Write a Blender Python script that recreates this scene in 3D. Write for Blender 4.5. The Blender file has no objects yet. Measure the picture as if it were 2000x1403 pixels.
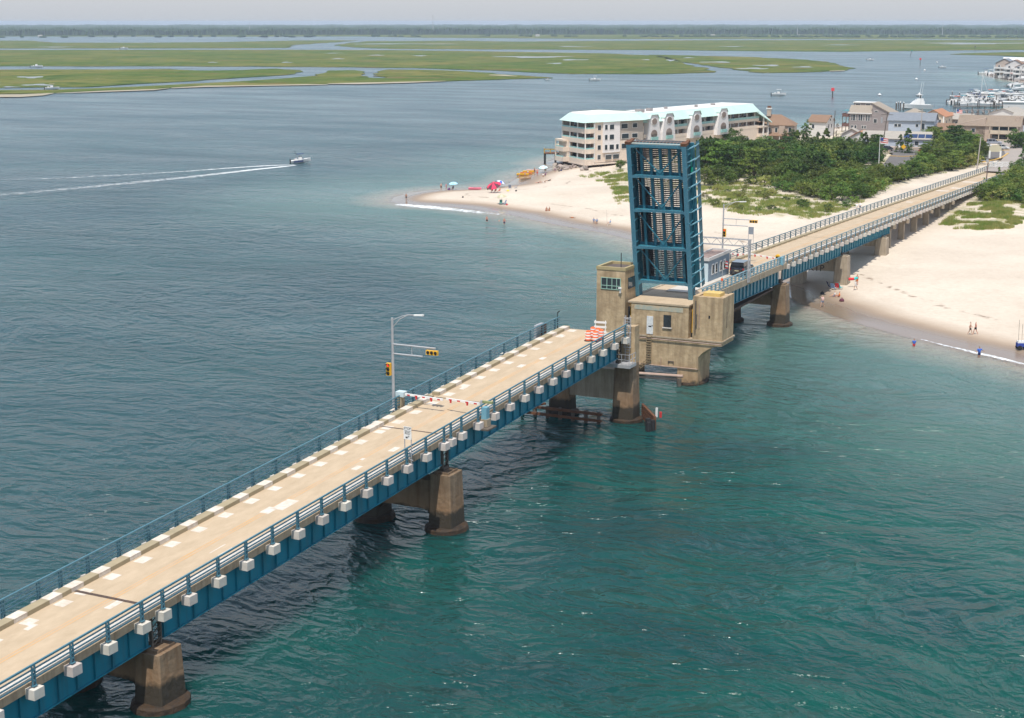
import bpy, bmesh, math, random
import numpy as np
from mathutils import Vector, Matrix, Euler, noise as mnoise
R=math.radians
S=bpy.context.scene
COL=S.collection
random.seed(7); np.random.seed(7)
# ---------------------------------------------------------------- camera, sky, sun, exposure
CAMH=42.0; CAMAZ=R(25.9); CAMTH=math.atan((701.5-42)/3000.0)
cam=bpy.data.cameras.new("camera"); cam_o=bpy.data.objects.new("camera",cam); COL.objects.link(cam_o)
cam_o.location=(0,0,CAMH); cam_o.rotation_euler=(math.pi/2-CAMTH,0,CAMAZ)
cam.sensor_width=36; cam.lens=54.0; cam.clip_start=1; cam.clip_end=40000
S.camera=cam_o
SUNV=Vector((0.13,-0.42,1.0)).normalized()
elev=math.asin(SUNV.z); rot=math.atan2(SUNV.x,SUNV.y)
w=bpy.data.worlds.new("World"); S.world=w; w.use_nodes=True
nt=w.node_tree; sky=nt.nodes.new('ShaderNodeTexSky'); sky.sky_type='NISHITA'; sky.sun_disc=False
sky.sun_elevation=elev; sky.sun_rotation=rot; sky.altitude=0; sky.air_density=1.5; sky.dust_density=0.9; sky.ozone_density=2.0
hz_=nt.nodes.new('ShaderNodeMix'); hz_.data_type='RGBA'; hz_.inputs[0].default_value=.64   # summer haze whitens the clear sky
nt.links.new(sky.outputs[0],hz_.inputs[6]); hz_.inputs[7].default_value=(3.6,4.15,5.3,1)
nt.links.new(hz_.outputs[2],nt.nodes['Background'].inputs[0]); nt.nodes['Background'].inputs[1].default_value=0.115
sl=bpy.data.lights.new("sun",'SUN'); sl.energy=3.7; sl.angle=R(0.53); sl.color=(1,0.955,0.88)
so=bpy.data.objects.new("sun",sl); COL.objects.link(so); so.rotation_euler=SUNV.to_track_quat('Z','Y').to_euler(); so.location=(0,0,100)
S.view_settings.view_transform='Standard'; S.view_settings.look='None'; S.view_settings.gamma=1; S.view_settings.exposure=0.42
S.render.engine='CYCLES'
try:
    S.cycles.volume_bounces=0; S.cycles.max_bounces=7; S.cycles.transparent_max_bounces=12
except Exception: pass

# photo pixel (2000 x 1403 frame) -> point on a horizontal plane, on a plane X=const or Y=const
def _ray(x,y):
    u=(x-1000)/3000.; v=(701.5-y)/3000.
    f=math.cos(CAMTH)+v*math.sin(CAMTH); up=-math.sin(CAMTH)+v*math.cos(CAMTH)
    return (u*math.cos(CAMAZ)-f*math.sin(CAMAZ), u*math.sin(CAMAZ)+f*math.cos(CAMAZ), up)
def G(x,y,z=0.0):
    r=_ray(x,y); t=(z-CAMH)/r[2]; return (r[0]*t,r[1]*t)
def GX(x,y,X):
    r=_ray(x,y); t=X/r[0]; return (r[1]*t,CAMH+r[2]*t)
def GL(x,D,z=0.0):
    """ground point in photo column x at horizontal distance D"""
    a=math.atan((x-1000)/3000.*.986)-CAMAZ
    return (D*math.sin(a),D*math.cos(a),z)

# ---------------------------------------------------------------- object helpers
def tag(o,label=None,cat=None,group=None,kind=None):
    if label: o['label']=label
    if cat: o['category']=cat
    if group: o['group']=group
    if kind: o['kind']=kind
    return o
def thing(name,label,cat,loc=(0,0,0),rz=0,group=None):
    o=bpy.data.objects.new(name,None); COL.objects.link(o); o.empty_display_size=0.5
    o.location=loc; o.rotation_euler=(0,0,rz); return tag(o,label,cat,group)
KIDS={}
def setpar(o,p):
    o.parent=p; KIDS.setdefault(p.name,[]).append(o)
def dup(o,loc=None,rz=None,label=None,group=None,sc=None,parent=None):
    c=o.copy(); COL.objects.link(c)
    if parent is not None: setpar(c,parent)
    if loc is not None: c.location=loc
    if rz is not None: c.rotation_euler=(0,0,rz)
    if sc is not None: c.scale=sc if hasattr(sc,'__len__') else (sc,sc,sc)
    if label: c['label']=label
    if group: c['group']=group
    for k in KIDS.get(o.name,[]): dup(k,parent=c)
    return c
def rootloc(p):
    while p.parent: p=p.parent
    return p.location
class MB:
    def __init__(s): s.v=[]; s.f=[]; s.m=[]; s.mi=0
    def add(s,vs,fs):
        n=len(s.v); s.v+= [tuple(v) for v in vs]; s.f+=[tuple(i+n for i in f) for f in fs]; s.m+=[s.mi]*len(fs); return s
    def box(s,x0,x1,y0,y1,z0,z1):
        return s.add([(x0,y0,z0),(x1,y0,z0),(x1,y1,z0),(x0,y1,z0),(x0,y0,z1),(x1,y0,z1),(x1,y1,z1),(x0,y1,z1)],
          [(0,3,2,1),(4,5,6,7),(0,1,5,4),(1,2,6,5),(2,3,7,6),(3,0,4,7)])
    def hexa(s,b,t):
        """b,t: 4 points each (ccw from above)"""
        return s.add(list(b)+list(t),[(0,3,2,1),(4,5,6,7),(0,1,5,4),(1,2,6,5),(2,3,7,6),(3,0,4,7)])
    def beam(s,p,q,w,h,up=(0,0,1)):
        p=Vector(p);q=Vector(q);d=(q-p)
        if d.length<1e-6: return s
        d.normalize(); u=Vector(up)
        if abs(d.dot(u))>0.98: u=Vector((0,1,0)) if abs(d.y)<0.9 else Vector((1,0,0))
        a=d.cross(u).normalized(); b=a.cross(d).normalized(); a*=w/2;b*=h/2
        vs=[p-a-b,p+a-b,p+a+b,p-a+b,q-a-b,q+a-b,q+a+b,q-a+b]
        return s.add(vs,[(0,1,2,3),(7,6,5,4),(0,4,5,1),(1,5,6,2),(2,6,7,3),(3,7,4,0)])
    def tube(s,p,q,r,n=8,r2=None,cap=True):
        p=Vector(p);q=Vector(q);r2=r if r2 is None else r2; d=(q-p).normalized()
        u=Vector((0,0,1)) if abs(d.z)<.9 else Vector((1,0,0)); a=d.cross(u).normalized(); b=a.cross(d)
        vs=[]
        for c,rr in ((p,r),(q,r2)):
            for i in range(n):
                t=2*math.pi*i/n; vs.append(c+a*math.cos(t)*rr+b*math.sin(t)*rr)
        fs=[(i,(i+1)%n,n+(i+1)%n,n+i) for i in range(n)]
        if cap: fs+=[tuple(range(n-1,-1,-1)),tuple(range(n,2*n))]
        return s.add(vs,fs)
    def path(s,pts,r,n=6):
        for a,b in zip(pts[:-1],pts[1:]): s.tube(a,b,r,n)
        return s
    def prism(s,poly,z0,z1):
        n=len(poly); z0=[z0]*n if not hasattr(z0,'__len__') else z0; z1=[z1]*n if not hasattr(z1,'__len__') else z1
        ar=sum(poly[i][0]*poly[(i+1)%n][1]-poly[(i+1)%n][0]*poly[i][1] for i in range(n))
        if ar<0: poly=poly[::-1]; z0=z0[::-1]; z1=z1[::-1]
        vs=[(p[0],p[1],z0[i]) for i,p in enumerate(poly)]+[(p[0],p[1],z1[i]) for i,p in enumerate(poly)]
        return s.add(vs,[tuple(range(n-1,-1,-1)),tuple(range(n,2*n))]+[(i,(i+1)%n,n+(i+1)%n,n+i) for i in range(n)])
    def frustum(s,c,w0,w1,z0,z1,n=4,rot=0,sq=None):
        """square-ish tapered block: c=(x,y), w0=(wx,wy) at z0, w1 at z1"""
        b=[(c[0]+sx*w0[0]/2,c[1]+sy*w0[1]/2,z0) for sx,sy in ((-1,-1),(1,-1),(1,1),(-1,1))]
        t=[(c[0]+sx*w1[0]/2,c[1]+sy*w1[1]/2,z1) for sx,sy in ((-1,-1),(1,-1),(1,1),(-1,1))]
        return s.hexa(b,t)
    def lathe(s,prof,c=(0,0,0),n=12):
        vs=[];k=len(prof)
        for r,z in prof:
            for i in range(n):
                t=2*math.pi*i/n; vs.append((c[0]+r*math.cos(t),c[1]+r*math.sin(t),c[2]+z))
        fs=[(j*n+i,j*n+(i+1)%n,(j+1)*n+(i+1)%n,(j+1)*n+i) for j in range(k-1) for i in range(n)]
        fs+=[tuple(range(n-1,-1,-1)),tuple(range((k-1)*n,k*n))]
        return s.add(vs,fs)
    def loft(s,rings,close=True,caps=True):
        n=len(rings[0]); vs=[v for r in rings for v in r]; fs=[]
        for j in range(len(rings)-1):
            for i in range(n if close else n-1):
                fs.append((j*n+i,j*n+(i+1)%n,(j+1)*n+(i+1)%n,(j+1)*n+i))
        if caps and close: fs+=[tuple(range(n-1,-1,-1)),tuple(range((len(rings)-1)*n,len(rings)*n))]
        return s.add(vs,fs)
    def sweepY(s,sec,Ys,zf):
        """sec: list of (x,dz) ccw looking toward +Y; follows zf(Y)"""
        return s.loft([[(x,y,zf(y)+dz) for x,dz in sec] for y in Ys])
    def xf(s,M):
        s.v=[tuple(M@Vector(v)) for v in s.v]; return s
    def build(s,name,mat,parent=None,label=None,cat=None,group=None,kind=None,smooth=False,loc=None):
        me=bpy.data.meshes.new(name)
        off=rootloc(parent) if parent is not None else (Vector(loc) if loc is not None else Vector((0,0,0)))
        vs=[(v[0]-off[0],v[1]-off[1],v[2]-off[2]) for v in s.v]
        me.from_pydata(vs,[],s.f)
        mats=mat if isinstance(mat,(list,tuple)) else [mat]
        for m in mats: me.materials.append(m)
        if len(mats)>1: me.polygons.foreach_set('material_index',s.m)
        bm=bmesh.new(); bm.from_mesh(me); bmesh.ops.recalc_face_normals(bm,faces=bm.faces); bm.to_mesh(me); bm.free()
        if smooth: me.polygons.foreach_set('use_smooth',[True]*len(me.polygons))
        me.update()
        o=bpy.data.objects.new(name,me); COL.objects.link(o)
        if parent is not None: setpar(o,parent)
        elif loc is not None: o.location=loc
        return tag(o,label,cat,group,kind)

# ---------------------------------------------------------------- material helpers
MATS={}
def NN(nt,t,**kw):
    n=nt.nodes.new(t)
    for k,v in kw.items():
        if k in n.inputs: n.inputs[k].default_value=v
        else: setattr(n,k,v)
    return n
def srgb(r,g,b):
    f=lambda c:(c/255/12.92) if c/255<=.04045 else ((c/255+.055)/1.055)**2.4
    return (f(r),f(g),f(b))
def mat(name,col,rough=.6,metal=0,col2=None,scale=3.,amt=.5,bump=0,bscale=None,streak=None,streakcol=None,stain=0,coord='pos',stretch=(1,1,1),spec=.5,rnd=0,detail=4,alpha=1,emit=None,trans=0,coat=0,nrough=.6):
    if name in MATS: return MATS[name]
    m=bpy.data.materials.new(name); m.use_nodes=True; nt=m.node_tree; L=nt.links; P=nt.nodes['Principled BSDF']; MATS[name]=m
    P.inputs['Roughness'].default_value=rough; P.inputs['Metallic'].default_value=metal; P.inputs['Specular IOR Level'].default_value=spec
    if coat: P.inputs['Coat Weight'].default_value=coat; P.inputs['Coat Roughness'].default_value=.05
    if emit: P.inputs['Emission Color'].default_value=(*emit[:3],1); P.inputs['Emission Strength'].default_value=emit[3]
    if trans: P.inputs['Transmission Weight'].default_value=trans
    if alpha<1: P.inputs['Alpha'].default_value=alpha
    P.inputs['Base Color'].default_value=(*col,1)
    if col2 is None and not bump and not streak and not rnd: return m
    geo=NN(nt,'ShaderNodeNewGeometry') if coord=='pos' else NN(nt,'ShaderNodeTexCoord')
    out=geo.outputs['Position'] if coord=='pos' else geo.outputs['Object']
    mp=NN(nt,'ShaderNodeMapping'); mp.inputs['Scale'].default_value=stretch; L.new(out,mp.inputs[0])
    cur=None
    if col2 is not None:
        n=NN(nt,'ShaderNodeTexNoise',Scale=scale,Detail=detail,Roughness=nrough); L.new(mp.outputs[0],n.inputs['Vector'])
        rp=NN(nt,'ShaderNodeMapRange'); rp.inputs[1].default_value=.5-amt*.5; rp.inputs[2].default_value=.5+amt*.5; L.new(n.outputs[0],rp.inputs[0])
        mx=NN(nt,'ShaderNodeMix',data_type='RGBA'); mx.inputs[6].default_value=(*col,1); mx.inputs[7].default_value=(*col2,1)
        L.new(rp.outputs[0],mx.inputs[0]); cur=mx.outputs[2]
    if streak:
        ms=NN(nt,'ShaderNodeMapping'); ms.inputs['Scale'].default_value=(1,1,.09); L.new(out,ms.inputs[0])
        n=NN(nt,'ShaderNodeTexNoise',Scale=streak,Detail=5,Roughness=.65); L.new(ms.outputs[0],n.inputs['Vector'])
        rp=NN(nt,'ShaderNodeMapRange'); rp.inputs[1].default_value=.46; rp.inputs[2].default_value=.74; L.new(n.outputs[0],rp.inputs[0])
        mx=NN(nt,'ShaderNodeMix',data_type='RGBA'); L.new(rp.outputs[0],mx.inputs[0])
        if cur: L.new(cur,mx.inputs[6])
        else: mx.inputs[6].default_value=(*col,1)
        mx.inputs[7].default_value=(*streakcol,1); cur=mx.outputs[2]
    if stain:   # dark algae and tide band low on the piers, rust a little above it
        sp=NN(nt,'ShaderNodeSeparateXYZ'); L.new(geo.outputs['Position'],sp.inputs[0])
        n=NN(nt,'ShaderNodeTexNoise',Scale=1.3,Detail=3); L.new(geo.outputs['Position'],n.inputs['Vector'])
        ad=NN(nt,'ShaderNodeMath',operation='MULTIPLY_ADD'); L.new(n.outputs[0],ad.inputs[0]); ad.inputs[1].default_value=-1.1; L.new(sp.outputs[2],ad.inputs[2])
        for lo,hi,c in ((stain+2.2,stain-.2,(.30,.17,.085)),(stain,stain-.35,(.035,.028,.018))):
            rp=NN(nt,'ShaderNodeMapRange'); rp.inputs[1].default_value=lo-.5; rp.inputs[2].default_value=hi-.5; rp.inputs[4].default_value=.55 if hi<lo-1 else .96; L.new(ad.outputs[0],rp.inputs[0])
            mx=NN(nt,'ShaderNodeMix',data_type='RGBA'); L.new(rp.outputs[0],mx.inputs[0])
            if cur: L.new(cur,mx.inputs[6])
            else: mx.inputs[6].default_value=(*col,1)
            mx.inputs[7].default_value=(*c,1); cur=mx.outputs[2]
    if rnd:
        oi=NN(nt,'ShaderNodeObjectInfo'); h=NN(nt,'ShaderNodeHueSaturation'); mr=NN(nt,'ShaderNodeMapRange'); mr.inputs[3].default_value=1-rnd; mr.inputs[4].default_value=1+rnd
        L.new(oi.outputs['Random'],mr.inputs[0]); L.new(mr.outputs[0],h.inputs['Value'])
        mh=NN(nt,'ShaderNodeMapRange'); mh.inputs[3].default_value=.475; mh.inputs[4].default_value=.52
        fr=NN(nt,'ShaderNodeMath',operation='FRACT'); ml=NN(nt,'ShaderNodeMath',operation='MULTIPLY'); ml.inputs[1].default_value=7.3; L.new(oi.outputs['Random'],ml.inputs[0]); L.new(ml.outputs[0],fr.inputs[0]); L.new(fr.outputs[0],mh.inputs[0]); L.new(mh.outputs[0],h.inputs['Hue'])
        if cur: L.new(cur,h.inputs['Color'])
        else: h.inputs['Color'].default_value=(*col,1)
        cur=h.outputs[0]
    if cur: L.new(cur,P.inputs['Base Color'])
    if bump:
        n=NN(nt,'ShaderNodeTexNoise',Scale=bscale or scale*4,Detail=5); L.new(mp.outputs[0],n.inputs['Vector'])
        b=NN(nt,'ShaderNodeBump',Strength=1.0,Distance=bump); L.new(n.outputs[0],b.inputs['Height']); L.new(b.outputs[0],P.inputs['Normal'])
    return m
# ---------------------------------------------------------------- shore outline (photo column/row on z=0)
def P2(l,z=0.0): return [G(x,y,z) for x,y in l]
shore_near=P2([(2140,752),(2000,716),(1925,696),(1850,679),(1762,657),(1690,637),(1640,622),(1600,606),(1562,594),(1532,575),(1480,552),(1400,521),(1300,492),(1222,466),(1177,455),(1090,440),(1040,430),(1015,423),(975,417),(935,411),(895,406),(850,403),(810,401),(775,398)])
shore_far=P2([(762,393),(768,386),(797,377),(847,371),(915,368),(960,364),(990,360),(1003,352),(1012,345),(1035,337),(1052,333),(1085,326)])
shore=shore_near+shore_far+[(-196,424),(-199,445),(-190,480),(-181,520),(-172,560),(-163,600),(-158,640)]+P2([(1650,247),(1700,240),(1760,237),(1820,237),(1870,242),(1945,241),(2010,236),(2080,232),(2180,200),(2090,172),(2000,164),(1960,154),(1937,151),(1926,147),(1938,142),(2100,140)])+[(900,2000),(900,-200),(300,-100),(150,60)]
SH=np.array(shore)
def sdf(X,Y,poly):
    """signed distance, + inside"""
    X=np.asarray(X,float);Y=np.asarray(Y,float); d=np.full(X.shape,1e9); ins=np.zeros(X.shape,bool); n=len(poly)
    for i in range(n):
        ax,ay=poly[i];bx,by=poly[(i+1)%n]; ex,ey=bx-ax,by-ay; L2=ex*ex+ey*ey+1e-9
        t=np.clip(((X-ax)*ex+(Y-ay)*ey)/L2,0,1); d=np.minimum(d,np.hypot(X-ax-t*ex,Y-ay-t*ey))
        c=((ay>Y)!=(by>Y)); xi=ex*(Y-ay)/(ey if abs(ey)>1e-9 else 1e-9)+ax; ins^=(c&(X<xi))
    return np.where(ins,d,-d)
def vnoise(X,Y,sc,seed=0,octs=3):
    """cheap value noise"""
    out=np.zeros(np.shape(X)); amp=1;tot=0
    for o in range(octs):
        s=sc*2**o; rs=np.random.RandomState(seed*17+o); T=rs.rand(256,256)
        fx=np.asarray(X)*s+1000.3;fy=np.asarray(Y)*s+1000.7; ix=np.floor(fx).astype(int);iy=np.floor(fy).astype(int); tx=fx-ix;ty=fy-iy
        tx=tx*tx*(3-2*tx);ty=ty*ty*(3-2*ty); g=lambda a,b:T[a%256,b%256]
        out+=amp*((g(ix,iy)*(1-tx)+g(ix+1,iy)*tx)*(1-ty)+(g(ix,iy+1)*(1-tx)+g(ix+1,iy+1)*tx)*ty); tot+=amp; amp*=.5
    return out/tot
# planted areas, traced at ground height 2 m
wood=P2([(1196,322),(1214,350),(1290,372),(1370,366),(1450,357),(1500,376),(1560,386),(1640,396),(1690,389),(1770,360),(1850,338),(1900,330),(1912,322),(1900,300),(1868,282),(1800,276),(1720,283),(1600,268),(1480,282),(1380,288),(1290,300),(1230,310)],2.0)
wood_r=P2([(1828,404),(1860,384),(1900,366),(1945,350),(1985,330),(2060,330),(2060,410),(2000,408),(1900,406)],2.0)
grass=[P2([(1183,335),(1200,330),(1225,345),(1225,385),(1208,372),(1195,352)],2.0),P2([(1365,366),(1450,357),(1520,384),(1650,396),(1690,392),(1640,410),(1560,428),(1500,425),(1440,412),(1365,398)],2.0),
       P2([(1835,415),(1850,402),(2010,405),(2010,425),(1960,446),(1880,448),(1842,436)],2.0)]
WD=np.array(wood);WR=np.array(wood_r)
town=P2([(1475,282),(1600,285),(1715,298),(1730,300),(1740,285),(1760,262),(1770,245),(1700,246),(1600,252),(1478,262)],2.0)
lot=P2([(1650,352),(1690,330),(1735,318),(1742,300),(1800,296),(1812,308),(1790,322),(1770,345),(1720,358),(1680,362)],2.0)
def height(X,Y,detail=True):
    d=sdf(X,Y,shore)
    z=np.where(d<0,np.maximum(d*.07,-3.),np.minimum(.045*d,.4)+np.clip((d-9)*.05,0,1.35)+np.clip((d-60)*.02,0,.55))
    veg=np.zeros(np.shape(X))
    for p,a in ((wood,1.),(wood_r,1.),(town,.75))+tuple((g,.9) for g in grass):
        s=sdf(X,Y,p); veg=np.maximum(veg,a*np.clip(s/6+.5,0,1))
    nz=vnoise(X,Y,.05,3,3)
    z=z+np.clip(veg,0,1)*np.where(d>0,1,0)*(nz-.3)*2.2*np.clip((420-np.asarray(Y))/60,0.15,1)
    if detail: z=z+np.where(d>6,1,0)*(vnoise(X,Y,.35,5,2)-.5)*.16
    return z,d,veg
def gz(x,y):
    return float(height(np.array([x]),np.array([y]))[0][0])

def grid_obj(name,xs,ys,zf,mat_,attrs,kind):
    Xg,Yg=np.meshgrid(xs,ys); Z=zf; nx,ny=len(xs),len(ys)
    co=np.stack([Xg,Yg,Z],-1).reshape(-1,3).astype(np.float32)
    i=np.arange(nx*ny).reshape(ny,nx); q=np.stack([i[:-1,:-1],i[:-1,1:],i[1:,1:],i[1:,:-1]],-1).reshape(-1,4).astype(np.int32)
    me=bpy.data.meshes.new(name); me.vertices.add(len(co)); me.vertices.foreach_set('co',co.ravel())
    me.loops.add(q.size); me.loops.foreach_set('vertex_index',q.ravel()); me.polygons.add(len(q))
    me.polygons.foreach_set('loop_start',np.arange(0,q.size,4,dtype=np.int32)); me.polygons.foreach_set('loop_total',np.full(len(q),4,np.int32))
    me.polygons.foreach_set('use_smooth',np.ones(len(q),bool))
    for k,a in attrs.items():
        at=me.attributes.new(k,'FLOAT','POINT'); at.data.foreach_set('value',a.ravel().astype(np.float32))
    me.update(); me.validate(); me.materials.append(mat_)
    o=bpy.data.objects.new(name,me); COL.objects.link(o); o['kind']=kind; return o

# ---------------------------------------------------------------- sand material and terrain
def sand_mat():
    m=bpy.data.materials.new('beach_sand'); m.use_nodes=True; nt=m.node_tree; L=nt.links; P=nt.nodes['Principled BSDF']
    geo=NN(nt,'ShaderNodeNewGeometry'); pos=geo.outputs['Position']
    ad=NN(nt,'ShaderNodeAttribute',attribute_name='shoredist'); av=NN(nt,'ShaderNodeAttribute',attribute_name='veg')
    def noise(s,d=4,r=.6,st=None):
        n=NN(nt,'ShaderNodeTexNoise',Scale=s,Detail=d,Roughness=r)
        if st:
            mp=NN(nt,'ShaderNodeMapping'); mp.inputs['Scale'].default_value=st; mp.inputs['Rotation'].default_value=(0,0,R(-26)); L.new(pos,mp.inputs[0]); L.new(mp.outputs[0],n.inputs['Vector'])
        else: L.new(pos,n.inputs['Vector'])
        return n.outputs[0]
    def mr(v,a,b,c=0,d=1):
        r=NN(nt,'ShaderNodeMapRange'); L.new(v,r.inputs[0]); r.inputs[1].default_value=a;r.inputs[2].default_value=b;r.inputs[3].default_value=c;r.inputs[4].default_value=d; return r.outputs[0]
    def mix(f,a,b):
        x=NN(nt,'ShaderNodeMix',data_type='RGBA'); L.new(f,x.inputs[0])
        for k,c in ((6,a),(7,b)):
            if isinstance(c,tuple): x.inputs[k].default_value=(*c,1)
            else: L.new(c,x.inputs[k])
        return x.outputs[2]
    def math_(op,a,b):
        x=NN(nt,'ShaderNodeMath',operation=op)
        for k,c in ((0,a),(1,b)):
            if isinstance(c,(int,float)): x.inputs[k].default_value=c
            else: L.new(c,x.inputs[k])
        return x.outputs[0]
    dry=mix(mr(noise(.06,5),.35,.65),(.62,.535,.435),(.53,.45,.36))
    dry=mix(mr(noise(1.2,5,.7,(1,2.4,1)),.42,.75,0,.45),dry,(.34,.26,.19)); dry=mix(mr(noise(.35,6,.75),.55,.75,0,.35),dry,(.36,.28,.20))
    # wrack line: broken dark strip at a fixed distance from the water
    dn=math_('ADD',ad.outputs['Fac'],math_('MULTIPLY',noise(.05,3),7.0))
    wr=math_('MULTIPLY',mr(math_('ABSOLUTE',math_('SUBTRACT',dn,20.5),0),.7,.1),mr(noise(.5,4),.50,.62))
    dry=mix(math_('MULTIPLY',wr,.75),dry,(.16,.10,.06))
    # wet band
    dw=math_('ADD',ad.outputs['Fac'],math_('MULTIPLY',noise(.12,3),2.5))
    damp=mix(mr(dw,7.5,12.5),(.33,.24,.165),dry)
    wet=mix(mr(dw,5.0,9.5),(.235,.175,.125),damp)
    # vegetation tint
    vn=math_('MULTIPLY',mr(av.outputs['Fac'],.25,.75),mr(noise(.33,9,.78),.45,.60))
    vg=mix(mr(noise(.9,3),.35,.65),(.22,.225,.08),(.36,.30,.16))
    c=mix(vn,wet,vg); L.new(c,P.inputs['Base Color'])
    L.new(mr(dw,4.5,9.0,.10,.9),P.inputs['Roughness'])
    b=NN(nt,'ShaderNodeBump',Strength=.9,Distance=.10); L.new(noise(1.6,5,.65),b.inputs['Height']); L.new(b.outputs[0],P.inputs['Normal'])
    st=NN(nt,'ShaderNodeMath',operation='MULTIPLY'); L.new(mr(dw,2,6),st.inputs[0]); st.inputs[1].default_value=.9; L.new(st.outputs[0],b.inputs['Strength'])
    return m
xs=np.concatenate([np.arange(-430,-60,1.6),np.arange(-60,80,2.),np.arange(80,900,25.)]); ys=np.concatenate([np.arange(120,460,1.6),np.arange(460,640,4),np.arange(640,1450,10.)])
Xg,Yg=np.meshgrid(xs,ys); Zt,Dt,Vt=height(Xg,Yg)
terrain=grid_obj('beach_terrain',xs,ys,Zt,sand_mat(),{'shoredist':Dt,'veg':Vt},'structure')

# ---------------------------------------------------------------- water
def water_mat():
    m=bpy.data.materials.new('inlet_water'); m.use_nodes=True; nt=m.node_tree; L=nt.links; P=nt.nodes['Principled BSDF']
    geo=NN(nt,'ShaderNodeNewGeometry'); pos=geo.outputs['Position']
    at=NN(nt,'ShaderNodeAttribute',attribute_name='shoredist'); near=NN(nt,'ShaderNodeAttribute',attribute_name='green'); calm=NN(nt,'ShaderNodeAttribute',attribute_name='calm')
    wp=NN(nt,'ShaderNodeTexNoise',Scale=.018,Detail=3); L.new(pos,wp.inputs['Vector'])   # slow warp for eddies
    wv=NN(nt,'ShaderNodeVectorMath',operation='SCALE'); wv.inputs['Scale'].default_value=26; L.new(wp.outputs['Color'],wv.inputs[0])
    wa=NN(nt,'ShaderNodeVectorMath',operation='ADD'); L.new(pos,wa.inputs[0]); L.new(wv.outputs[0],wa.inputs[1])
    def noise(s,d=3,r=.6,st=(1,1,1),rot=26,src=None,dist=0):
        n=NN(nt,'ShaderNodeTexNoise',Scale=s,Detail=d,Roughness=r); n.inputs['Distortion'].default_value=dist
        mp=NN(nt,'ShaderNodeMapping'); mp.inputs['Scale'].default_value=st; mp.inputs['Rotation'].default_value=(0,0,R(rot)); L.new(src or wa.outputs[0],mp.inputs[0]); L.new(mp.outputs[0],n.inputs['Vector']); return n.outputs[0]
    def mr(v,a,b,c=0,d=1):
        r=NN(nt,'ShaderNodeMapRange'); L.new(v,r.inputs[0]); r.inputs[1].default_value=a;r.inputs[2].default_value=b;r.inputs[3].default_value=c;r.inputs[4].default_value=d; return r.outputs[0]
    def mix(f,a,b):
        x=NN(nt,'ShaderNodeMix',data_type='RGBA'); L.new(f,x.inputs[0])
        for k,c in ((6,a),(7,b)):
            if isinstance(c,tuple): x.inputs[k].default_value=(*c,1)
            else: L.new(c,x.inputs[k])
        return x.outputs[2]
    def math_(op,a,b,c=None):
        x=NN(nt,'ShaderNodeMath',operation=op)
        for k,v in ((0,a),(1,b),(2,c)):
            if v is None: continue
            if isinstance(v,(int,float)): x.inputs[k].default_value=v
            else: L.new(v,x.inputs[k])
        return x.outputs[0]
    deep=mix(mr(noise(.012,4,.55,(1,2,1)),.38,.62),WC[0],WC[1])
    green=mix(mr(noise(.03,4,.6,(1,1.6,1)),.36,.62),WC[2],WC[3])
    c=mix(near.outputs['Fac'],deep,green)
    shn=math_('ADD',at.outputs['Fac'],mr(noise(.04,4),0,1,-9,9))
    c=mix(mr(shn,-2,58),WC[4],c)
    c=mix(mr(math_('ADD',at.outputs['Fac'],mr(noise(.15,3),0,1,-2.5,2.5)),-1,11),WC[5],c)
    L.new(c,P.inputs['Base Color'])
    P.inputs['IOR'].default_value=1.333; P.subsurface_method='BURLEY'; P.inputs['Subsurface Weight'].default_value=1; P.inputs['Subsurface Radius'].default_value=(1,1.6,1.6); P.inputs['Subsurface Scale'].default_value=3.5
    L.new(mr(noise(.01,3,.6,(1,3.5,1)),.4,.65,.17,.27),P.inputs['Roughness'])
    def crest(s,st,rot,dist=.3):   # sharp-crested waves: folded noise
        v=noise(s,2,.5,st,rot,dist=dist); a=math_('ABSOLUTE',math_('SUBTRACT',v,.5),0); return math_('SUBTRACT',.5,math_('MULTIPLY',a,2.2))
    h=math_('MULTIPLY',noise(.12,2,.5,(.7,1.15,1),24),1.5)
    h=math_('MULTIPLY_ADD',crest(.24,(.75,1.15,1),30),.95,h)
    h=math_('MULTIPLY_ADD',crest(.62,(.8,1.15,1),18,.5),.34,h)
    h=math_('MULTIPLY_ADD',noise(1.9,3,.65,(.8,1.1,1),35),.17,h)
    b=NN(nt,'ShaderNodeBump',Strength=1.0,Distance=WAVE); L.new(h,b.inputs['Height'])
    st=math_('MULTIPLY',mr(noise(.014,3,.6,(1,2.5,1)),.36,.6,.55,1.0),calm.outputs['Fac']); L.new(st,b.inputs['Strength'])
    L.new(b.outputs[0],P.inputs['Normal'])
    return m
WAVE=1.2
WC=[(.012,.048,.055),(.018,.064,.068),(.000,.070,.052),(.000,.038,.036),(.085,.165,.145),(.30,.27,.215)]
xs=np.concatenate([-np.geomspace(12000,470,40),np.arange(-460,170,4.),np.geomspace(175,6000,20)]); ys=np.concatenate([np.array([-400,-200,0.]),np.arange(20,760,4.),np.geomspace(770,13000,50)])
Xw,Yw=np.meshgrid(xs,ys); Dw=-sdf(Xw,Yw,shore)
# greener, clearer water of the main channel near the bridge and on its camera side
gr=np.clip((Xw+95)/60,0,1)*np.clip((260-Yw)/70,0,1)*np.clip(Dw/25,0,1)
rr=np.hypot(Xw,Yw); calm=np.clip(1.0-(rr-150)/900,.22,1)
water=grid_obj('sea_water',xs,ys,np.zeros_like(Xw),water_mat(),{'shoredist':Dw,'green':gr,'calm':calm},'structure')

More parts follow.
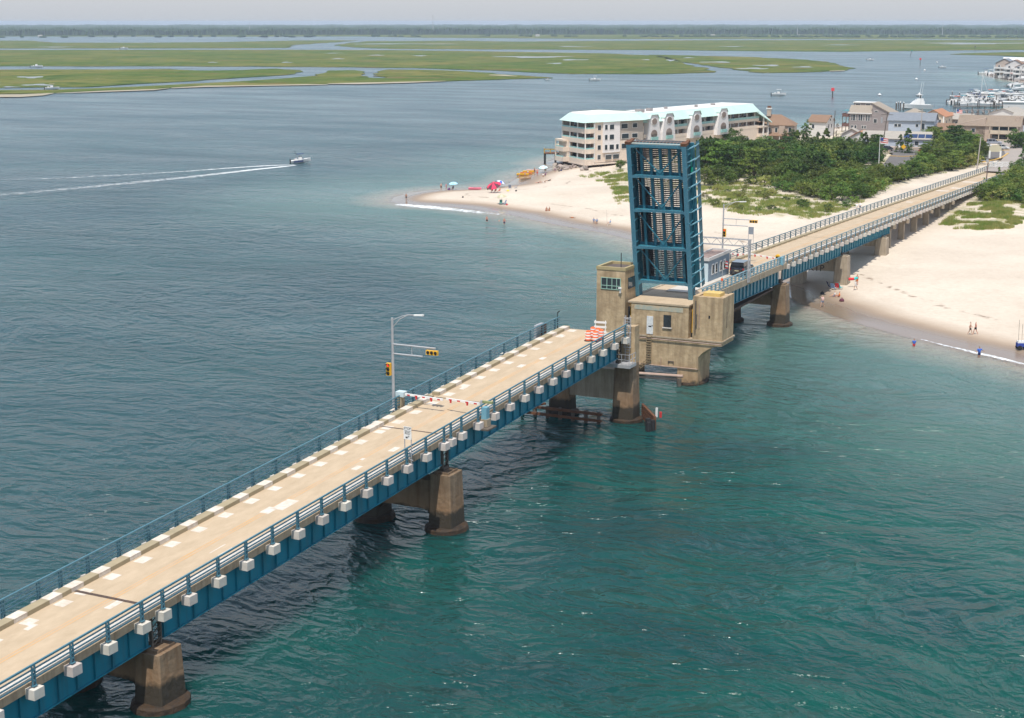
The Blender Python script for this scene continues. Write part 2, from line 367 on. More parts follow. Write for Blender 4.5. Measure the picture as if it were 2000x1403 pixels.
# ---------------------------------------------------------------- marsh islands
def marsh_mat():
    m=bpy.data.materials.new('salt_marsh'); m.use_nodes=True; nt=m.node_tree; L=nt.links; P=nt.nodes['Principled BSDF']; P.inputs['Roughness'].default_value=1; P.inputs['Specular IOR Level'].default_value=0
    g=NN(nt,'ShaderNodeNewGeometry'); cur=None
    for sc,lo,hi,c,a in ((.0075,.42,.62,(.185,.160,.050),.85),(.028,.50,.60,(.036,.075,.014),.8),(.014,.56,.66,(.17,.105,.05),.7),(.10,.50,.62,(.155,.18,.06),.5),(.35,.52,.64,(.05,.06,.02),.5),(.05,.66,.70,(.26,.25,.20),.8)):
        mp=NN(nt,'ShaderNodeMapping'); mp.inputs['Scale'].default_value=(1,1,0); mp.inputs['Location'].default_value=(sc*9000,0,0); L.new(g.outputs['Position'],mp.inputs[0]); n=NN(nt,'ShaderNodeTexNoise',Scale=sc,Detail=7,Roughness=.68); L.new(mp.outputs[0],n.inputs['Vector'])
        r=NN(nt,'ShaderNodeMapRange'); L.new(n.outputs[0],r.inputs[0]); r.inputs[1].default_value=lo; r.inputs[2].default_value=hi; r.inputs[4].default_value=a
        x=NN(nt,'ShaderNodeMix',data_type='RGBA'); L.new(r.outputs[0],x.inputs[0]); x.inputs[7].default_value=(*c,1)
        if cur: L.new(cur,x.inputs[6])
        else: x.inputs[6].default_value=(.070,.112,.022,1)
        cur=x.outputs[2]
    L.new(cur,P.inputs['Base Color']); return m
marsh_m=marsh_mat()
def marsh(name,px,h=.42,label=None):
    pts=[]; rs=random.Random(len(px)); q=P2(px)
    for a,b in zip(q,q[1:]+q[:1]):
        L_=math.hypot(b[0]-a[0],b[1]-a[1]); n=max(1,min(40,int(L_/22)))
        for i in range(n): u=i/n; j=0 if i==0 else min(9,L_*.02+3); pts.append((a[0]+(b[0]-a[0])*u+rs.uniform(-j,j),a[1]+(b[1]-a[1])*u+rs.uniform(-j,j)))
    mb=MB(); mb.prism(pts,-.4,h); o=mb.build(name,marsh_m,kind='structure'); return o
marsh('marsh_flat',[(-700,176),(-700,137),(120,137),(330,136),(390,139),(470,138),(540,135),(586,138),(592,141),(560,147),(480,152),(300,163),(170,171),(-700,178)])
marsh('marsh_flat',[(-700,184),(100,177),(300,169),(450,161),(560,154),(622,149),(640,139),(690,138),(713,141),(706,149),(720,153),(748,154),(742,143),(757,137),(850,138),(930,142),(1010,148),(1080,153),(1000,155),(860,160),(720,164),(620,165),(530,167),(450,169),(380,169),(310,176),(200,178),(100,183),(-700,192)])
marsh('marsh_flat',[(-700,99),(300,98),(560,98),(800,99),(1000,102),(1180,105),(1290,110),(1320,118),(1338,126),(1385,135),(1396,142),(1300,145),(1120,145),(1060,143),(960,138),(830,134),(600,131),(300,130),(-700,130)])
marsh('marsh_flat',[(1270,108),(1340,109),(1460,112),(1560,117),(1620,122),(1630,126),(1671,134),(1655,138),(1600,141),(1490,143),(1430,136),(1350,124),(1300,114)])
marsh('marsh_flat',[(-700,80),(60,80),(110,84),(280,84),(420,83),(560,80),(650,79),(700,80),(640,84),(575,88),(560,94),(400,95),(-700,95)])
marsh('marsh_flat',[(-700,66),(-700,70.5),(500,72),(700,71.5),(820,74),(1200,76.5),(2200,76.5),(2200,64)])
marsh('marsh_flat',[(680,85),(720,81),(900,80),(1010,82),(1150,80.5),(1400,79),(2200,78),(2200,97),(1900,98.5),(1650,101.5),(1450,100),(1300,98.5),(1000,97),(760,96),(690,93),(655,89)])
marsh('marsh_flat',[(1856,106.5),(1900,104.5),(1960,103),(2200,101),(2200,118),(2000,112),(1950,109),(1900,108)])
# ponds lying on the marsh and pale sand rims
pond_m=mat('pond_water',(.05,.075,.085),.12)
mb=MB()
for (x,y,w_,h_) in [(60,151,50,3.2),(75,166,60,3),(20,170,30,2),(1040,111.5,130,3),(1120,117,50,2),(1085,124,26,2),(660,115,22,1.6),(820,109,24,1.6),(735,108,28,1.4),(650,104,30,1),(560,122,20,1.5),(415,122,18,1.2),(1262,117,14,1.6),(1310,118,16,3),(1500,128,50,2.4),(1470,134,60,2.6),(1570,131,34,2.2),(1400,121.5,60,2),(1345,113,18,1.6),(1120,91,60,1.2),(1430,91,40,1.2),(1900,85,160,3),(780,86,200,1.2),(1640,88,60,1),(110,92,60,1.2)]:
    P_=[]
    for k in range(14):
        a=2*math.pi*k/14; r=1+.35*math.sin(3*a+x)+.2*math.sin(5*a+y); P_.append(G(x+w_/2*r*math.cos(a),y+h_/2*r*math.sin(a),.43))
    mb.add([(p[0],p[1],.432) for p in P_],[tuple(range(14))])
mb.build('marsh_ponds',pond_m,kind='structure')
rim_m=mat('marsh_sand',(.42,.35,.26),.9,col2=(.25,.22,.14),scale=.05)
mb=MB()
def strip(mb,c,w,z):
    vs=[]
    for i,(x,y) in enumerate(c):
        k=(w[i] if hasattr(w,'__len__') else w); a=G(x,y-k,z); b=G(x,y+k,z); vs+=[(a[0],a[1],z),(b[0],b[1],z)]
    mb.add(vs,[(2*i,2*i+1,2*i+3,2*i+2) for i in range(len(c)-1)])
strip(mb,[(-700,190.5),(40,187),(85,184.5),(105,182)],[1.6,2.6,2,.3],.4)
strip(mb,[(110,182),(200,178.5),(300,175.3),(330,172.5)],[.3,1.1,1.0,.3],.445)
strip(mb,[(335,172),(400,168.8),(500,167.2),(600,165.5),(640,165.6)],[.6,1.4,.8,1.0,.3],.45)
strip(mb,[(640,163.8),(700,163),(790,161),(870,158.6)],[.4,1.5,1.2,.3],.455)
strip(mb,[(955,146.5),(985,147.5),(1010,149)],[.4,1.2,.3],.46)
strip(mb,[(1620,139),(1650,138)],[.6,.5],.455)
mb.build('marsh_sand_rim',rim_m,kind='structure')

# ---------------------------------------------------------------- mainland forest far behind the marsh (one wooded mass)
fm=mat('far_forest_leaves',(.030,.055,.022),1,spec=0,col2=(.055,.085,.03),scale=.03,amt=.5,detail=6)
def forest(name,px0,px1,D0,D1,h,depth,seed):
    na=int(abs(px1-px0)/1.6); nd=54; V=[]; rs=np.random.RandomState(seed)
    a=np.linspace(px0,px1,na); dd=np.concatenate([[0,0],np.linspace(4,120,16),np.geomspace(140,depth,nd-18)])
    Z=rs.rand(nd,na)*.34; lump=vnoise(np.arange(na)[None,:].repeat(nd,0),np.arange(nd)[:,None].repeat(na,1),.06,seed,3)
    vs=[]
    for j in range(nd):
        for i in range(na):
            D=D0+(D1-D0)*(i/(na-1))+dd[j]+ (rs.rand()-.5)*14*(j>0)
            z=0 if j==0 else h*(.66+Z[j,i]+(lump[j,i]-.5)*.5)*(1-.0*(j/nd))
            p=GL(a[i],D); vs.append((p[0],p[1],z))
    mb=MB(); mb.add(vs,[(j*na+i,j*na+i+1,(j+1)*na+i+1,(j+1)*na+i) for j in range(nd-1) for i in range(na-1)])
    o=mb.build(name,fm,kind='stuff'); tag(o,'dark green band of woodland along the far shore under the horizon','woodland'); return o
forest('far_woodland',-750,2600,4700,5300,19,8000,3)
# scattered low trees in front of the band at the right
mb=MB(); rs=random.Random(4)
for k in range(240):
    x=rs.uniform(1250,2050) if k%3 else rs.uniform(0,2000); p=GL(x,rs.uniform(4250,4550)); r=rs.uniform(5,11); h=rs.uniform(3,7)
    vs=[];n=7
    for z,q in ((0,.8),(.5,1),(.85,.7),(1,.2)):
        for i in range(n): vs.append((p[0]+r*q*math.cos(6.28*i/n)*(1+.2*rs.random()),p[1]+r*q*math.sin(6.28*i/n),h*z))
    mb.add(vs,[(j*n+i,j*n+(i+1)%n,(j+1)*n+(i+1)%n,(j+1)*n+i) for j in range(3) for i in range(n)]+[tuple(range(3*n,4*n))])
tag(mb.build('marsh_edge_bushes',fm,kind='stuff'),'low dark bushes dotted along the marsh edge before the far woodland','bushes')
# ---------------------------------------------------------------- bridge materials
m_deck=mat('road_concrete',(.51,.395,.27),.85,col2=(.37,.28,.18),scale=.8,amt=.5,detail=13,bump=.012,bscale=9,stretch=(1.3,.5,1),nrough=.7)
m_conc=mat('weathered_concrete',(.40,.325,.235),.85,col2=(.31,.25,.175),scale=.8,amt=.45,detail=9,streak=2.2,streakcol=(.22,.165,.10),bump=.03,bscale=3)
m_pier=mat('pier_concrete',(.27,.195,.125),.85,col2=(.13,.085,.05),scale=.7,amt=.4,detail=10,streak=2.4,streakcol=(.12,.065,.03),bump=.06,bscale=2.5,stain=1.9)
m_pierb=mat('bascule_concrete',(.58,.435,.265),.85,col2=(.29,.195,.105),scale=.75,amt=.42,detail=12,nrough=.7,streak=1.2,streakcol=(.25,.175,.10),bump=.04,bscale=2.5,stain=.5)
m_dryp=mat('dry_pier_concrete',(.40,.33,.245),.85,col2=(.29,.235,.17),scale=.8,amt=.45,detail=9,streak=2.4,streakcol=(.21,.16,.11),bump=.03,bscale=3)
m_block=mat('post_block_concrete',(.60,.555,.50),.8,col2=(.47,.42,.36),scale=1.6,amt=.45,detail=8,rnd=.10)
m_fasc=mat('fascia_concrete',(.36,.29,.205),.85,col2=(.23,.175,.12),scale=1.1,amt=.6,detail=8,streak=2,streakcol=(.15,.11,.07))
m_teal=mat('teal_girder_paint',(.004,.21,.30),.42,col2=(.008,.165,.235),scale=.5,amt=.5,detail=7,streak=1.6,streakcol=(.02,.13,.18))
m_teal_l=mat('teal_railing_paint',(.055,.155,.205),.45,col2=(.08,.20,.25),scale=2,amt=.5)
m_tealf=mat('faded_teal_paint',(.13,.33,.42),.5,col2=(.19,.37,.44),scale=1,amt=.5)
m_leaf=mat('leaf_steel_paint',(.028,.19,.262),.45,col2=(.03,.15,.205),scale=.9,amt=.5,detail=7,streak=2,streakcol=(.05,.10,.12))
m_rivet=mat('rivetted_flange_paint',(.05,.195,.27),.5,col2=(.10,.24,.31),scale=7,amt=.25,detail=2)
m_grate=mat('grating_steel',(.06,.055,.06),.6)
m_white=mat('white_marking_paint',(.66,.61,.54),.75,col2=(.50,.41,.32),scale=1.8,amt=.35,detail=10,nrough=.72)
m_yel=mat('worn_yellow_line',(.56,.30,.09),.8,col2=(.455,.345,.25),scale=1.3,amt=.55,detail=8,stretch=(1,.3,1))
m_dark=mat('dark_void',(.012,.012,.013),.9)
m_joint=mat('expansion_joint',(.10,.062,.042),.9,col2=(.05,.035,.03),scale=2)
m_galv=mat('galvanised_steel',(.46,.455,.46),.5,.2,col2=(.36,.36,.37),scale=2)
m_rust=mat('rusty_steel',(.19,.075,.03),.85,col2=(.07,.03,.018),scale=2.2,amt=.6,detail=8)
m_curb=mat('curb_concrete',(.37,.30,.19),.85,col2=(.27,.225,.14),scale=1.2,amt=.6,detail=8)
m_wht=mat('white_paint',(.74,.73,.70),.5)
m_red=mat('red_paint',(.52,.03,.03),.5)
m_sigy=mat('signal_yellow',(.78,.42,.02),.45)
m_org=mat('barrel_orange',(.80,.12,.02),.5)
m_blk=mat('black_rubber',(.015,.015,.016),.8)
m_glass=mat('window_glass',(.03,.038,.042),.06,spec=.8)
m_pipe=mat('pale_pipe',(.45,.33,.27),.6,col2=(.30,.2,.15),scale=1.5)
m_wood=mat('weathered_timber',(.14,.115,.09),.9,col2=(.07,.055,.045),scale=2)
# ---------------------------------------------------------------- profile
_ry=np.array([-20,20,59.3,71,88,111,126,140,150,158,166,176,190,207,226,260,303,345,390,425,470,600.])
_rz=np.array([3.6,5.4,7.1,7.65,8.4,9.4,10.05,10.55,10.75,10.78,10.75,10.62,10.4,10.0,9.5,8.6,7.4,6.15,4.8,3.75,3.2,3.0])
_fy=np.arange(-20,600,1.); _fz=np.interp(_fy,_ry,_rz-1.15); _k=np.exp(-np.linspace(-2,2,17)**2); _k/=_k.sum(); _fzs=np.convolve(np.pad(_fz,8,'edge'),_k,'valid')
def dz(Y): return float(np.interp(Y,_fy,_fzs))
XN=-58.72; XF=-66.85   # rail lines
def ysteps(a,b,s=3.1):
    n=max(1,int(round((b-a)/s))); return [a+(b-a)*i/n for i in range(n+1)]
def slab(mb,x0,x1,t0,t1,Ys): mb.sweepY([(x0,t0),(x1,t0),(x1,t1),(x0,t1)],Ys,dz)

POSTN=MB()  # generic post mesh: two channels with a gap
def post_mesh(h):
    mb=MB(); mb.box(-.05,.05,-.14,-.07,0,h); mb.box(-.05,.05,.07,.14,0,h)
    for z in (.30,.62,.92): mb.box(-.06,.06,-.07,.07,z-.05,z+.05)
    mb.box(-.12,.12,-.16,.16,0,.05); return mb
def railing(parent,X,posts,side,mat_,ext=None):
    """four pipes on channel posts; posts are sub-parts"""
    mb=MB(); Ys=ysteps(ext[0],ext[1])
    for h,w_ in ((1.13,.11),(.86,.075),(.60,.075),(.34,.075)):
        for a,b in zip(Ys[:-1],Ys[1:]): mb.beam((X,a,dz(a)+h),(X,b,dz(b)+h),w_,w_)
    rl=mb.build('railing',mat_,parent)
    p0=post_mesh(1.22).build('post',mat_,rl)
    first=True
    for y in posts:
        o=p0 if first else dup(p0,parent=rl)
        first=False
        o.location=(X+.02*side,y,dz(y)-.12); 
    return rl
def block_parts(parent,X,posts,side,big=()):
    mb=MB(); mb.box(-.33,.33,-.40,.40,-.30,.30); bm_=mb.build('post_block',m_block,parent)
    first=True
    for y in posts:
        o=bm_ if first else dup(bm_,parent=parent); first=False
        o.location=(X+side*.04,y,dz(y)-.50)
    return bm_
def girder(parent,X,Ya,Yb,top,bot,outer,step=1.55,mat_=None,webw=.05):
    mb=MB(); Ys=ysteps(Ya,Yb,3.1); mat_=mat_ or m_teal
    mb.sweepY([(X-webw/2,bot),(X+webw/2,bot),(X+webw/2,top),(X-webw/2,top)],Ys,dz)
    mb.sweepY([(X-.2,bot-.05),(X+.2,bot-.05),(X+.2,bot),(X-.2,bot)],Ys,dz)
    mb.sweepY([(X-.2,top),(X+.2,top),(X+.2,top+.05),(X-.2,top+.05)],Ys,dz)
    y=Ya+.1
    while y<Yb:
        z=dz(y)
        mb.box(X+outer*.03,X+outer*.17,y-.02,y+.02,z+bot,z+top) if outer>0 else mb.box(X+outer*.17,X+outer*.03,y-.02,y+.02,z+bot,z+top)
        y+=step
    return mb.build('girder',mat_,parent)
def column(mb,x0,x1,y0,y1,z0,z1,tx=.35,ty=.2,ch=.1):
    """tapered column with chamfered corners"""
    def ring(x0,x1,y0,y1,z): c=ch; return [(x0+c,y0,z),(x1-c,y0,z),(x1,y0+c,z),(x1,y1-c,z),(x1-c,y1,z),(x0+c,y1,z),(x0,y1-c,z),(x0,y0+c,z)]
    mb.loft([ring(x0-tx,x1+tx,y0-ty,y1+ty,z0),ring(x0,x1,y0,y1,z1)])
def footing(mb,cx,cy,rx,ry,z0,z1,n=14,seed=1):
    rs=random.Random(seed); rings=[]
    for z,q in ((z0,1.05),(z1-.5,1.03),(z1-.12,1.0),(z1,.9)):
        rings.append([(cx+rx*q*math.cos(6.2832*i/n)*(1+.04*rs.random()),cy+ry*q*math.sin(6.2832*i/n)*(1+.04*rs.random()),z+.06*rs.random()) for i in range(n)])
    mb.loft(rings)
def pier(parent,Y,W,ztop,m,zb=-2.,wall=(1.2,4.2),arch=True,foot=True,name='pier',tx=.22,seed=1,xs=None):
    """two columns, cross wall and footings: pier part with sub-parts"""
    mb=MB(); xn=(-60.15,-58.25); xf=(-67.3,-65.4)
    mb.box(xf[1]-.1,xn[0]+.1,Y+.35,Y+W-.35,wall[0]+.55,wall[1])
    n=10; pts=[(xf[1]-.2,wall[0]+.6)]+[(xf[1]+(xn[0]-xf[1])*i/n,wall[0]+.6+ .0-.0*i) for i in range(n+1)]
    for i in range(n if arch else 0):   # haunches make the opening arched
        u0=i/n;u1=(i+1)/n; f=lambda u:wall[0]+.56-.7*abs(2*u-1)**9
        x0=xf[1]+(xn[0]-xf[1])*u0;x1=xf[1]+(xn[0]-xf[1])*u1
        mb.hexa([(x0,Y+.352,f(u0)),(x1,Y+.352,f(u1)),(x1,Y+W-.352,f(u1)),(x0,Y+W-.352,f(u0))],[(x0,Y+.352,wall[0]+.56),(x1,Y+.352,wall[0]+.56),(x1,Y+W-.352,wall[0]+.56),(x0,Y+W-.352,wall[0]+.56)])
    p=mb.build(name,m,parent)
    for (a,b) in (xn,xf):
        mb=MB(); column(mb,a,b,Y,Y+W,zb,ztop,tx=tx); mb.box(a+.3,b-.3,Y+.3,Y+W-.3,ztop,ztop+.18); mb.build('column',m,p)
        if foot: mb=MB(); footing(mb,(a+b)/2,Y+W/2,1.75,1.95,-1.5,.42,seed=seed); mb.build('footing',m_foot,p)
        seed+=1
    return p
m_foot=mat('algae_footing',(.014,.011,.008),.8,col2=(.055,.028,.010),scale=1.6,amt=.5,detail=8,bump=.12,bscale=3)

# ---------------------------------------------------------------- near (left) viaduct over the water
LV=thing('bridge_viaduct','long concrete deck on teal plate girders ending at the open gap, nearest stretch of bridge','bridge',(-62.8,60,0))
Ys=ysteps(-12,149.2)
mb=MB(); slab(mb,-66.55,-59.05,-.42,0,Ys); mb.build('road_deck',m_deck,LV)
mb=MB(); slab(mb,-59.05,-59.0,-.5,.02,Ys); slab(mb,-66.6,-66.55,-.5,.02,Ys); mb.build('deck_edge',m_fasc,LV)
mb=MB()
for a,b in ((-12,68.9),(69.15,109.3),(109.55,118.7),(119.6,149.2)): slab(mb,-66.2,-65.5,.0,.30,ysteps(a,b))
mb.build('far_curb',m_curb,LV)
mb=MB(); slab(mb,-59.62,-59.1,0,.24,Ys); mb.build('near_curb',m_block,LV)
mb=MB()
for X in (-60.2,-62.0,-63.7,-65.3): 
    for a,b in ((-12,70),(73,108),(111,147)): slab(mb,X-.2,X+.2,-1.2,-.42,ysteps(a,b))
mb.build('stringers',m_teal,LV)
for a,b in ((-12,70.6),(71.9,108.6),(109.9,147.6)):
    g=girder(LV,-59.42,a,b,-.47,-2.35,1); girder(LV,-66.2,a,b,-.47,-2.35,-1)
for y in (71.25,109.25,148.2):
    for X in (-59.35,-66.2):
        z=dz(y); mb=MB()
        for q in (-.42,.42): mb.box(X-.12,X+.12,y+q-.06,y+q+.06,z-2.9,z-.5)
        mb.box(X-.2,X+.2,y-.45,y+.45,z-2.95,z-2.7)
        for k in range(5): mb.beam((X+.1,y-.36,z-2.5+k*.4),(X+.1,y+.36,z-2.15+k*.4),.05,.05)
        mb.build('bearing_post',m_wood,LV)
post_y=[111.1-3.1*k for k in range(1,13)]+[109.2,111.1]+[111.1+3.1*k for k in range(1,12)]+[71.3,69.3]+[69.3-3.1*k for k in range(1,14)]+[148.3]
post_y=sorted(y for y in post_y if not (71.9<y<73.0) and not (145.5<y<148))
railing(LV,XN,post_y,1,m_teal_l,(-12,149)); railing(LV,XF,post_y,-1,m_teal_l,(-12,149.6))
block_parts(LV,XN,post_y,1); block_parts(LV,XF,post_y,-1)
# painted patches on curb and road beside each post, worn yellow centre line
mb=MB(); rs=random.Random(2)
PATCHP=[None]
def patch(mb,x0,x1,y0,y1,dzv=.006): 
    if PATCHP[0] is not None: mb=MB()
    mb.add([(x0,y0,dz(y0)+dzv),(x1,y0,dz(y0)+dzv),(x1,y1,dz(y1)+dzv),(x0,y1,dz(y1)+dzv)],[(0,1,2,3)])
    if PATCHP[0] is not None: mb.build('painted_patch',m_white,PATCHP[0])
PATCHP[0]=LV
for y in post_y:
    if y>149 or y<40: continue
    patch(mb,-66.22,-65.48,y-.55,y+.6,.306); mb=MB(); mb.add([(-65.494,y-.55,dz(y-.55)+.01),(-65.494,y+.6,dz(y+.6)+.01),(-65.494,y+.6,dz(y+.6)+.3),(-65.494,y-.55,dz(y-.55)+.3)],[(0,1,2,3)]); mb.build('painted_curb_face',m_white,LV)
    patch(mb,-65.3,-64.45,y-.5+rs.uniform(-.1,.1),y+.5+rs.uniform(-.1,.1))
for (x,y,w_,h_,l) in [(525,997,.8,1.3,0),(557,986,1.0,2.2,0),(697,914,.55,1.0,0),(1018,715,.6,1.2,0),(985,690,.5,.8,0),(1060,700,.5,1,0),(225,1180,.5,1.6,0),(60,1225,.4,.9,0),(770,800,.5,.9,0),(905,758,.5,1,0),(1150,648,.5,1.4,0),(1095,655,.4,1.0,0),(440,1078,.12,1.6,0),(425,1072,.1,1.8,0),(770,878,.55,1.2,0),(708,897,.3,.5,0)]:
    p=G(x,y,0)
    zz=dz(100)
    for _ in range(4): p=G(x,y,zz); zz=dz(p[1])
    if p[0]+w_>-59.7: continue
    patch(mb,p[0]-w_/2,p[0]+w_/2,p[1]-h_/2,p[1]+h_/2)
PATCHP[0]=None
mb=MB()
for a,b in zip(Ys[:-1],Ys[1:]): patch(mb,-62.72,-62.60,a,b,.005); patch(mb,-62.45,-62.33,a,b,.005)
mb.build('centre_line',m_yel,LV)
mb=MB(); patch(mb,-65.5,-59.62,70.95,71.25,.007); patch(mb,-65.5,-59.62,109.3,109.5,.007); patch(mb,-65.5,-59.62,119.0,119.2,.007); mb.build('expansion_joints',m_joint,LV)
pier(LV,32,2.3,2.9,m_pier,seed=3); pier(LV,70.1,2.3,3.75,m_pier,wall=(1.0,3.6),seed=5); pier(LV,108.1,2.3,5.0,m_pier,wall=(1.2,4.3),seed=8)
# rest pier at the gap: taller shaft beside the deck, ladder and platform
mb=MB(); mb.box(-65.6,-60.0,149.0,150.6,2.3,5.6); rp=mb.build('rest_pier',m_dryp,LV)
for (x0,x1,zt) in ((-60.1,-58.0,9.2),(-67.6,-65.5,6.6)):
    mb=MB(); column(mb,x0,x1,148.6,150.9,-2,6.4,tx=.22,ty=.22,ch=.3); mb.build('column',m_pier,rp)
    mb=MB(); mb.hexa([(x0+.35,149.45,6.4),(x1-.05,149.45,6.4),(x1-.05,150.85,6.4),(x0+.35,150.85,6.4)],[(x0+.5,149.5,zt+1.0),(x1-.1,149.5,zt+1.15),(x1-.1,150.8,zt+1.15),(x0+.5,150.8,zt+1.0)]); mb.build('upper_wall',m_pierb,rp)
    mb=MB(); footing(mb,(x0+x1)/2,149.8,1.75,1.7,-1.5,.35,seed=21); mb.build('footing',m_foot,rp)
mb=MB()
LX,LY=-58.75,149.1
for x in (LX-.25,LX+.25): mb.beam((x,LY,3.5),(x,LY,11.6),.07,.07)
for k in range(26): mb.beam((LX-.25,LY,3.7+k*.3),(LX+.25,LY,3.7+k*.3),.045,.045)
for z in (8.2,9.0,9.8,10.6,11.4):
    c=[(LX+.40*math.cos(t),LY-.05-.45*math.sin(t),z) for t in np.linspace(0,math.pi,7)]; mb.path(c,.03,4)
for t in np.linspace(.2,2.9,4): mb.beam((LX+.40*math.cos(t),LY-.05-.45*math.sin(t),8.2),(LX+.40*math.cos(t),LY-.05-.45*math.sin(t),11.4),.035,.035)
mb.build('caged_ladder',m_galv,rp)
mb=MB(); mb.box(-60.6,-57.75,147.3,149.2,6.25,6.6); mb.build('platform',m_galv,rp)
mb=MB()
for x in (-60.5,-59.6,-58.7,-57.85): mb.beam((x,147.35,6.6),(x,147.35,7.7),.05,.05)
for y in (148.2,149.1): mb.beam((-57.8,y,6.6),(-57.8,y,7.7),.05,.05)
for z in (7.15,7.7): mb.beam((-60.5,147.35,z),(-57.8,147.35,z),.05,.05); mb.beam((-57.8,147.35,z),(-57.8,149.1,z),.05,.05)
mb.build('platform_rail',m_galv,rp)

# ---------------------------------------------------------------- bascule pier
BP=thing('bascule_pier','tan concrete bascule pier with lookout tower, white door and arched overhang','bridge pier',(-62.5,170,0))
Y0=168.0; Y1=172.6
mb=MB(); mb.box(-65.8,-58.6,Y0+.02,Y1,5.62,9.35); mb.box(-66.62,-65.8,Y0+1.5,Y1,5.6,8.6); mb.box(-58.6,-58.1,Y0+1.5,Y1,5.6,8.6); mb.build('machine_room',m_pierb,BP)
mb=MB(); mb.box(-66.2,-58.55,Y0-.05,Y1+1,9.35,dz(170)); mb.build('deck_slab',m_deck,BP)
# lower body and arched brackets under both sides
mb=MB(); mb.box(-67.8,-57.28,Y0,Y1-.2,1.95,5.42)
for s,xa,xb in ((1,-57.28,-54.45),(-1,-67.8,-70.25)):
    n=9
    for i in range(n):
        u0=i/n;u1=(i+1)/n; f=lambda u:3.45+1.6*(1-(1-u)**2)**.5 if u>0 else 3.45
        f=lambda u:3.45+1.55*math.sin(u*math.pi/2)**.75 if u>0 else 3.45
        x0=xa+(xb-xa)*u0;x1=xa+(xb-xa)*u1
        if s<0: x0,x1,u0,u1=x1,x0,u1,u0
        mb.hexa([(x0,Y0,f(u0)),(x1,Y0,f(u1)),(x1,Y1-.2,f(u1)),(x0,Y1-.2,f(u0))],[(x0,Y0,5.42),(x1,Y0,5.42),(x1,Y1-.2,5.42),(x0,Y1-.2,5.42)])
mb.build('lower_body',m_pierb,BP)
mb=MB(); mb.box(-70.4,-54.3,Y0-.12,Y1-.1,5.42,5.60); mb.build('cornice',m_conc,BP)
for x0,x1 in ((-59.9,-57.3),(-67.8,-65.6)): mb=MB(); column(mb,x0,x1,Y0+.02,Y1-.22,-2,1.95,tx=.06,ty=.0,ch=.12); mb.build('leg',m_pierb,BP)
mb=MB()
for cx in (-58.6,-66.7): footing(mb,cx,170.2,1.7,2.6,-1.5,.25,seed=31)
mb.build('footing',m_foot,BP)
mb=MB(); mb.box(-70.28,-66.62,Y0,Y1,5.6,13.05)
tw=mb.build('lookout_tower',m_pierb,BP)
mb=MB()
for b in ((-70.34,-66.56,Y0-.06,Y0+.25),(-70.34,-66.56,Y1-.25,Y1+.06),(-70.34,-70.03,Y0+.25,Y1-.25),(-66.87,-66.56,Y0+.25,Y1-.25)): mb.box(*b,13.05,13.42)
mb.build('parapet',mat('lichen_concrete',(.42,.34,.16),.9,col2=(.33,.26,.15),scale=2),tw)
mb=MB(); mb.box(-70.0,-66.9,Y0+.28,Y1-.28,13.05,13.12); mb.build('tower_roof',mat('tar_roof',(.13,.10,.085),.9,col2=(.07,.055,.05),scale=1),tw)
fr=mat('green_window_frame',(.30,.46,.37),.5)
mb=MB(); zb,zt=10.75,12.1
for x in (-69.68,-68.95,-68.3,-67.7,-67.22): mb.box(x-.04,x+.04,Y0-.07,Y0,zb,zt)
for z in (zb,zb+.42,zt): mb.box(-69.72,-67.18,Y0-.075,Y0-.005,z-.035,z+.035)
wf=mb.build('window_frame',fr,tw); mb=MB(); mb.box(-69.66,-67.24,Y0-.03,Y0-.004,zb+.04,zt-.04); mb.build('window_glass',m_glass,tw)
mb=MB(); mb.box(-66.62,-66.56,Y0+.9,Y0+3.2,zb,zt); mb.build('side_window',m_glass,tw)
mb=MB(); mb.tube((-67.9,Y0+1.8,13.1),(-67.9,Y0+1.8,14.9),.05,6); mb.build('antenna',m_blk,tw)
mb=MB(); mb.tube((-67.35,Y0-.35,11.0),(-66.95,Y0-.35,11.0),.09,8); mb.box(-67.2,-67.1,Y0-.3,Y0,10.4,11.0); mb.build('floodlight',m_wht,tw)
mb=MB(); mb.box(-58.08,-54.42,Y0,Y1-.5,5.6,10.55); mb.box(-58.08,-57.6,Y0,Y1-.5,10.55,10.72); mb.box(-57.6,-54.42,Y0,Y0+.5,10.55,10.7); mb.box(-54.85,-54.42,Y0+.5,Y1-.5,10.55,10.7)
hb=mb.build('side_housing',m_pierb,BP)
mb=MB(); mb.box(-57.35,-55.3,Y0+1.5,Y0+3.2,10.55,10.95); mb.build('hatch_cover',mat('yellow_hatch',(.62,.44,.12),.7,col2=(.5,.36,.15),scale=1),hb)
mb=MB(); mb.box(-56.15,-55.95,Y0-.02,Y0+.1,8.2,8.55); mb.box(-54.44,-54.40,Y0+1.5,Y0+1.62,7.0,8.9); mb.build('slit_window',m_dark,hb)
mb=MB(); mb.tube((-57.72,Y0-.1,6.4),(-57.72,Y0-.1,10.2),.07,6); mb.tube((-57.62,Y0-.1,7.2),(-57.62,Y0-.1,8.6),.1,6); mb.build('drain_pipe',m_wood,hb)
mb=MB(); mb.tube((-57.25,Y0-.07,7.0),(-57.25,Y0-.07,9.8),.045,6); mb.build('cable_conduit',m_pipe,hb)
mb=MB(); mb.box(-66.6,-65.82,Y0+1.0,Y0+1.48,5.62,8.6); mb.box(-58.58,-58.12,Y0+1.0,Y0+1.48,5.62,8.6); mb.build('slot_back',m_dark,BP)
mb=MB(); mb.tube((-66.1,Y0+.7,6.4),(-66.1,Y0+.7,9.2),.06,6); mb.tube((-58.35,Y0+.7,6.2),(-58.35,Y0+.7,9.0),.06,6); mb.build('slot_pipe',m_sigy,BP)
mb=MB(); mb.box(-63.78,-62.98,Y0-.06,Y0,5.75,7.9); dr=mb.build('door',mat('white_door_paint',(.72,.71,.68),.5,col2=(.55,.56,.56),scale=3,amt=.3),BP)
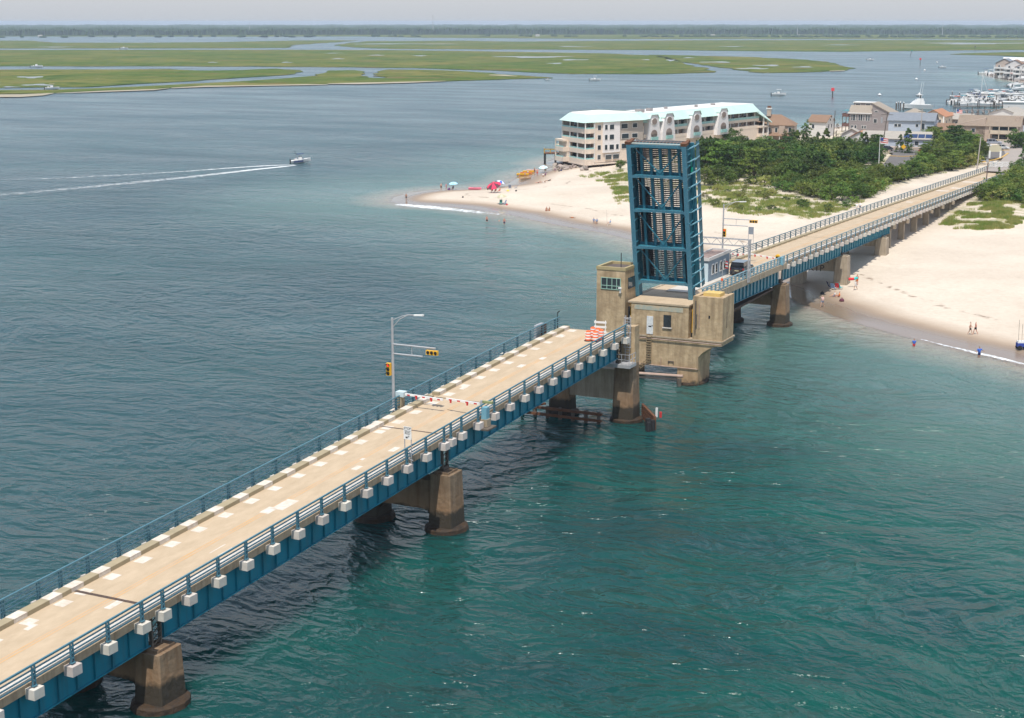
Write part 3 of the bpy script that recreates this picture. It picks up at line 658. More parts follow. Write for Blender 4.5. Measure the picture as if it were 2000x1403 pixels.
mb=MB(); mb.box(-63.12,-63.04,Y0-.12,Y0-.06,6.75,6.87); mb.build('handle',m_blk,dr)
mb=MB(); mb.box(-63.55,-63.2,Y0-.075,Y0-.06,6.6,6.75); mb.build('door_plate',m_blk,dr)
mb=MB(); mb.box(-61.7,-60.75,Y0-.02,Y0+.05,6.72,8.2); wn=mb.build('window',m_glass,BP); mb=MB(); mb.box(-61.8,-60.65,Y0-.12,Y0,6.6,6.72); mb.build('sill',m_block,wn)
mb=MB(); mb.box(-65.4,-59.3,Y0-.006,Y0+.02,8.62,9.15); mb.build('faded_lettering_band',mat('worn_blue_paint',(.28,.34,.30),.8,col2=(.50,.395,.26),scale=1.6,amt=.35,detail=8),BP)
mb=MB()
for x in (-63.68,-63.12): mb.beam((x,Y0-.22,2.6),(x,Y0-.22,5.6),.09,.09); mb.beam((x-.0,Y0-.22,2.6),(x-1.3,Y0-.30,1.5),.07,.07)
for k in range(10): mb.box(-63.7,-63.1,Y0-.32,Y0-.1,2.7+k*.3,2.78+k*.3)
for k in range(4): mb.box(-64.0-k*.3,-63.45-k*.3,Y0-.34,Y0-.2,2.42-k*.26,2.5-k*.26)
mb.build('ladder',mat('ladder_timber',(.26,.19,.11),.9),BP)
mb=MB(); mb.tube((-70.3,Y0-.16,5.25),(-54.4,Y0-.16,5.25),.06,6); mb.tube((-65.5,Y0-.1,2.05),(-57.3,Y0-.1,2.05),.05,6); mb.tube((-61.9,Y0-.06,3.0),(-61.9,Y0-.06,2.2),.04,5); mb.build('conduits',m_pipe,BP)
mb=MB(); mb.box(-61.0,-60.3,Y0-.1,Y0-.0,2.62,2.72); mb.box(-61.0,-60.93,Y0-.1,Y0,2.35,2.62); mb.box(-60.37,-60.3,Y0-.1,Y0,2.35,2.62); mb.build('bracket',m_wood,BP)
# loose fender logs between the legs
FB=thing('fender_boom','pale timber boom slung low between the legs of the bascule pier','fender',(-63,167.2,0))
mb=MB(); mb.tube((-69.5,166.6,.95),(-58.9,167.4,1.15),.2,8); mb.tube((-68,166.9,.5),(-59.5,167.5,.7),.13,8); mb.build('log',m_pipe,FB)
mb=MB()
for x in (-69,-66.3,-65.7,-59.2): mb.tube((x,167.1,-2),(x,167.1,.9),.25,8)
mb.build('pile',m_wood,FB)

# ---------------------------------------------------------------- raised bascule leaf
LF=thing('raised_bridge_leaf','teal steel drawbridge leaf raised almost upright, open grating deck seen from below','drawbridge leaf',(-62.8,171,9))
LA=R(11.6); LB=Vector((0,171.55,9.35))
def lp(x,s,t): return (x,LB.y-s*math.sin(LA)+t*math.cos(LA),LB.z+s*math.cos(LA)+t*math.sin(LA))
def lbox(mb,x0,x1,s0,s1,t0,t1):
    mb.add([lp(x0,s0,t0),lp(x1,s0,t0),lp(x1,s0,t1),lp(x0,s0,t1),lp(x0,s1,t0),lp(x1,s1,t0),lp(x1,s1,t1),lp(x0,s1,t1)],[(0,3,2,1),(4,5,6,7),(0,1,5,4),(1,2,6,5),(2,3,7,6),(3,0,4,7)])
SL=19.0
for X,nm in ((-59.62,'r'),(-66.42,'l')):
    mb=MB()
    mb.add([lp(X-.04,-1.2,.9),lp(X+.04,-1.2,.9),lp(X+.04,-1.2,1.6),lp(X-.04,-1.2,1.6),lp(X-.04,2.2,.05),lp(X+.04,2.2,.05),lp(X+.04,2.2,1.75),lp(X-.04,2.2,1.75)],[(0,3,2,1),(4,5,6,7),(0,1,5,4),(1,2,6,5),(2,3,7,6),(3,0,4,7)])
    lbox(mb,X-.04,X+.04,2.2,SL,.05,1.75); lbox(mb,X-.27,X+.27,1.2,SL,1.75,1.81)
    k=0
    while 1.5+k*1.35<SL:
        s=1.5+k*1.35; lbox(mb,X+.04,X+.18,s-.03,s+.03,.06,1.74); lbox(mb,X-.18,X-.04,s-.03,s+.03,.06,1.74); k+=1
    g=mb.build('main_girder',m_leaf,LF)
    mb=MB(); lbox(mb,X-.27,X+.27,.2,SL,0,.05); lbox(mb,X-.20,X+.20,-1.6,.2,.1,.15); mb.build('flange',m_rivet,g)
    mb=MB(); s=.3
    while s<SL:
        for q in (-.2,.2): lbox(mb,X+q-.025,X+q+.025,s,s+.05,-.02,0)
        s+=.16
    mb.build('rivets',m_tealf,g)
FBS=[2.05,6.4,11.0,15.2]
for s in FBS+[18.85]:
    mb=MB(); x0,x1=-66.15,-59.9
    lbox(mb,x0,x1,s-.03,s+.03,.25,1.35); lbox(mb,x0,x1,s-.03,s+.32,1.3,1.35); fb=mb.build('floor_beam',m_leaf,LF)
    mb=MB(); lbox(mb,x0+.9,x1-.5,s-.17,s+.17,.19,.25)
    for xa,xb in ((x0+.9,x0-.1),(x1-.5,x1+.1)):
        a=[lp(xa,s-.17,.19),lp(xa,s+.17,.19),lp(xb,s+.17,-.02),lp(xb,s-.17,-.02)]; b=[lp(xa,s-.17,.25),lp(xa,s+.17,.25),lp(xb,s+.17,.04),lp(xb,s-.17,.04)]
        mb.add(a+b,[(0,1,2,3),(4,5,6,7),(0,4,5,1),(2,6,7,3)])
    mb.build('bottom_flange',m_rivet,fb)
for X in (-65.25,-64.05,-62.9,-61.75,-60.6):
    mb=MB(); lbox(mb,X-.02,X+.02,1.9,SL,.95,1.6); lbox(mb,X-.16,X+.16,1.9,SL,.91,.95); mb.build('stringer',m_leaf,LF)
for a,b in zip(FBS,FBS[1:]+[18.85]):
    mb=MB(); c=(-62.9+0,a+.25,.62)
    for X in (-66.1,-59.95): mb.beam(lp(c[0],a+.35,.62),lp(X,b-.2,.62),.13,.13)
    lbox(mb,-63.35,-62.45,a+.05,a+.8,.58,.6); mb.build('cross_brace',m_leaf,LF)
mb=MB(); s=1.9
while s<SL+.1: lbox(mb,-66.1,-59.95,s,s+.125,1.64,1.76); s+=.235
gd=mb.build('deck_grating',m_grate,LF)
mb=MB()
for k in range(14): x=-65.9+k*.45; lbox(mb,x-.008,x+.008,1.9,SL,1.66,1.72)
mb.build('grating_bars',m_grate,gd)
mb=MB(); lbox(mb,-66.1,-64.75,1.9,13.4,1.785,1.82); lbox(mb,-61.0,-59.95,1.9,13.4,1.785,1.82); lbox(mb,-66.1,-65.3,13.4,SL,1.785,1.80); mb.build('side_plates',mat('dark_deck_plate',(.15,.125,.14),.8,col2=(.10,.085,.10),scale=3),LF)
for X,sd in ((-58.85,1),(-66.9,-1)):
    mb=MB()
    for t in (3.0,2.7,2.4,2.12): mb.beam(lp(X,1.2,t),lp(X,SL,t),.08,.08,up=(1,0,0))
    rl=mb.build('railing',m_teal_l,LF)
    mb=MB(); q=sorted((X-sd*.02,(-59.4 if sd>0 else -66.6)+sd*.02)); lbox(mb,q[0],q[1]-.12,1.2,SL,1.70,1.95); mb.build('edge_plate',m_leaf,LF)
    xg=-59.58 if sd>0 else -66.46
    for k in range(12):
        s=1.9+k*1.52
        mb=MB(); mb.beam(lp(X,s,1.3),lp(X,s,3.06),.12,.12,up=(1,0,0)); mb.beam(lp(xg+sd*.1,s-.1,.62),lp(xg+sd*.42,s-.02,.62),.1,.1); mb.beam(lp(xg+sd*.42,s,.62),lp(X+sd*.05,s+.12,1.55),.11,.11,up=(1,0,0)); mb.build('bracket_post',m_tealf,rl)
mb=MB(); lbox(mb,-66.7,-59.35,SL,SL+.12,.3,.7); lbox(mb,-66.4,-59.6,SL,SL+.1,1.4,1.9); mb.build('tip_plate',mat('pale_teal_steel',(.25,.40,.43),.5,col2=(.35,.3,.22),scale=1.5,amt=.5),LF)
for X in (-66.5,-59.65):
    mb=MB(); lbox(mb,X-.35,X+.35,SL+.02,SL+.35,.0,.9); lbox(mb,X-.2,X+.2,SL+.05,SL+.3,.9,1.9); mb.build('tip_lock',m_rust,LF)
mb=MB()
for k in range(16): lbox(mb,-66.2+k*.42,-66.16+k*.42,SL+.1,SL+.2,.7,1.4)
lbox(mb,-66.3,-59.7,SL+.15,SL+.22,1.0,1.06); mb.build('tip_teeth',mat('tip_grid',(.30,.2,.17),.7),LF)
mb=MB(); mb.beam(lp(-59.3,16.0,1.5),lp(-59.3,17.3,1.5),.05,.05); lbox(mb,-59.38,-59.2,15.6,16.1,1.4,1.65); mb.build('navigation_lamp',mat('green_lens',(.02,.4,.25),.3),LF)

# ---------------------------------------------------------------- shore-side viaduct
RV=thing('beach_viaduct','concrete bridge deck running from the raised leaf over the beach to the trees','bridge',(-62.8,250,0))
YE=452.
Ys=ysteps(172.0,YE)
mb=MB(); slab(mb,-66.55,-59.05,-.42,0,Ys); mb.build('road_deck',m_deck,RV)
mb=MB(); slab(mb,-59.05,-58.62,-.72,.06,ysteps(172.7,209.4)); slab(mb,-67.0,-66.55,-.7,.06,ysteps(172.7,209.4)); mb.build('fascia_beam',m_conc,RV)
mb=MB(); slab(mb,-59.05,-59.0,-.5,.02,ysteps(209.4,YE)); slab(mb,-66.6,-66.55,-.5,.02,ysteps(209.4,YE)); mb.build('deck_edge',m_fasc,RV)
mb=MB()
y=190.5
while y<YE-4:
    slab(mb,-66.2,-65.5,0,.28,ysteps(y,y+2.55)); y+=3.1
mb.build('far_curb',m_curb,RV); mb=MB(); slab(mb,-59.6,-59.1,0,.22,ysteps(209,YE)); mb.build('near_curb',m_block,RV)
for a,b,bt in ((172.7,208.0,-2.75),(209.4,243.2,-2.55),(243.9,279.3,-2.35)):
    g=girder(RV,-59.42,a,b,-.5 if a>209 else -.74,bt,1,step=1.55); girder(RV,-66.2,a,b,-.5 if a>209 else -.74,bt,-1,step=1.55)
mb=MB()
for X in (-60.9,-62.9,-64.7): slab(mb,X-.2,X+.2,-1.3,-.42,ysteps(173,279.3))
mb.build('stringers',m_teal,RV)
mb=MB()
for X in (-60.1,-62,-63.7,-65.5): slab(mb,X-.25,X+.25,-.95,-.42,ysteps(279.6,YE-10))
mb.build('concrete_beams',m_dryp,RV)
for y,zt,wl in ((207.6,dz(207.6)-3.0,(2.3,5.1)),(243.0,dz(243)-2.8,(2.0,4.6)),(271.4,dz(272)-2.6,(2.4,4.4))):
    bm_=pier(RV,y,2.1,zt,m_pier if y<210 else m_dryp,zb=-2,wall=wl,arch=False,foot=y<210,seed=41+int(y),tx=.3)
    mb=MB(); z=dz(y+1)
    for X in (-59.35,-66.2): mb.box(X-.22,X+.22,y+.6,y+1.6,zt,z-2.3)
    mb.build('bearings',m_wood,bm_)
# bascule rear wall under the first span, brown
mb=MB(); mb.box(-66.1,-59.8,175.5,207.0,5.2,5.5); mb.build('service_floor',mat('brown_soffit',(.12,.07,.05),.9,col2=(.07,.045,.035),scale=1),RV)
yb=280.0
while yb<345:
    mb=MB(); z=dz(yb)-.95; mb.box(-67.1,-58.5,yb-.45,yb+.45,z-.75,z-.004); bt=mb.build('bent_cap',m_dryp,RV)
    for cx in (-59.9,-65.8): mb=MB(); column(mb,cx-.55,cx+.55,yb-.4,yb+.4,-1,z-.75,tx=.06,ty=.05,ch=.08); mb.build('column',m_dryp,bt)
    yb+=11.7
mb=MB(); mb.box(-67.2,-58.4,380,452,-1,dz(416)-.9); mb.build('abutment',m_dryp,RV)
pn=[209.6+3.1*k for k in range(78)]; pf=[190.5+3.1*k for k in range(84)]
railing(RV,XN,pn,1,m_teal_l,(209,YE)); railing(RV,XF,pf,-1,m_teal_l,(189,YE)); block_parts(RV,XN,pn,1); block_parts(RV,XF,pf[7:],-1)
# paler railing on the fascia beside the car
mb=MB(); Yr=ysteps(186.0 if False else 173.2,208.6)
for h,w_ in ((1.13,.12),(.85,.09),(.55,.09),(.25,.09)):
    for a,b in zip(Yr[:-1],Yr[1:]): mb.beam((-58.8,a,dz(a)+h),(-58.8,b,dz(b)+h),w_,w_)
rl=mb.build('pale_railing',mat('sunbleached_teal',(.22,.38,.44),.5,col2=(.17,.31,.37),scale=1),RV)
p0=None
for k in range(23):
    y=173.6+k*1.58; mb=MB()
    if p0 is None: mb.box(-.07,.07,-.18,.18,0,1.2); p0=mb.build('post',MATS['sunbleached_teal'],rl); o=p0
    else: o=dup(p0,parent=rl)
    o.location=(-58.8,y,dz(y)-.02); o.location=(o.location[0],o.location[1],dz(y)-.02)
mb=MB()
for a,b in zip(Ys[:-1],Ys[1:]): 
    if a>176: patch(mb,-62.72,-62.60,a,b,.005); patch(mb,-62.45,-62.33,a,b,.005)
mb.build('centre_line',m_yel,RV)
mb=MB(); 
for y in (243.5,279.6,303.5,327,350,374,398,422): patch(mb,-65.5,-59.62,y,y+.18,.007)
mb.build('expansion_joints',m_joint,RV)
PATCHP[0]=RV
for (y,l,x0,x1) in ((290,2.2,-62.2,-60.4),(318,1.6,-64.8,-63.5),(352,2.5,-65.2,-62.5),(362,3,-63.8,-60.6),(384,3,-65.,-61),(405,2,-64,-60.5),(340,1.2,-61.5,-60)): patch(mb,x0,x1,y,y+l,.006)
PATCHP[0]=None
# graffiti on the cross walls facing the water
gr_m=mat('graffiti_paint',(.03,.02,.02),.8); gr_r=mat('red_graffiti',(.45,.12,.12),.8)
def text(parent,name,s,size,loc,rot,m,ext=.004):
    cu=bpy.data.curves.new(name,'FONT'); cu.body=s; cu.size=size; cu.extrude=ext; cu.align_x='CENTER'; cu.align_y='CENTER'
    t=bpy.data.objects.new('tmp',cu); COL.objects.link(t); dg=bpy.context.evaluated_depsgraph_get(); me=bpy.data.meshes.new_from_object(t.evaluated_get(dg))
    bpy.data.objects.remove(t); me.materials.clear(); me.materials.append(m)
    M=Matrix.Translation(Vector(loc)-(rootloc(parent) if parent else Vector((0,0,0))))@Euler(rot).to_matrix().to_4x4(); me.transform(M)
    o=bpy.data.objects.new(name,me); COL.objects.link(o)
    if parent: setpar(o,parent)
    return o
text(RV,'graffiti','KTP',1.5,(-63.3,243.34,2.9),(math.pi/2,0,0),gr_m); text(RV,'graffiti','NLSTONE',.8,(-63.0,243.34,4.1),(math.pi/2,0,0),gr_m); text(RV,'red_graffiti','Pool~',1.1,(-63.2,271.74,3.8),(math.pi/2,0,0),gr_r)
# ---------------------------------------------------------------- buildings on the island
def Zat(y,D): return CAMH-D*math.tan(CAMTH-math.atan((701.5-y)/3000.))
def azx(x): return math.atan((x-1000)/3000.*.986)-CAMAZ
def siding(n,c,k=.8): return mat(n,c,.8,col2=tuple(q*k for q in c),scale=.5,amt=.5,detail=6,stretch=(1,1,6),bump=.01,bscale=2)
def shingle(n,c,k=.75): return mat(n,c,.9,col2=tuple(q*k for q in c),scale=1.2,amt=.6,detail=7)
m_trim=mat('white_trim',(.70,.68,.65),.6); m_win=mat('house_window_glass',(.035,.045,.055),.08,spec=.8)
def wins(parent,lst,side='front',W=0,trim=None,name='window'):
    """lst (u,z,w,h): u along the wall; side front (y=W) or right (x=W)"""
    for u,z,w_,h in lst:
        f=MB();p=MB();e=.1
        if side=='front': f.box(u-w_/2-e,u+w_/2+e,W-.06,W-.003,z-e,z+h+e); p.box(u-w_/2,u+w_/2,W-.09,W-.061,z,z+h)
        else: f.box(W+.003,W+.06,u-w_/2-e,u+w_/2+e,z-e,z+h+e); p.box(W+.061,W+.09,u-w_/2,u+w_/2,z,z+h)
        o=f.build(name,trim or m_trim,parent); p.build('pane',m_win,o)
def roof(mb,kind,x0,x1,y0,y1,z,h,ov=.45,th=.18):
    a,b,c,d=x0-ov,x1+ov,y0-ov,y1+ov
    if kind=='gx':
        m=(c+d)/2; mb.hexa([(a,c,z-.1),(b,c,z-.1),(b,m,z+h),(a,m,z+h)],[(a,c,z-.1+th),(b,c,z-.1+th),(b,m,z+h+th),(a,m,z+h+th)]); mb.hexa([(a,m,z+h),(b,m,z+h),(b,d,z-.1),(a,d,z-.1)],[(a,m,z+h+th),(b,m,z+h+th),(b,d,z-.1+th),(a,d,z-.1+th)])
    elif kind=='gy':
        m=(a+b)/2; mb.hexa([(a,c,z-.1),(m,c,z+h),(m,d,z+h),(a,d,z-.1)],[(a,c,z-.1+th),(m,c,z+h+th),(m,d,z+h+th),(a,d,z-.1+th)]); mb.hexa([(m,c,z+h),(b,c,z-.1),(b,d,z-.1),(m,d,z+h)],[(m,c,z+h+th),(b,c,z-.1+th),(b,d,z-.1+th),(m,d,z+h+th)])
    elif kind=='hip':
        k=min(b-a,d-c)/2; 
        if b-a>=d-c: r=[(a+k,(c+d)/2),(b-k,(c+d)/2)]
        else: r=[((a+b)/2,c+k),((a+b)/2,d-k)]
        n=len(mb.v); vs=[(a,c,z),(b,c,z),(b,d,z),(a,d,z),(r[0][0],r[0][1],z+h),(r[1][0]+.01,r[1][1]+.01,z+h)]
        fs=[(0,1,5,4),(1,2,5),(2,3,4,5),(3,0,4),(3,2,1,0)] if b-a>=d-c else [(0,1,4),(1,2,5,4),(2,3,5),(3,0,4,5),(3,2,1,0)]
        mb.add(vs,fs)
    elif kind=='flat': mb.box(a,b,c,d,z,z+.3)
def walls(mb,kind,x0,x1,y0,y1,z0,z,h):
    mb.box(x0,x1,y0,y1,z0,z)
    if kind=='gx': m=(y0+y1)/2; mb.add([(x0,y0,z),(x0,y1,z),(x0,m,z+h*.93),(x1,y0,z),(x1,y1,z),(x1,m,z+h*.93)],[(0,1,2),(5,4,3),(0,2,5,3),(1,4,5,2)])
    if kind=='gy': m=(x0+x1)/2; mb.add([(x0,y0,z),(x1,y0,z),(m,y0,z+h*.93),(x0,y1,z),(x1,y1,z),(m,y1,z+h*.93)],[(0,1,2),(5,4,3),(0,2,5,3),(1,4,5,2)])
def place(t,x,D,extra=0,z=None):
    p=GL(x,D); t.location=(p[0],p[1],gz(p[0],p[1]) if z is None else z); t.rotation_euler=(0,0,-azx(x)+R(extra)); t['_z']=0; del t['_z']
def simple_house(name,label,x,D,extra,W,Dp,h,rk,rh,cw,cr,front=[],right=[],z=2.0,extras=None,cat='house'):
    t=thing(name,label,cat); x0,x1=-W/2,W/2
    mb=MB(); walls(mb,rk,x0,x1,0,Dp,-1.2,h,rh); mb.build('wall',cw,t)
    mb=MB(); roof(mb,rk,x0,x1,0,Dp,h,rh); rf=mb.build('roof',cr,t)
    wins(t,front,'front',0); wins(t,right,'right',x1)
    if extras: extras(t,rf)
    place(t,x,D,extra,z); return t
c_tan=siding('tan_siding',(.46,.36,.29)); c_grey=siding('grey_shake',(.27,.235,.23)); c_white=siding('white_siding',(.66,.63,.60)); c_blue=siding('pale_blue_siding',(.42,.47,.55)); c_cream=siding('cream_siding',(.56,.47,.36)); c_pink=siding('sand_siding',(.50,.40,.33))
r_brown=shingle('brown_shingle',(.25,.155,.10)); r_tan=shingle('tan_shingle',(.33,.28,.225)); r_org=shingle('orange_shingle',(.42,.20,.11)); r_gb=shingle('grey_brown_shingle',(.27,.21,.16)); r_grey=shingle('grey_shingle',(.21,.23,.26)); r_lg=shingle('pale_grey_shingle',(.38,.345,.30))

# --- large condominium block with the mint metal roof
CO=thing('condominium','long four-storey cream condominium with mint green metal roof at the water edge','apartment building',(-175,425,0))
m_mint=mat('mint_metal_roof',(.45,.60,.54),.55,col2=(.50,.645,.59),scale=.4,amt=.4); m_flat=mat('white_membrane_roof',(.74,.72,.68),.7,col2=(.66,.64,.61),scale=.3)
m_cw=mat('cream_stucco',(.72,.60,.49),.85,col2=(.66,.55,.45),scale=.3,amt=.5); m_ctan=siding('warm_grey_shingle_wall',(.42,.36,.31)); m_cwh=siding('white_panel_wall',(.74,.70,.68),.92)
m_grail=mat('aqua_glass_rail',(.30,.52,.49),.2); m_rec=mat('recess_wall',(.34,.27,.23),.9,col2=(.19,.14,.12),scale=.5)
class Fr:
    """local frame on a wall from p to q: u along, o outward, z up"""
    def __init__(s,p,q): 
        s.p=Vector((p[0],p[1],0)); d=Vector((q[0]-p[0],q[1]-p[1],0)); s.L=d.length; s.d=d.normalized(); s.n=Vector((s.d.y,-s.d.x,0))
    def box(s,mb,u0,u1,o0,o1,z0,z1):
        f=lambda u,o,z:tuple(s.p+s.d*u+s.n*o+Vector((0,0,z)))
        mb.hexa([f(u0,o1,z0),f(u1,o1,z0),f(u1,o0,z0),f(u0,o0,z0)],[f(u0,o1,z1),f(u1,o1,z1),f(u1,o0,z1),f(u0,o0,z1)])
    def pt(s,u,o,z): return tuple(s.p+s.d*u+s.n*o+Vector((0,0,z)))
A0=(-189.5,428.5);A1=(-187,419.5);A2=(-175.3,409.5);A3=(-165.8,430.5);B1=(-166.8,437);B2=(-153.6,507)
FL=[2.3,5.2,8.1,11.0]; EA=13.6; EB=12.5
def inset(poly,k):
    c=(sum(p[0] for p in poly)/len(poly),sum(p[1] for p in poly)/len(poly)); return [(p[0]+(c[0]-p[0])*k,p[1]+(c[1]-p[1])*k) for p in poly]
blockA=[(-187.2,421.5),(-185.8,420.2),(-175.4,411.2),(-166.9,430.2),(-167.5,436.5),(-183.5,440)]
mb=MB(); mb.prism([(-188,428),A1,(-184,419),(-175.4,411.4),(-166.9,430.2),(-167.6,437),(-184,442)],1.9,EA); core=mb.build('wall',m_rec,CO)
f1=Fr(A1,A2); f2=Fr(A2,A3); f0=Fr(A0,A1)
mb=MB(); gl=MB(); wp=MB(); ps=MB()
for i,z in enumerate(FL):   # balcony bands on the water-facing corner
    L1=f1.L
    f1.box(mb,-1 if i<3 else .2,L1+.2,-1.6,.35,z-.55,z+.02); f1.box(mb,0,L1+.2,.15,.35,z+.02,z+.75); f1.box(gl,.1,L1+.1,.22,.28,z+.75,z+1.15)
    f2.box(mb,-.2,3.2,-1.4,.35,z-.55,z+.02); f2.box(mb,-.2,3.2,.15,.35,z+.02,z+.75); f2.box(gl,-.1,3.2,.22,.28,z+.75,z+1.15)
    f0.box(mb,0,f0.L,-1.4,.2,z-.55,z+.75) if i<4 else None; f0.box(gl,0,f0.L,.05,.12,z+.75,z+1.15)
    for u in (1.5,4.6,7.9,11.0,13.2): f1.box(wp,u,u+1.7,-1.62,-1.5,z+.1,z+2.1)
f1.box(mb,-1,L1+.4,-1.6,.45,1.35,1.75); f2.box(mb,-.3,24,-1.4,.5,1.35,1.75)
for u in (0.1,5.2,10.3,15.3):
    if u<f1.L+.2: f1.box(ps,u,u+.28,.0,.3,2.2,EA)
f2.box(ps,3.1,3.4,-.2,.3,2.2,EA)
bal=mb.build('balcony_bands',m_cw,CO); gl.build('glass_rail',m_grail,bal); ps.build('balcony_posts',m_trim,CO); wp.build('balcony_doors',m_win,CO)
mb=MB(); f2.box(mb,3.4,6.6,-1.8,.0,1.9,EA); mb.build('corner_wall',m_cw,CO); 
mb=MB(); f2.box(mb,6.6,13.3,-1.8,.35,4.6,EA); mb.build('white_bay',m_cwh,CO)
mb=MB(); f2.box(mb,6.6,13.3,-1.8,.0,1.9,4.6); f2.box(mb,13.3,f2.L,-1.8,-.05,1.9,7.8); mb.build('lower_wall',m_cw,CO)
mb=MB(); f2.box(mb,13.3,f2.L,-1.8,-.05,7.8,EA); mb.build('upper_wall',m_ctan,CO)
def fwin(fr,lst,out=.36):
    for u,z,w_,h in lst:
        a=MB(); fr.box(a,u,u+w_,out,out+.06,z,z+h); b=MB(); fr.box(b,u+.12,u+w_-.12,out+.06,out+.09,z+.12,z+h-.12); o=a.build('window',m_trim,CO); b.build('pane',m_win,o)
for z in (5.4,8.3,11.2): fwin(f2,[(7.1,z,1.2,1.6),(9.0,z,1.9,1.6)]); 
fwin(f2,[(11.6,5.4,1.2,1.6),(7.4,2.6,2.6,1.5),(10.4,2.6,2.6,1.5)],.02 if False else .36); fwin(f2,[(4.6,z,1.4,1.5) for z in (2.7,5.5,8.4,11.2)]+[(14,11.2,2.7,1.6),(14.2,8.3,3.0,1.6),(14.2,5.4,3.,1.6),(18.6,11.3,2.0,1.5),(18.4,8.4,2.4,1.4),(18.4,5.5,2.4,1.4)],.0)
fa=Fr((-192.5,432),(-188.6,418.2)); fb=Fr((-188.6,418.2),(-184.5,414.8)); mb=MB(); gl=MB()
for z in (2.3,5.2):
    for f in (fa,fb): f.box(mb,-.1,f.L+.1,-2.6,.3,z-.55,z+.75); f.box(gl,0,f.L,.1,.2,z+.75,z+1.1)
for f in (fa,fb): f.box(mb,0,f.L,-2.8,-1.0,1.9,7.6)
fb.box(mb,0,fb.L,-1,.3,7.6,8.2); fb.box(mb,0,.35,.0,.3,2,8); a_=mb.build('low_annex',m_cw,CO); gl.build('glass_rail',m_grail,a_)
# piles under the block
mb=MB()
for u in np.arange(0,15,2.5): f1.box(mb,u,u+.35,-.5,-.15,-1,1.4); f1.box(mb,u,u+.35,-5,-4.6,-1,1.9)
for u in np.arange(0,22,2.6): f2.box(mb,u,u+.35,-.5,-.15,.0,1.4)
mb.build('piles',m_wood,CO)
# wing running away from the camera
fw=Fr(B1,B2); LW=fw.L
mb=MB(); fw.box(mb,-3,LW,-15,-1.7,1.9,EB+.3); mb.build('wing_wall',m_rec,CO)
mb=MB(); fw.box(mb,0,LW,-1.7,0,1.9,6.9); fw.box(mb,0,LW,-1.7,.05,6.9,7.9)
fw.box(mb,0,LW,-1.7,.02,9.3,10.15); mb.build('gallery_parapet',m_cw,CO)
gl=MB(); fw.box(gl,0,LW,-.1,0,10.15,10.9); gl.build('gallery_glass_rail',m_grail,CO)
mb=MB(); u=1.
while u<LW: fw.box(mb,u,u+.25,-.3,0,7.9,9.3); fw.box(mb,u,u+.25,-.3,0,10.15,EB); u+=5.6
mb.build('gallery_posts',m_trim,CO)
wp=MB(); u=2
while u<LW-3: fw.box(wp,u,u+1.6,-1.69,-1.6,10.3,12.1); fw.box(wp,u+.4,u+2.4,-1.69,-1.6,8,9.2); u+=4.1
wp.build('gallery_doors',m_win,CO)
fw2=[(u,2.6,2.4,1.6) for u in (6,17,26,34,44,53,62)]
fwin(fw,fw2,.02)
def ngon(fr,u,z,r,n,o0,o1,mb,sq=1.0):
    A=[fr.pt(u+r*1.45*math.cos(2*math.pi*(k+.5)/n),o0,z+sq*r*math.sin(2*math.pi*(k+.5)/n)) for k in range(n)]; B=[fr.pt(u+r*1.45*math.cos(2*math.pi*(k+.5)/n),o1,z+sq*r*math.sin(2*math.pi*(k+.5)/n)) for k in range(n)]
    mb.add(A+B,[tuple(range(n)),tuple(range(2*n-1,n-1,-1))]+[(i,(i+1)%n,n+(i+1)%n,n+i) for i in range(n)])
for px in (1277,1307,1361,1413):   # white gabled towers with octagon and arched openings
    a=azx(px); best=min(np.arange(0,LW,.25),key=lambda u:abs(math.atan2(fw.pt(u,1,0)[0],fw.pt(u,1,0)[1])-a)); u=best
    mb=MB(); w0,w1=3.9,2.9
    pr=[(-w0,6.3),(w0,6.3),(w0*.93,9),(w1,EB),(w1*.9,13.3),(1.8,14.5),(-1.8,14.5),(-w1*.9,13.3),(-w1,EB),(-w0*.93,9)]
    A=[fw.pt(u+q[0],1.3,q[1]) for q in pr]; B=[fw.pt(u+q[0],-2.4,q[1]) for q in pr]; n=len(pr)
    mb.add(A+B,[tuple(range(n)),tuple(range(2*n-1,n-1,-1))]+[(i,(i+1)%n,n+(i+1)%n,n+i) for i in range(n)]); to=mb.build('gable_tower',m_cwh,CO)
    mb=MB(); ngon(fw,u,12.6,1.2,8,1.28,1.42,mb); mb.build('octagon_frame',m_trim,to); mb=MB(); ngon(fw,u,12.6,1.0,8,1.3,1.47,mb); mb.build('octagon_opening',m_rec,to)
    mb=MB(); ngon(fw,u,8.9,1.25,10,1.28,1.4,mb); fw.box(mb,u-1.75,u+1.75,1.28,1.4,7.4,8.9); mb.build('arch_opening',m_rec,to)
    mb=MB(); fw.box(mb,u-1.9,u+1.9,1.4,1.75,7.0,8.0); mb.build('arch_rail',m_grail,to)
    mb=MB(); q=pr
    for k in (4,5,6): 
        p0=pr[k];p1=pr[k+1]
        A=[fw.pt(u+p0[0]*1.06,1.5,p0[1]+.02),fw.pt(u+p1[0]*1.06,1.5,p1[1]+.02),fw.pt(u+p1[0]*1.06,-3.2,p1[1]+.02),fw.pt(u+p0[0]*1.06,-3.2,p0[1]+.02)]
        mb.add(A+[(v[0],v[1],v[2]+.15) for v in A],[(0,1,2,3),(7,6,5,4),(0,4,5,1),(1,5,6,2),(2,6,7,3),(3,7,4,0)])
    mb.build('tower_cap',m_mint,to)
# stair landing between block and wing
mb=MB(); fw.box(mb,-4,.5,-1,.8,5.0,7.0); fw.box(mb,-4,.5,-1,.8,7.9,8.9); fw.box(mb,-3.9,-3.6,.4,.8,1.9,EB-1); fw.box(mb,.1,.4,.4,.8,1.9,EB-1); mb.build('stair_landing',m_cw,CO)
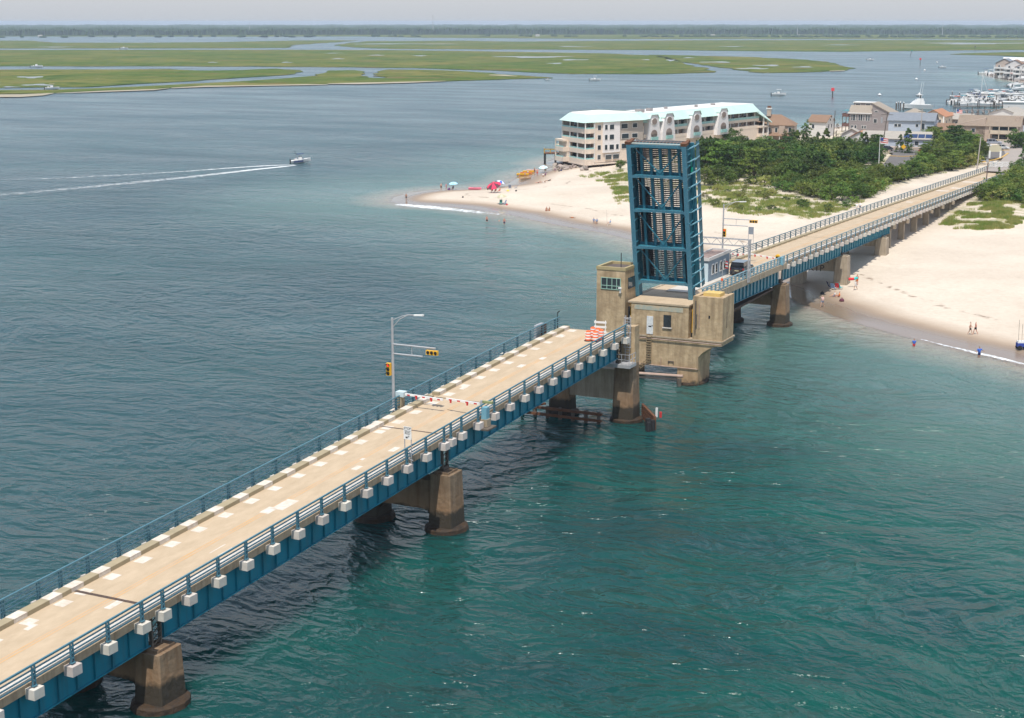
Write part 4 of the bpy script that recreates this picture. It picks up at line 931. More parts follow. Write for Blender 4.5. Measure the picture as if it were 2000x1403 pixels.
# end gable: big sloping mint roof and white column
ez=Fr(fw.pt(LW,0,0)[:2],fw.pt(LW,-15,0)[:2])
mb=MB(); fw.box(mb,LW-1,LW+5,-8,1.0,1.9,5.0); fw.box(mb,LW-1,LW+5.2,-8,1.2,7.0,7.6); mb.build('end_terrace',m_cw,CO)
mb=MB(); fw.box(mb,LW+4.6,LW+5.2,.6,1.2,1.9,9.5); fw.box(mb,LW+1.2,LW+1.6,.8,1.2,1.9,11.3); mb.build('end_column',m_trim,CO)
mb=MB(); tp=[fw.pt(LW-2.0,-1.6,14.9),fw.pt(LW+.0,-12,14.9),fw.pt(LW+7.0,-10.,9.3),fw.pt(LW+6.6,1.6,8.6)]
mb.hexa([(v[0],v[1],v[2]-.25) for v in tp],tp)
tp=[fw.pt(LW-2.0,-1.6,14.9),fw.pt(LW+6.6,1.6,8.6),fw.pt(LW+5.4,2.2,8.6),fw.pt(LW-3.5,.8,EB)]
mb.hexa([(v[0],v[1],v[2]-.2) for v in tp],tp); mb.build('end_roof_slope',m_mint,CO)
# roofs: mansard strips and white flat roof
oA=[(-190.3,427),(-187.8,418.6),(-175.5,408.2),(-164.9,430.0),(-165.6,437.5),(-186,444)]; cA=(-177.5,427)
iA=[(p[0]+(cA[0]-p[0])*.24,p[1]+(cA[1]-p[1])*.24) for p in oA]
mb=MB(); n=6
mb.add([(p[0],p[1],EA-.05) for p in oA]+[(p[0],p[1],15.7) for p in iA],[(i,(i+1)%n,n+(i+1)%n,n+i) for i in range(n)]+[(5,4,3,2,1,0)])
ro=mb.build('mint_roof',m_mint,CO); mb=MB(); mb.prism(iA,15.2,15.55); mb.build('flat_roof',m_flat,ro)
mb=MB(); a,b=-4,LW+.5
sec=[(-16.4,EB-.1),(.9,EB-.1),(-1.6,14.9),(-14,14.9)]
mb.loft([[fw.pt(a,o,z) for o,z in sec],[fw.pt(b-2,o,z) for o,z in sec]]); rw=mb.build('wing_mint_roof',m_mint,CO)
mb=MB(); fw.box(mb,a-.5,b-1.5,-13.9,-1.8,14.85,15.0); mb.build('wing_flat_roof',m_flat,rw)
mb=MB()
for u,o,s_,h in ((10,-7,1.6,.9),(24,-9,.9,.7),(38,-6,.8,.8),(52,-8,1.2,.6),(2,-6,2.2,1.0)): fw.box(mb,u,u+s_,o,o+s_,15.0,15.0+h)
mb.build('roof_vents',mat('vent_grey',(.3,.27,.26),.7),rw)
# --- pier deck and rocks beside it
t=thing('waterfront_deck','small brown timber deck on dark piles left of the condominium','deck'); mb=MB(); mb.box(-3.5,3.5,-2.5,2.5,3.0,3.3); mb.build('platform',m_rust,t)
mb=MB()
for x in (-3.3,-1.5,1.5,3.3): mb.box(x-.15,x+.15,-2.5,-2.2,3.3,4.6)
mb.box(-3.5,3.5,-2.5,-2.4,4.3,4.6); mb.box(-3.5,-3.4,-2.5,2.5,4.3,4.6); mb.build('rail',mat('mustard_board',(.42,.26,.05),.8),t)
mb=MB()
for x in (-3.2,0,3.2): 
    for y in (-2.2,2.2): mb.tube((x,y,-1.5),(x,y,3),.25,8)
mb.build('piles',m_blk,t); p=G(1083,322,0); t.location=(p[0]-1.5,p[1]+4,0); t.rotation_euler=(0,0,.4)
rock_m=mat('riprap_stone',(.22,.18,.15),.9,col2=(.34,.29,.25),scale=.9,amt=.6,detail=7,bump=.1,rnd=.3)
def rock_mesh(seed):
    bm=bmesh.new(); bmesh.ops.create_icosphere(bm,subdivisions=2,radius=1)
    for v in bm.verts: v.co*=1+.35*mnoise.noise(v.co*1.3+Vector((seed*7,0,0))); v.co.z*=.65
    me=bpy.data.meshes.new('boulder'); bm.to_mesh(me); bm.free(); me.materials.append(rock_m); return me
RM=[rock_mesh(k) for k in range(4)]; rs=random.Random(9)
for k in range(46):
    x=rs.uniform(1083,1150); y=329+rs.uniform(-9,3)-(1150-x)*.02+ (x-1083)*.03; p=G(x,y,.7); o=bpy.data.objects.new('boulder',RM[k%4]); COL.objects.link(o); s_=rs.uniform(.35,1.0)
    o.location=(p[0],p[1],max(0,gz(*p))+.05+rs.uniform(0,.25)); o.scale=(s_*1.3,s_,s_); o.rotation_euler=(rs.random(),rs.random(),rs.random()*6); tag(o,'grey brown boulder in the heap of rocks under the left end of the condominium','rock','boulders below the condominium')
# --- houses
def chim(t,rf,x,y,z,w_=1.4,h=2.4,cap=True,m=None):
    mb=MB(); mb.box(x-w_/2,x+w_/2,y-w_/2,y+w_/2,z,z+h); c=mb.build('chimney',m or c_tan,rf)
    if cap: mb=MB(); mb.box(x-w_/2-.2,x+w_/2+.2,y-w_/2-.2,y+w_/2+.2,z+h,z+h+.35); mb.build('cap',m_trim,c); mb=MB(); mb.box(x-w_/2+.1,x+w_/2-.1,y-w_/2+.1,y+w_/2-.1,z+h+.35,z+h+1.0); mb.build('cupola',m_rust,c)
def ex1(t,rf):
    mb=MB(); mb.box(-5.4,-2.6,-1.4,0,-1,5.2); mb.box(2.2,4.2,-1.2,0,2.6,5.2); b=mb.build('bay',c_tan,t); mb=MB(); roof(mb,'gy',-5.4,-2.6,-1.6,1.5,5.2,1.3,.3); mb.build('bay_roof',r_brown,b)
    mb=MB(); roof(mb,'gy',-7.6,-4.8,0,4,4.9,1.6,.3); mb.build('side_gable_roof',r_brown,rf)
    mb=MB(); mb.hexa([(-2.6,-2.6,1.9),(7,-2.6,1.9),(7,0,2.8),(-2.6,0,2.8)],[(-2.6,-2.6,2.1),(7,-2.6,2.1),(7,0,3),(-2.6,0,3)]); mb.build('porch_roof',r_brown,rf)
    mb=MB()
    for x in (-2.2,.2,2.6,5,6.8): mb.box(x-.1,x+.1,-2.5,-2.3,-1,1.95)
    mb.build('porch_posts',m_trim,t); chim(t,rf,-1.8,3.5,8.3)
simple_house('shore_house','tan two-storey house with brown roof and square cupola right beside the condominium',1512,536,-6,14.4,10,5.4,'hip',3.4,c_tan,r_brown,[(-6.3,3.4,.8,1.6),(-6.3,.8,.8,1.6),(-4,3.2,1.0,1.7),(-1.2,3.2,.9,1.4),(1.2,3.1,.8,1.4),(3.2,3.1,1.1,1.5),(5.8,3.2,.9,1.5)],[(3,3,1,1.4),(7,3,1,1.4)],extras=ex1)
simple_house('shore_house','small brown-roofed house half hidden behind the tallest spiky tree',1599,566,-18,6.5,9,4.8,'gx',2.2,c_white,r_brown,[(-1.5,2.6,.9,1.3)],[(3,2.6,1.1,1.3),(6,2.6,1.1,1.3),(4.5,5.,1.0,.8)])
def ex3(t,rf):
    mb=MB(); mb.box(-11,-8.2,.3,7,5.2,5.4); mb.box(-11,-8.2,.3,7,1.6,1.8); d=mb.build('side_deck',m_rust,t)
    mb=MB()
    for z in (5.4,1.8): mb.box(-11,-8.2,.3,.4,z,z+1.0); mb.box(-11,-10.9,.3,7,z,z+1.0)
    mb.build('deck_rail',mat('dark_red_boards',(.14,.07,.06),.8),d)
    mb=MB()
    for x in (-10.9,-9.5,-8.4): mb.box(x-.12,x+.12,.4,.64,-3,5.2)
    mb.build('deck_posts',m_wood,d); mb=MB(); mb.box(-11,-8.2,.3,7,7.4,7.5); mb.build('awning',mat('teal_awning',(.05,.2,.22),.7),d)
t=thing('shore_house','grey shake contemporary house with clerestory windows and stacked side decks','house')
mb=MB(); mb.box(-8.2,.3,0,9,-2,6.7); mb.add([(-8.2,0,6.7),(.3,0,6.7),(.3,4,9.2),(-8.2,4,9.2),(-8.2,9,6.7),(.3,9,6.7)],[(0,1,2,3),(3,2,5,4),(0,3,4),(1,5,2)]); mb.box(-7.6,.3,4,9,6.7,10.3); mb.add([(.3,0,-2),(8.2,0,-2),(8.2,0,6.4),(.3,0,10.3),(.3,9,-2),(8.2,9,-2),(8.2,9,6.4),(.3,9,10.3)],[(0,1,2,3),(7,6,5,4),(0,4,5,1),(1,5,6,2),(2,6,7,3),(3,7,4,0)]); mb.build('wall',c_grey,t)
mb=MB(); mb.hexa([(-8.6,-.5,6.55),(.3,-.5,6.55),(.3,4,9.25),(-8.6,4,9.25)],[(-8.6,-.5,6.75),(.3,-.5,6.75),(.3,4,9.45),(-8.6,4,9.45)]); mb.hexa([(.1,-.4,10.35),(8.8,-.4,6.1),(8.8,12,6.1),(.1,12,10.35)],[(.1,-.4,10.6),(8.8,-.4,6.35),(8.8,12,6.35),(.1,12,10.6)]); rf=mb.build('roof',r_tan,t)
mb=MB(); mb.box(-7.9,.2,3.7,9,10.3,10.6); mb.box(-8.7,.3,-.6,-.5,6.5,6.8); mb.build('roof_trim',m_trim,rf)
wins(t,[(-7.2,3.9,.5,2.2),(-6.4,3.9,.8,2.2),(-5.6,3.9,.4,2.2),(-4.4,3.9,.6,2.2),(-3.6,3.9,.7,2.2),(-2.7,3.9,.4,2.2),(-1.6,3.9,.6,2.2),(-.8,3.9,.6,2.2),(-7,1.0,.7,1.1),(-5.7,1.0,.7,1.1),(-3.0,1.,.7,1.),(-2.1,1,.7,1),(1.6,3.2,1.2,1.4),(1.8,7.2,1.2,.4)],'front',0)
wins(t,[(-6,9.5,1.7,.45),(-2.2,9.5,1.7,.45)],'front',4); ex3(t,rf); place(t,1704,598,-12,1.6)
def ex4(t,rf):
    mb=MB(); mb.box(-10.5,10.5,-2.2,0,-1,1.9); mb.build('garden_wall',c_pink,t)
    for k in range(4):
        mb=MB(); x=1.9+k*2.2; mb.hexa([(x,.25,4.55),(x+2.0,.25,4.55),(x+2.0,2.4,5.55),(x,2.4,5.55)],[(x,.25,4.65),(x+2.0,.25,4.65),(x+2.0,2.4,5.65),(x,2.4,5.65)]); mb.build('solar_panel',mat('solar_glass',(.015,.035,.10),.15),rf)
simple_house('low_villa','long low grey villa with pale roof and blue solar panels',1757,497,-5,21,8,4.2,'gx',2.0,c_blue,r_lg,[(-8.8,2.5,.8,1.4),(-7.5,2.5,.9,1.4),(-6.2,2.5,.9,1.4),(-4,2.6,.7,1.1),(-3,2.6,.7,1.1),(-.3,3.3,.9,.3),(1.6,2.2,1.2,1.1),(6,2.4,1.2,1.2)],[(4,2.4,1.2,1.2)],extras=ex4)
simple_house('blue_house','pale blue two-storey house with grey roof behind the solar panels',1783,540,-8,15,9,7.2,'gx',2.4,c_blue,r_grey,[(-5,5.2,1,.9),(-3.8,5.2,1,.9),(4,4.4,1,2.0),(2,5.3,.9,.9)],[(3,4.6,1.1,1.4),(6.2,4.6,1.1,1.4),(4.5,1.5,1.1,1.4)])
simple_house('hip_roof_house','low house with broad tan hipped roof in front of the white fishing yacht',1789,610,0,12,11,4.6,'hip',2.8,c_white,r_tan,[(-3,2.4,1.2,1.2),(2,2.4,1.2,1.2)],[])
def ex6(t,rf):
    mb=MB(); mb.box(-4.3,-3.9,-1.6,-1.3,-1,6.2); mb.box(3.9,4.3,-1.6,-1.3,-1,6.2); mb.build('porch_posts',m_trim,t)
simple_house('orange_roof_house','cream gabled house with bright orange roof beside the marina basin',1826,588,-14,8.2,12,6.0,'gy',2.3,c_cream,r_org,[(-.6,1.6,1.7,3.6),(2.4,2.2,.9,2.8),(-3.2,2.2,1.1,2.6)],[(3,3,.8,1.6),(7,4,.9,1.2)],extras=ex6)
simple_house('orange_annex','flat orange-roofed annex with white deck beside the cream gabled house',1856,604,-8,6.5,8,5.4,'hip',1.3,c_pink,r_org,[(-1.5,3.4,1,1.2),(1.5,3.4,1,1.2)],[])
simple_house('brown_roof_cottage','low brown-roofed cottage with pale blue gable in front of the orange roof',1844,548,-26,7,8,3.6,'gx',2.2,c_blue,r_brown,[(-2,1.5,.8,1.2),(2,1.5,.8,1.2)],[(3,1.4,1.,1.2)])
def ex8(t,rf):
    mb=MB(); mb.box(.5,9.6,-2.0,0,3.2,3.45); mb.box(.5,9.6,-2.0,0,.35,.6); d=mb.build('balcony',c_cream,t)
    mb=MB(); mb.box(.5,9.6,-2.0,-1.9,3.45,4.4); mb.box(.5,9.6,-2.0,-1.9,.6,1.5); mb.build('balcony_rail',c_cream,d)
    mb=MB()
    for x in (.6,3.6,6.6,9.4): mb.box(x-.12,x+.12,-2,-1.8,-1.5,5.6)
    mb.build('posts',c_cream,d); mb=MB(); mb.box(1.2,8.8,-.09,-.01,3.7,5.5); mb.box(1.2,8.8,-.09,-.01,.8,2.8); mb.build('sliding_doors',m_win,t)
    chim(t,rf,9.0,3,5.6,1.4,3.2,False); mb=MB(); mb.hexa([(-11,0,-1.5),(-1.2,0,-1.5),(-1.2,8,-1.5),(-11,8,-1.5)],[(-11,0,6.0),(-1.2,0,8.3),(-1.2,8,8.3),(-11,8,6.0)]); mb.build('side_block',c_tan,t)
simple_house('grey_house','grey house between the cream gabled house and the tan balcony house',1880,600,-15,7,8,4.4,'gx',1.8,c_grey,r_lg,[(-1.5,2.4,1,1.2),(1.5,2.4,1,1.2)],[(3,2.4,1,1.2)])
simple_house('grey_house','low grey-roofed house seen between the blue and cream houses',1812,566,-12,6.5,7,4.0,'gx',1.6,c_white,r_grey,[(-1.5,2.,1,1.2),(1.5,2.,1,1.2)],[(3,2.,1,1.2)])
simple_house('balcony_house','large tan house with slanted blank wall, brown roof and two long balconies',1936,545,-7,20,10,5.6,'gx',3.2,c_tan,r_gb,[(-5,3.5,1.1,1.2)],[(3,3.4,1,1.2)],extras=ex8)
simple_house('white_gable_house','white gabled house with grey roof behind the tan balcony house',1962,620,-20,11,14,5.6,'gy',2.0,c_white,r_lg,[(-3,3.4,1.8,.9),(3,3.4,1.8,.9)],[(4,3.6,1.2,1.2),(8,3.6,1.2,1.2)])
simple_house('grey_corner_house','grey house with pale roof at the right frame edge behind the balcony house',2003,585,-20,9,9,6.0,'gx',1.8,c_blue,r_lg,[(-3,3.8,1.2,1.0),(0,3.8,1.2,1.)],[])
simple_house('beach_cottage','small white cottage with blue gable just above the tree tops',1667,512,-4,6.4,6,4.2,'gy',1.9,c_white,r_lg,[(-1,1,1,1.2)],[])
simple_house('beach_cottage','small white cottage with orange roof next to the blue gabled one',1684,505,-12,6.0,6,4.0,'gy',1.8,c_white,r_org,[(-1.,1,.8,1.2),(1,1,.8,1.2)],[])
t=thing('picnic_shelter','open picnic shelter with orange roof sunk among the trees','shelter'); mb=MB(); roof(mb,'gx',-2.6,2.6,0,3.8,4.4,1.1); mb.build('roof',r_org,t)
for x in (-2.4,2.4):
    for y in (.2,3.6): mb=MB(); mb.box(x-.12,x+.12,y-.12,y+.12,-1,4.5); mb.build('post',m_wood,t)
place(t,1543,436,-4,2.3)
# three big houses on the far right point
def exr(t,rf):
    for z in (3.0,6.0):
        mb=MB(); mb.box(-7,7,-2.2,0,z,z+.25); b=mb.build('balcony',m_trim,t); mb=MB(); mb.box(-7,7,-2.2,-2.1,z+.25,z+1.2); mb.build('balcony_rail',m_trim,b)
    mb=MB()
    for x in (-6.9,-2.3,2.3,6.9): mb.box(x-.18,x+.18,-2.2,-1.9,-2,8.4)
    mb.build('posts',m_trim,t)
for i,(x,D,W,h,rh,cw,cr,lb) in enumerate(((1958,1235,13,10,3.4,c_pink,r_grey,'tall pink-tan house with white balconies, leftmost on the far waterfront point'),(1978,1215,13,9.4,3.6,c_white,r_brown,'white balconied house with dark gable, middle of the far waterfront point'),(1996,1195,12,8.2,2.8,c_white,r_org,'white balconied house with orange-red roof on the far waterfront point'),(2012,1190,12,9,3,c_white,r_lg,'white house at the frame edge, rightmost on the far waterfront point'),(1985,1330,22,9.5,2.5,c_white,m_flat,'long white-roofed house behind the others on the far point'))):
    simple_house('waterfront_house',lb,x,D,-16+5*i,W,11,h,'gy' if i!=4 else 'gx',rh,cw,cr,[(-4,.8,2,1.7),(0,.8,1.6,1.7),(4,.8,2,1.7),(-4,3.9,2,1.6),(0,3.9,1.5,1.6),(4,3.9,2,1.6),(-3.5,7,1.6,1.4),(3,7,1.6,1.4)],[(3,4,1.2,1.4),(7,4,1.2,1.4)],extras=exr,z=1.2)
for x,D,W,lb in ((1995,800,16,'long low white boat shed at the right edge of the marina'),(1966,895,26,'long white roofed boathouse along the back of the marina')):
    simple_house('boat_shed',lb,x,D,0,W,7,2.4,'flat',.3,c_white,m_flat,[],[],z=.8,cat='boat shed')
# far small houses and masts in front of the woodland
for x in (1050,1390,1636,85,1560): 
    D=4450; simple_house('distant_house','tiny white house at the foot of the far woodland',x,D,20*math.sin(x),11,9,3.2,'gx',2,c_white,r_lg,[],[],z=.6)['group']='distant houses along the far shore'
for x,h,lb in ((847,58,'thin dark radio mast left of centre on the horizon'),(492,34,'faint radio mast above the left woodland'),(1834,34,'faint radio mast above the far right woodland'),(1553,30,'faint radio mast above the woodland right of centre')):
    t=thing('radio_mast',lb,'mast'); mb=MB(); mb.tube((0,0,0),(0,0,h),1.3,4,.6); mb.build('shaft',m_galv,t); mb=MB(); mb.tube((0,0,h),(0,0,h+5),.4,4); mb.build('tip',m_galv,t); p=GL(x,5000); t.location=p
# ---------------------------------------------------------------- roads, lot and kerbs on the island
m_asph=mat('asphalt',(.105,.098,.095),.9,col2=(.15,.135,.125),scale=.4,amt=.5,detail=7); m_roadc=mat('pale_road',(.34,.29,.25),.9,col2=(.27,.235,.21),scale=.3,amt=.5,detail=7); m_ykerb=mat('yellow_kerb',(.62,.36,.06),.7,col2=(.5,.33,.12),scale=1)
def sheet(name,pts,off,m):
    """a paved sheet draped just over the ground"""
    from mathutils.geometry import tessellate_polygon
    bm=bmesh.new(); vs=[bm.verts.new((p[0],p[1],0)) for p in pts]; bm.faces.new(vs); bmesh.ops.triangulate(bm,faces=bm.faces[:]); bmesh.ops.subdivide_edges(bm,edges=bm.edges[:],cuts=5,use_grid_fill=True)
    for v in bm.verts: v.co.z=PLZ+off
    me=bpy.data.meshes.new(name); bm.to_mesh(me); bm.free(); me.materials.append(m); o=bpy.data.objects.new(name,me); COL.objects.link(o); o['kind']='structure'; return o
PLZ=3.02
sheet('parking_lot',P2([(1650,348),(1655,336),(1722,326),(1738,306),(1748,300),(1800,299),(1815,303),(1785,318),(1772,334),(1768,350),(1720,354),(1690,352)],2.9),.06,m_asph)
sheet('side_street',P2([(1735,296),(1760,290),(1800,291),(1900,286),(2060,282),(2060,300),(2000,303),(1930,312),(1880,304),(1800,303),(1748,304)],2.9),.03,m_asph)
mb=MB(); rdx=[(424,-66.4,-59.2),(452,-66.4,-59.2),(480,-69,-56),(520,-76,-48),(560,-84,-38)]
vs=[]; 
for y,a,b in rdx: z=max(dz(y),PLZ)+.04 if y<470 else PLZ+.09; vs+=[(a,y,z),(b,y,z)]
mb.add(vs,[(2*i,2*i+1,2*i+3,2*i+2) for i in range(len(rdx)-1)]); mb.build('bridge_road',m_roadc,kind='structure')
def kerb(px,w=.3):
    pts=P2(px,3.1); mb=MB()
    for a,b in zip(pts[:-1],pts[1:]): mb.beam((a[0],a[1],PLZ+.12),(b[0],b[1],PLZ+.12),w,.22)
    o=mb.build('yellow_kerb',m_ykerb,kind='structure')
kerb([(1738,305),(1765,306),(1800,305)]); kerb([(1742,329),(1757,328),(1760,334),(1754,340)]); kerb([(1922,316),(1945,312),(1957,308),(1969,300)],.5); kerb([(1950,287),(2010,287)]); kerb([(1918,317),(1935,316)],.5); kerb([(1958,294),(1972,294)],.5)
# ---------------------------------------------------------------- foliage
def leafm(n,c,c2,tr=.12):
    m=bpy.data.materials.new(n); m.use_nodes=True; nt=m.node_tree; L=nt.links; P=nt.nodes['Principled BSDF']; P.inputs['Roughness'].default_value=.65; P.inputs['Specular IOR Level'].default_value=.25
    g=NN(nt,'ShaderNodeNewGeometry'); oi=NN(nt,'ShaderNodeObjectInfo'); n1=NN(nt,'ShaderNodeTexNoise',Scale=.55,Detail=3); L.new(g.outputs['Position'],n1.inputs['Vector'])
    mr=NN(nt,'ShaderNodeMapRange'); mr.inputs[1].default_value=.35; mr.inputs[2].default_value=.65; L.new(n1.outputs[0],mr.inputs[0])
    mx=NN(nt,'ShaderNodeMix',data_type='RGBA'); mx.inputs[6].default_value=(*c,1); mx.inputs[7].default_value=(*c2,1); L.new(mr.outputs[0],mx.inputs[0])
    h=NN(nt,'ShaderNodeHueSaturation'); a=NN(nt,'ShaderNodeMapRange'); a.inputs[3].default_value=.6; a.inputs[4].default_value=1.5; L.new(oi.outputs['Random'],a.inputs[0]); L.new(a.outputs[0],h.inputs['Value'])
    rr=NN(nt,'ShaderNodeMath',operation='MULTIPLY'); rr.inputs[1].default_value=9.7; L.new(oi.outputs['Random'],rr.inputs[0]); fr=NN(nt,'ShaderNodeMath',operation='FRACT'); L.new(rr.outputs[0],fr.inputs[0]); b=NN(nt,'ShaderNodeMapRange'); b.inputs[3].default_value=.47; b.inputs[4].default_value=.53; L.new(fr.outputs[0],b.inputs[0]); L.new(b.outputs[0],h.inputs['Hue'])
    L.new(mx.outputs[2],h.inputs['Color']); L.new(h.outputs[0],P.inputs['Base Color'])
    t=NN(nt,'ShaderNodeBsdfTranslucent'); L.new(h.outputs[0],t.inputs[0]); ms=NN(nt,'ShaderNodeMixShader'); ms.inputs[0].default_value=.28; L.new(P.outputs[0],ms.inputs[1]); L.new(t.outputs[0],ms.inputs[2]); L.new(ms.outputs[0],nt.nodes['Material Output'].inputs[0]); return m
lf_dark=leafm('dark_foliage',(.034,.075,.015),(.092,.142,.026)); lf_mid=leafm('mid_foliage',(.072,.130,.022),(.145,.190,.036)); lf_olive=leafm('olive_foliage',(.15,.185,.040),(.23,.24,.07)); m_bark=mat('bark',(.11,.08,.055),.9,col2=(.06,.045,.035),scale=4)
def crown(seed,rx,h0,h1,kind,nc=70,nl=26,ls=.34):
    rs=np.random.RandomState(seed); V=[]; 
    zc=(h0+h1)/2; rz_=(h1-h0)/2; cs=[]
    for k in range(nc):
        if kind=='cone':
            u=rs.rand()**.8; z=h0+(h1-h0)*u; r=rx*(1-u)**.75*rs.uniform(.45,1.0)+.1; a=rs.rand()*6.283; cs.append((r*math.cos(a),r*math.sin(a),z,rx*.30*(1.15-u*.7)))
        elif kind=='pine':
            lay=rs.randint(0,5); z=h0+(h1-h0)*(lay+.5)/5+rs.uniform(-.2,.2); rr=rx*(1-.13*lay)*(0.95 if lay else .8); a=rs.rand()*6.283; r=rr*math.sqrt(rs.rand()); cs.append((r*math.cos(a),r*math.sin(a),z+ .25*r/rx,rx*.24))
        else:
            d=rs.randn(3); d/=np.linalg.norm(d); q=rs.uniform(.55,1.0); lump=1+.28*math.sin(3*math.atan2(d[1],d[0])+seed)+.15*math.sin(5*d[2]*2+seed*2)
            cs.append((d[0]*rx*q*lump,d[1]*rx*q*lump,zc+d[2]*rz_*q,rx*.27*rs.uniform(.7,1.25)))
    pts=[]
    for (x,y,z,r) in cs:
        d=rs.randn(nl,3); d/=np.linalg.norm(d,axis=1)[:,None]; rad=r*rs.uniform(.35,1.05,nl)[:,None]; p=np.array([x,y,z])+d*rad*np.array([1.15,1.15,.62 if kind!='pine' else .38]); 
        n=d*np.array([1,1,1])+np.array([0,0,.7])+rs.randn(nl,3)*.45; n/=np.linalg.norm(n,axis=1)[:,None]; t=np.cross(n,rs.randn(nl,3)); t/=np.linalg.norm(t,axis=1)[:,None]; b=np.cross(n,t); s=ls*rs.uniform(.6,1.3,nl)[:,None]
        q=np.stack([p-t*s*.5,p-b*s*.32,p+t*s*.5,p+b*s*.32],1); pts.append(q)
    P_=np.concatenate(pts).reshape(-1,3); return P_
def fast_mesh(name,P_,mt,k=4):
    n=len(P_); me=bpy.data.meshes.new(name); me.vertices.add(n); me.vertices.foreach_set('co',P_.astype(np.float32).ravel()); me.loops.add(n); me.loops.foreach_set('vertex_index',np.arange(n,dtype=np.int32)); me.polygons.add(n//k); me.polygons.foreach_set('loop_start',np.arange(0,n,k,dtype=np.int32)); me.polygons.foreach_set('loop_total',np.full(n//k,k,np.int32)); me.update(); me.materials.append(mt); return me
def tree_proto(name,label,seed,rx,h0,h1,kind,mt,nc=70,nl=26,ls=.34,cat='tree'):
    t=thing(name,label,cat); me=fast_mesh('crown',crown(seed,rx,h0,h1,kind,nc,nl,ls),mt); c=bpy.data.objects.new('crown',me); COL.objects.link(c); setpar(c,t)
    rs=random.Random(seed); mb=MB(); top=h0+(h1-h0)*.7; mb.tube((0,0,-.6),(rs.uniform(-.2,.2),rs.uniform(-.2,.2),top*.55),.17,7,.11); mb.tube((0,0,top*.55),(rs.uniform(-.4,.4),0,top),.11,6,.04)
    for k in range(5): a=k*1.256+rs.random(); mb.tube((0,0,h0*.6+(h1-h0)*.1*k),(rx*.65*math.cos(a),rx*.65*math.sin(a),h0+(h1-h0)*(.25+.12*k)),.06,5,.02)
    mb.build('trunk',m_bark,t); return t
PROT={}
def use(key,x,y,s,rz,label,group,name=None,sz=None):
    t,first=PROT[key]; z=max(gz(x,y),0.3)-.1
    if first: o=t; PROT[key]=(t,False); o.location=(x,y,z); o.rotation_euler=(0,0,rz); o.scale=(s,s,sz or s); tag(o,label,None,group)
    else: o=dup(t,(x,y,z),rz,label,group,(s,s,sz or s))
    return o
for k in range(4): PROT['b%d'%k]=(tree_proto('broad_tree','t',10+k,2.9,1.0,5.2+.3*k,'ball',[lf_dark,lf_mid,lf_dark,lf_mid][k],84,24,.42),True)
for k in range(2): PROT['p%d'%k]=(tree_proto('pine_tree','t',30+k,3.2,1.3,5.8,'pine',[lf_dark,lf_mid][k],90,24,.40),True)
PROT['c0']=(tree_proto('conifer_tree','t',40,1.9,.6,7.2,'cone',lf_dark,80,24,.36),True)
PROT['y0']=(tree_proto('clipped_cypress','t',41,1.15,.2,4.6,'ball',lf_dark,60,24,.26),True)
for k in range(3): PROT['s%d'%k]=(tree_proto('shrub','t',50+k,1.9,.05,2.1,'ball',[lf_mid,lf_olive,lf_dark][k],36,24,.30,'bush'),True)
PROT['t0']=(tree_proto('tall_narrow_tree','t',60,1.5,2.0,9.0,'ball',lf_dark,80,22,.36),True)
PROT['d0']=(tree_proto('bare_topped_tree','t',61,1.5,1.0,8.4,'cone',mat('dead_twigs',(.20,.16,.11),.9),40,14,.26),True)
avoid=[P2([(1728,302),(1738,296),(1800,291),(1806,304),(1780,318),(1770,334),(1766,350),(1722,352),(1728,330)],2.9),P2([(1655,334),(1722,330),(1722,346),(1655,346)],2.9),P2([(1905,312),(1950,290),(2060,290),(2060,330),(1950,330)],2.9),[(-69.3,150),(-55.5,150),(-55.5,620),(-69.3,620)]]
bld=[(CO,)]
def blocked(x,y,m=0):
    for p in avoid:
        if sdf(np.array([x]),np.array([y]),p)[0]>-m: return True
    return False
def scatter(poly,n,dmin,seed,m=1.0):
    rs=random.Random(seed); xs_=[p[0] for p in poly]; ys_=[p[1] for p in poly]; out=[]; tries=0
    while len(out)<n and tries<n*60:
        tries+=1; x=rs.uniform(min(xs_),max(xs_)); y=rs.uniform(min(ys_),max(ys_))
        if sdf(np.array([x]),np.array([y]),poly)[0]<0 or blocked(x,y,m): continue
        if any((x-a)**2+(y-b)**2<dmin**2 for a,b in out): continue
        out.append((x,y))
    return out
rs=random.Random(77)
woodA=P2([(1365,340),(1366,305),(1385,292),(1440,295),(1480,302),(1560,305),(1640,303),(1662,303),(1672,330),(1630,352),(1560,362),(1480,352),(1420,345)],2.2)
for x,y in scatter(woodA,185,3.8,1):
    k=rs.choice(['b0','b1','b2','b3','b0','b2','p0','p1','p0','c0','c0','c0']); D_=math.hypot(x,y); dep='front' if D_<395 else 'middle' if D_<440 else 'back'
    kd={'b0':'broad dark green tree','b2':'rounded dark green tree','b1':'broad yellow-green tree','b3':'rounded yellow-green tree','p0':'flat-layered dark pine','p1':'flat-layered light green pine','c0':'pointed dark conifer'}[k]
    use(k,x,y,(rs.uniform(.7,1.15) if k=='c0' else rs.uniform(.7,1.5))*(.8 if dep=='back' else 1.1),rs.random()*6.3,kd+' in the %s of the wood between dunes and condominium'%dep,'trees of the wood behind the dunes')
woodB=P2([(1366,362),(1420,352),(1500,366),(1560,380),(1640,392),(1690,386),(1765,356),(1840,338),(1910,324),(1905,305),(1860,300),(1815,315),(1782,335),(1772,352),(1720,354),(1690,350),(1655,348),(1560,366),(1480,358)],2.2)
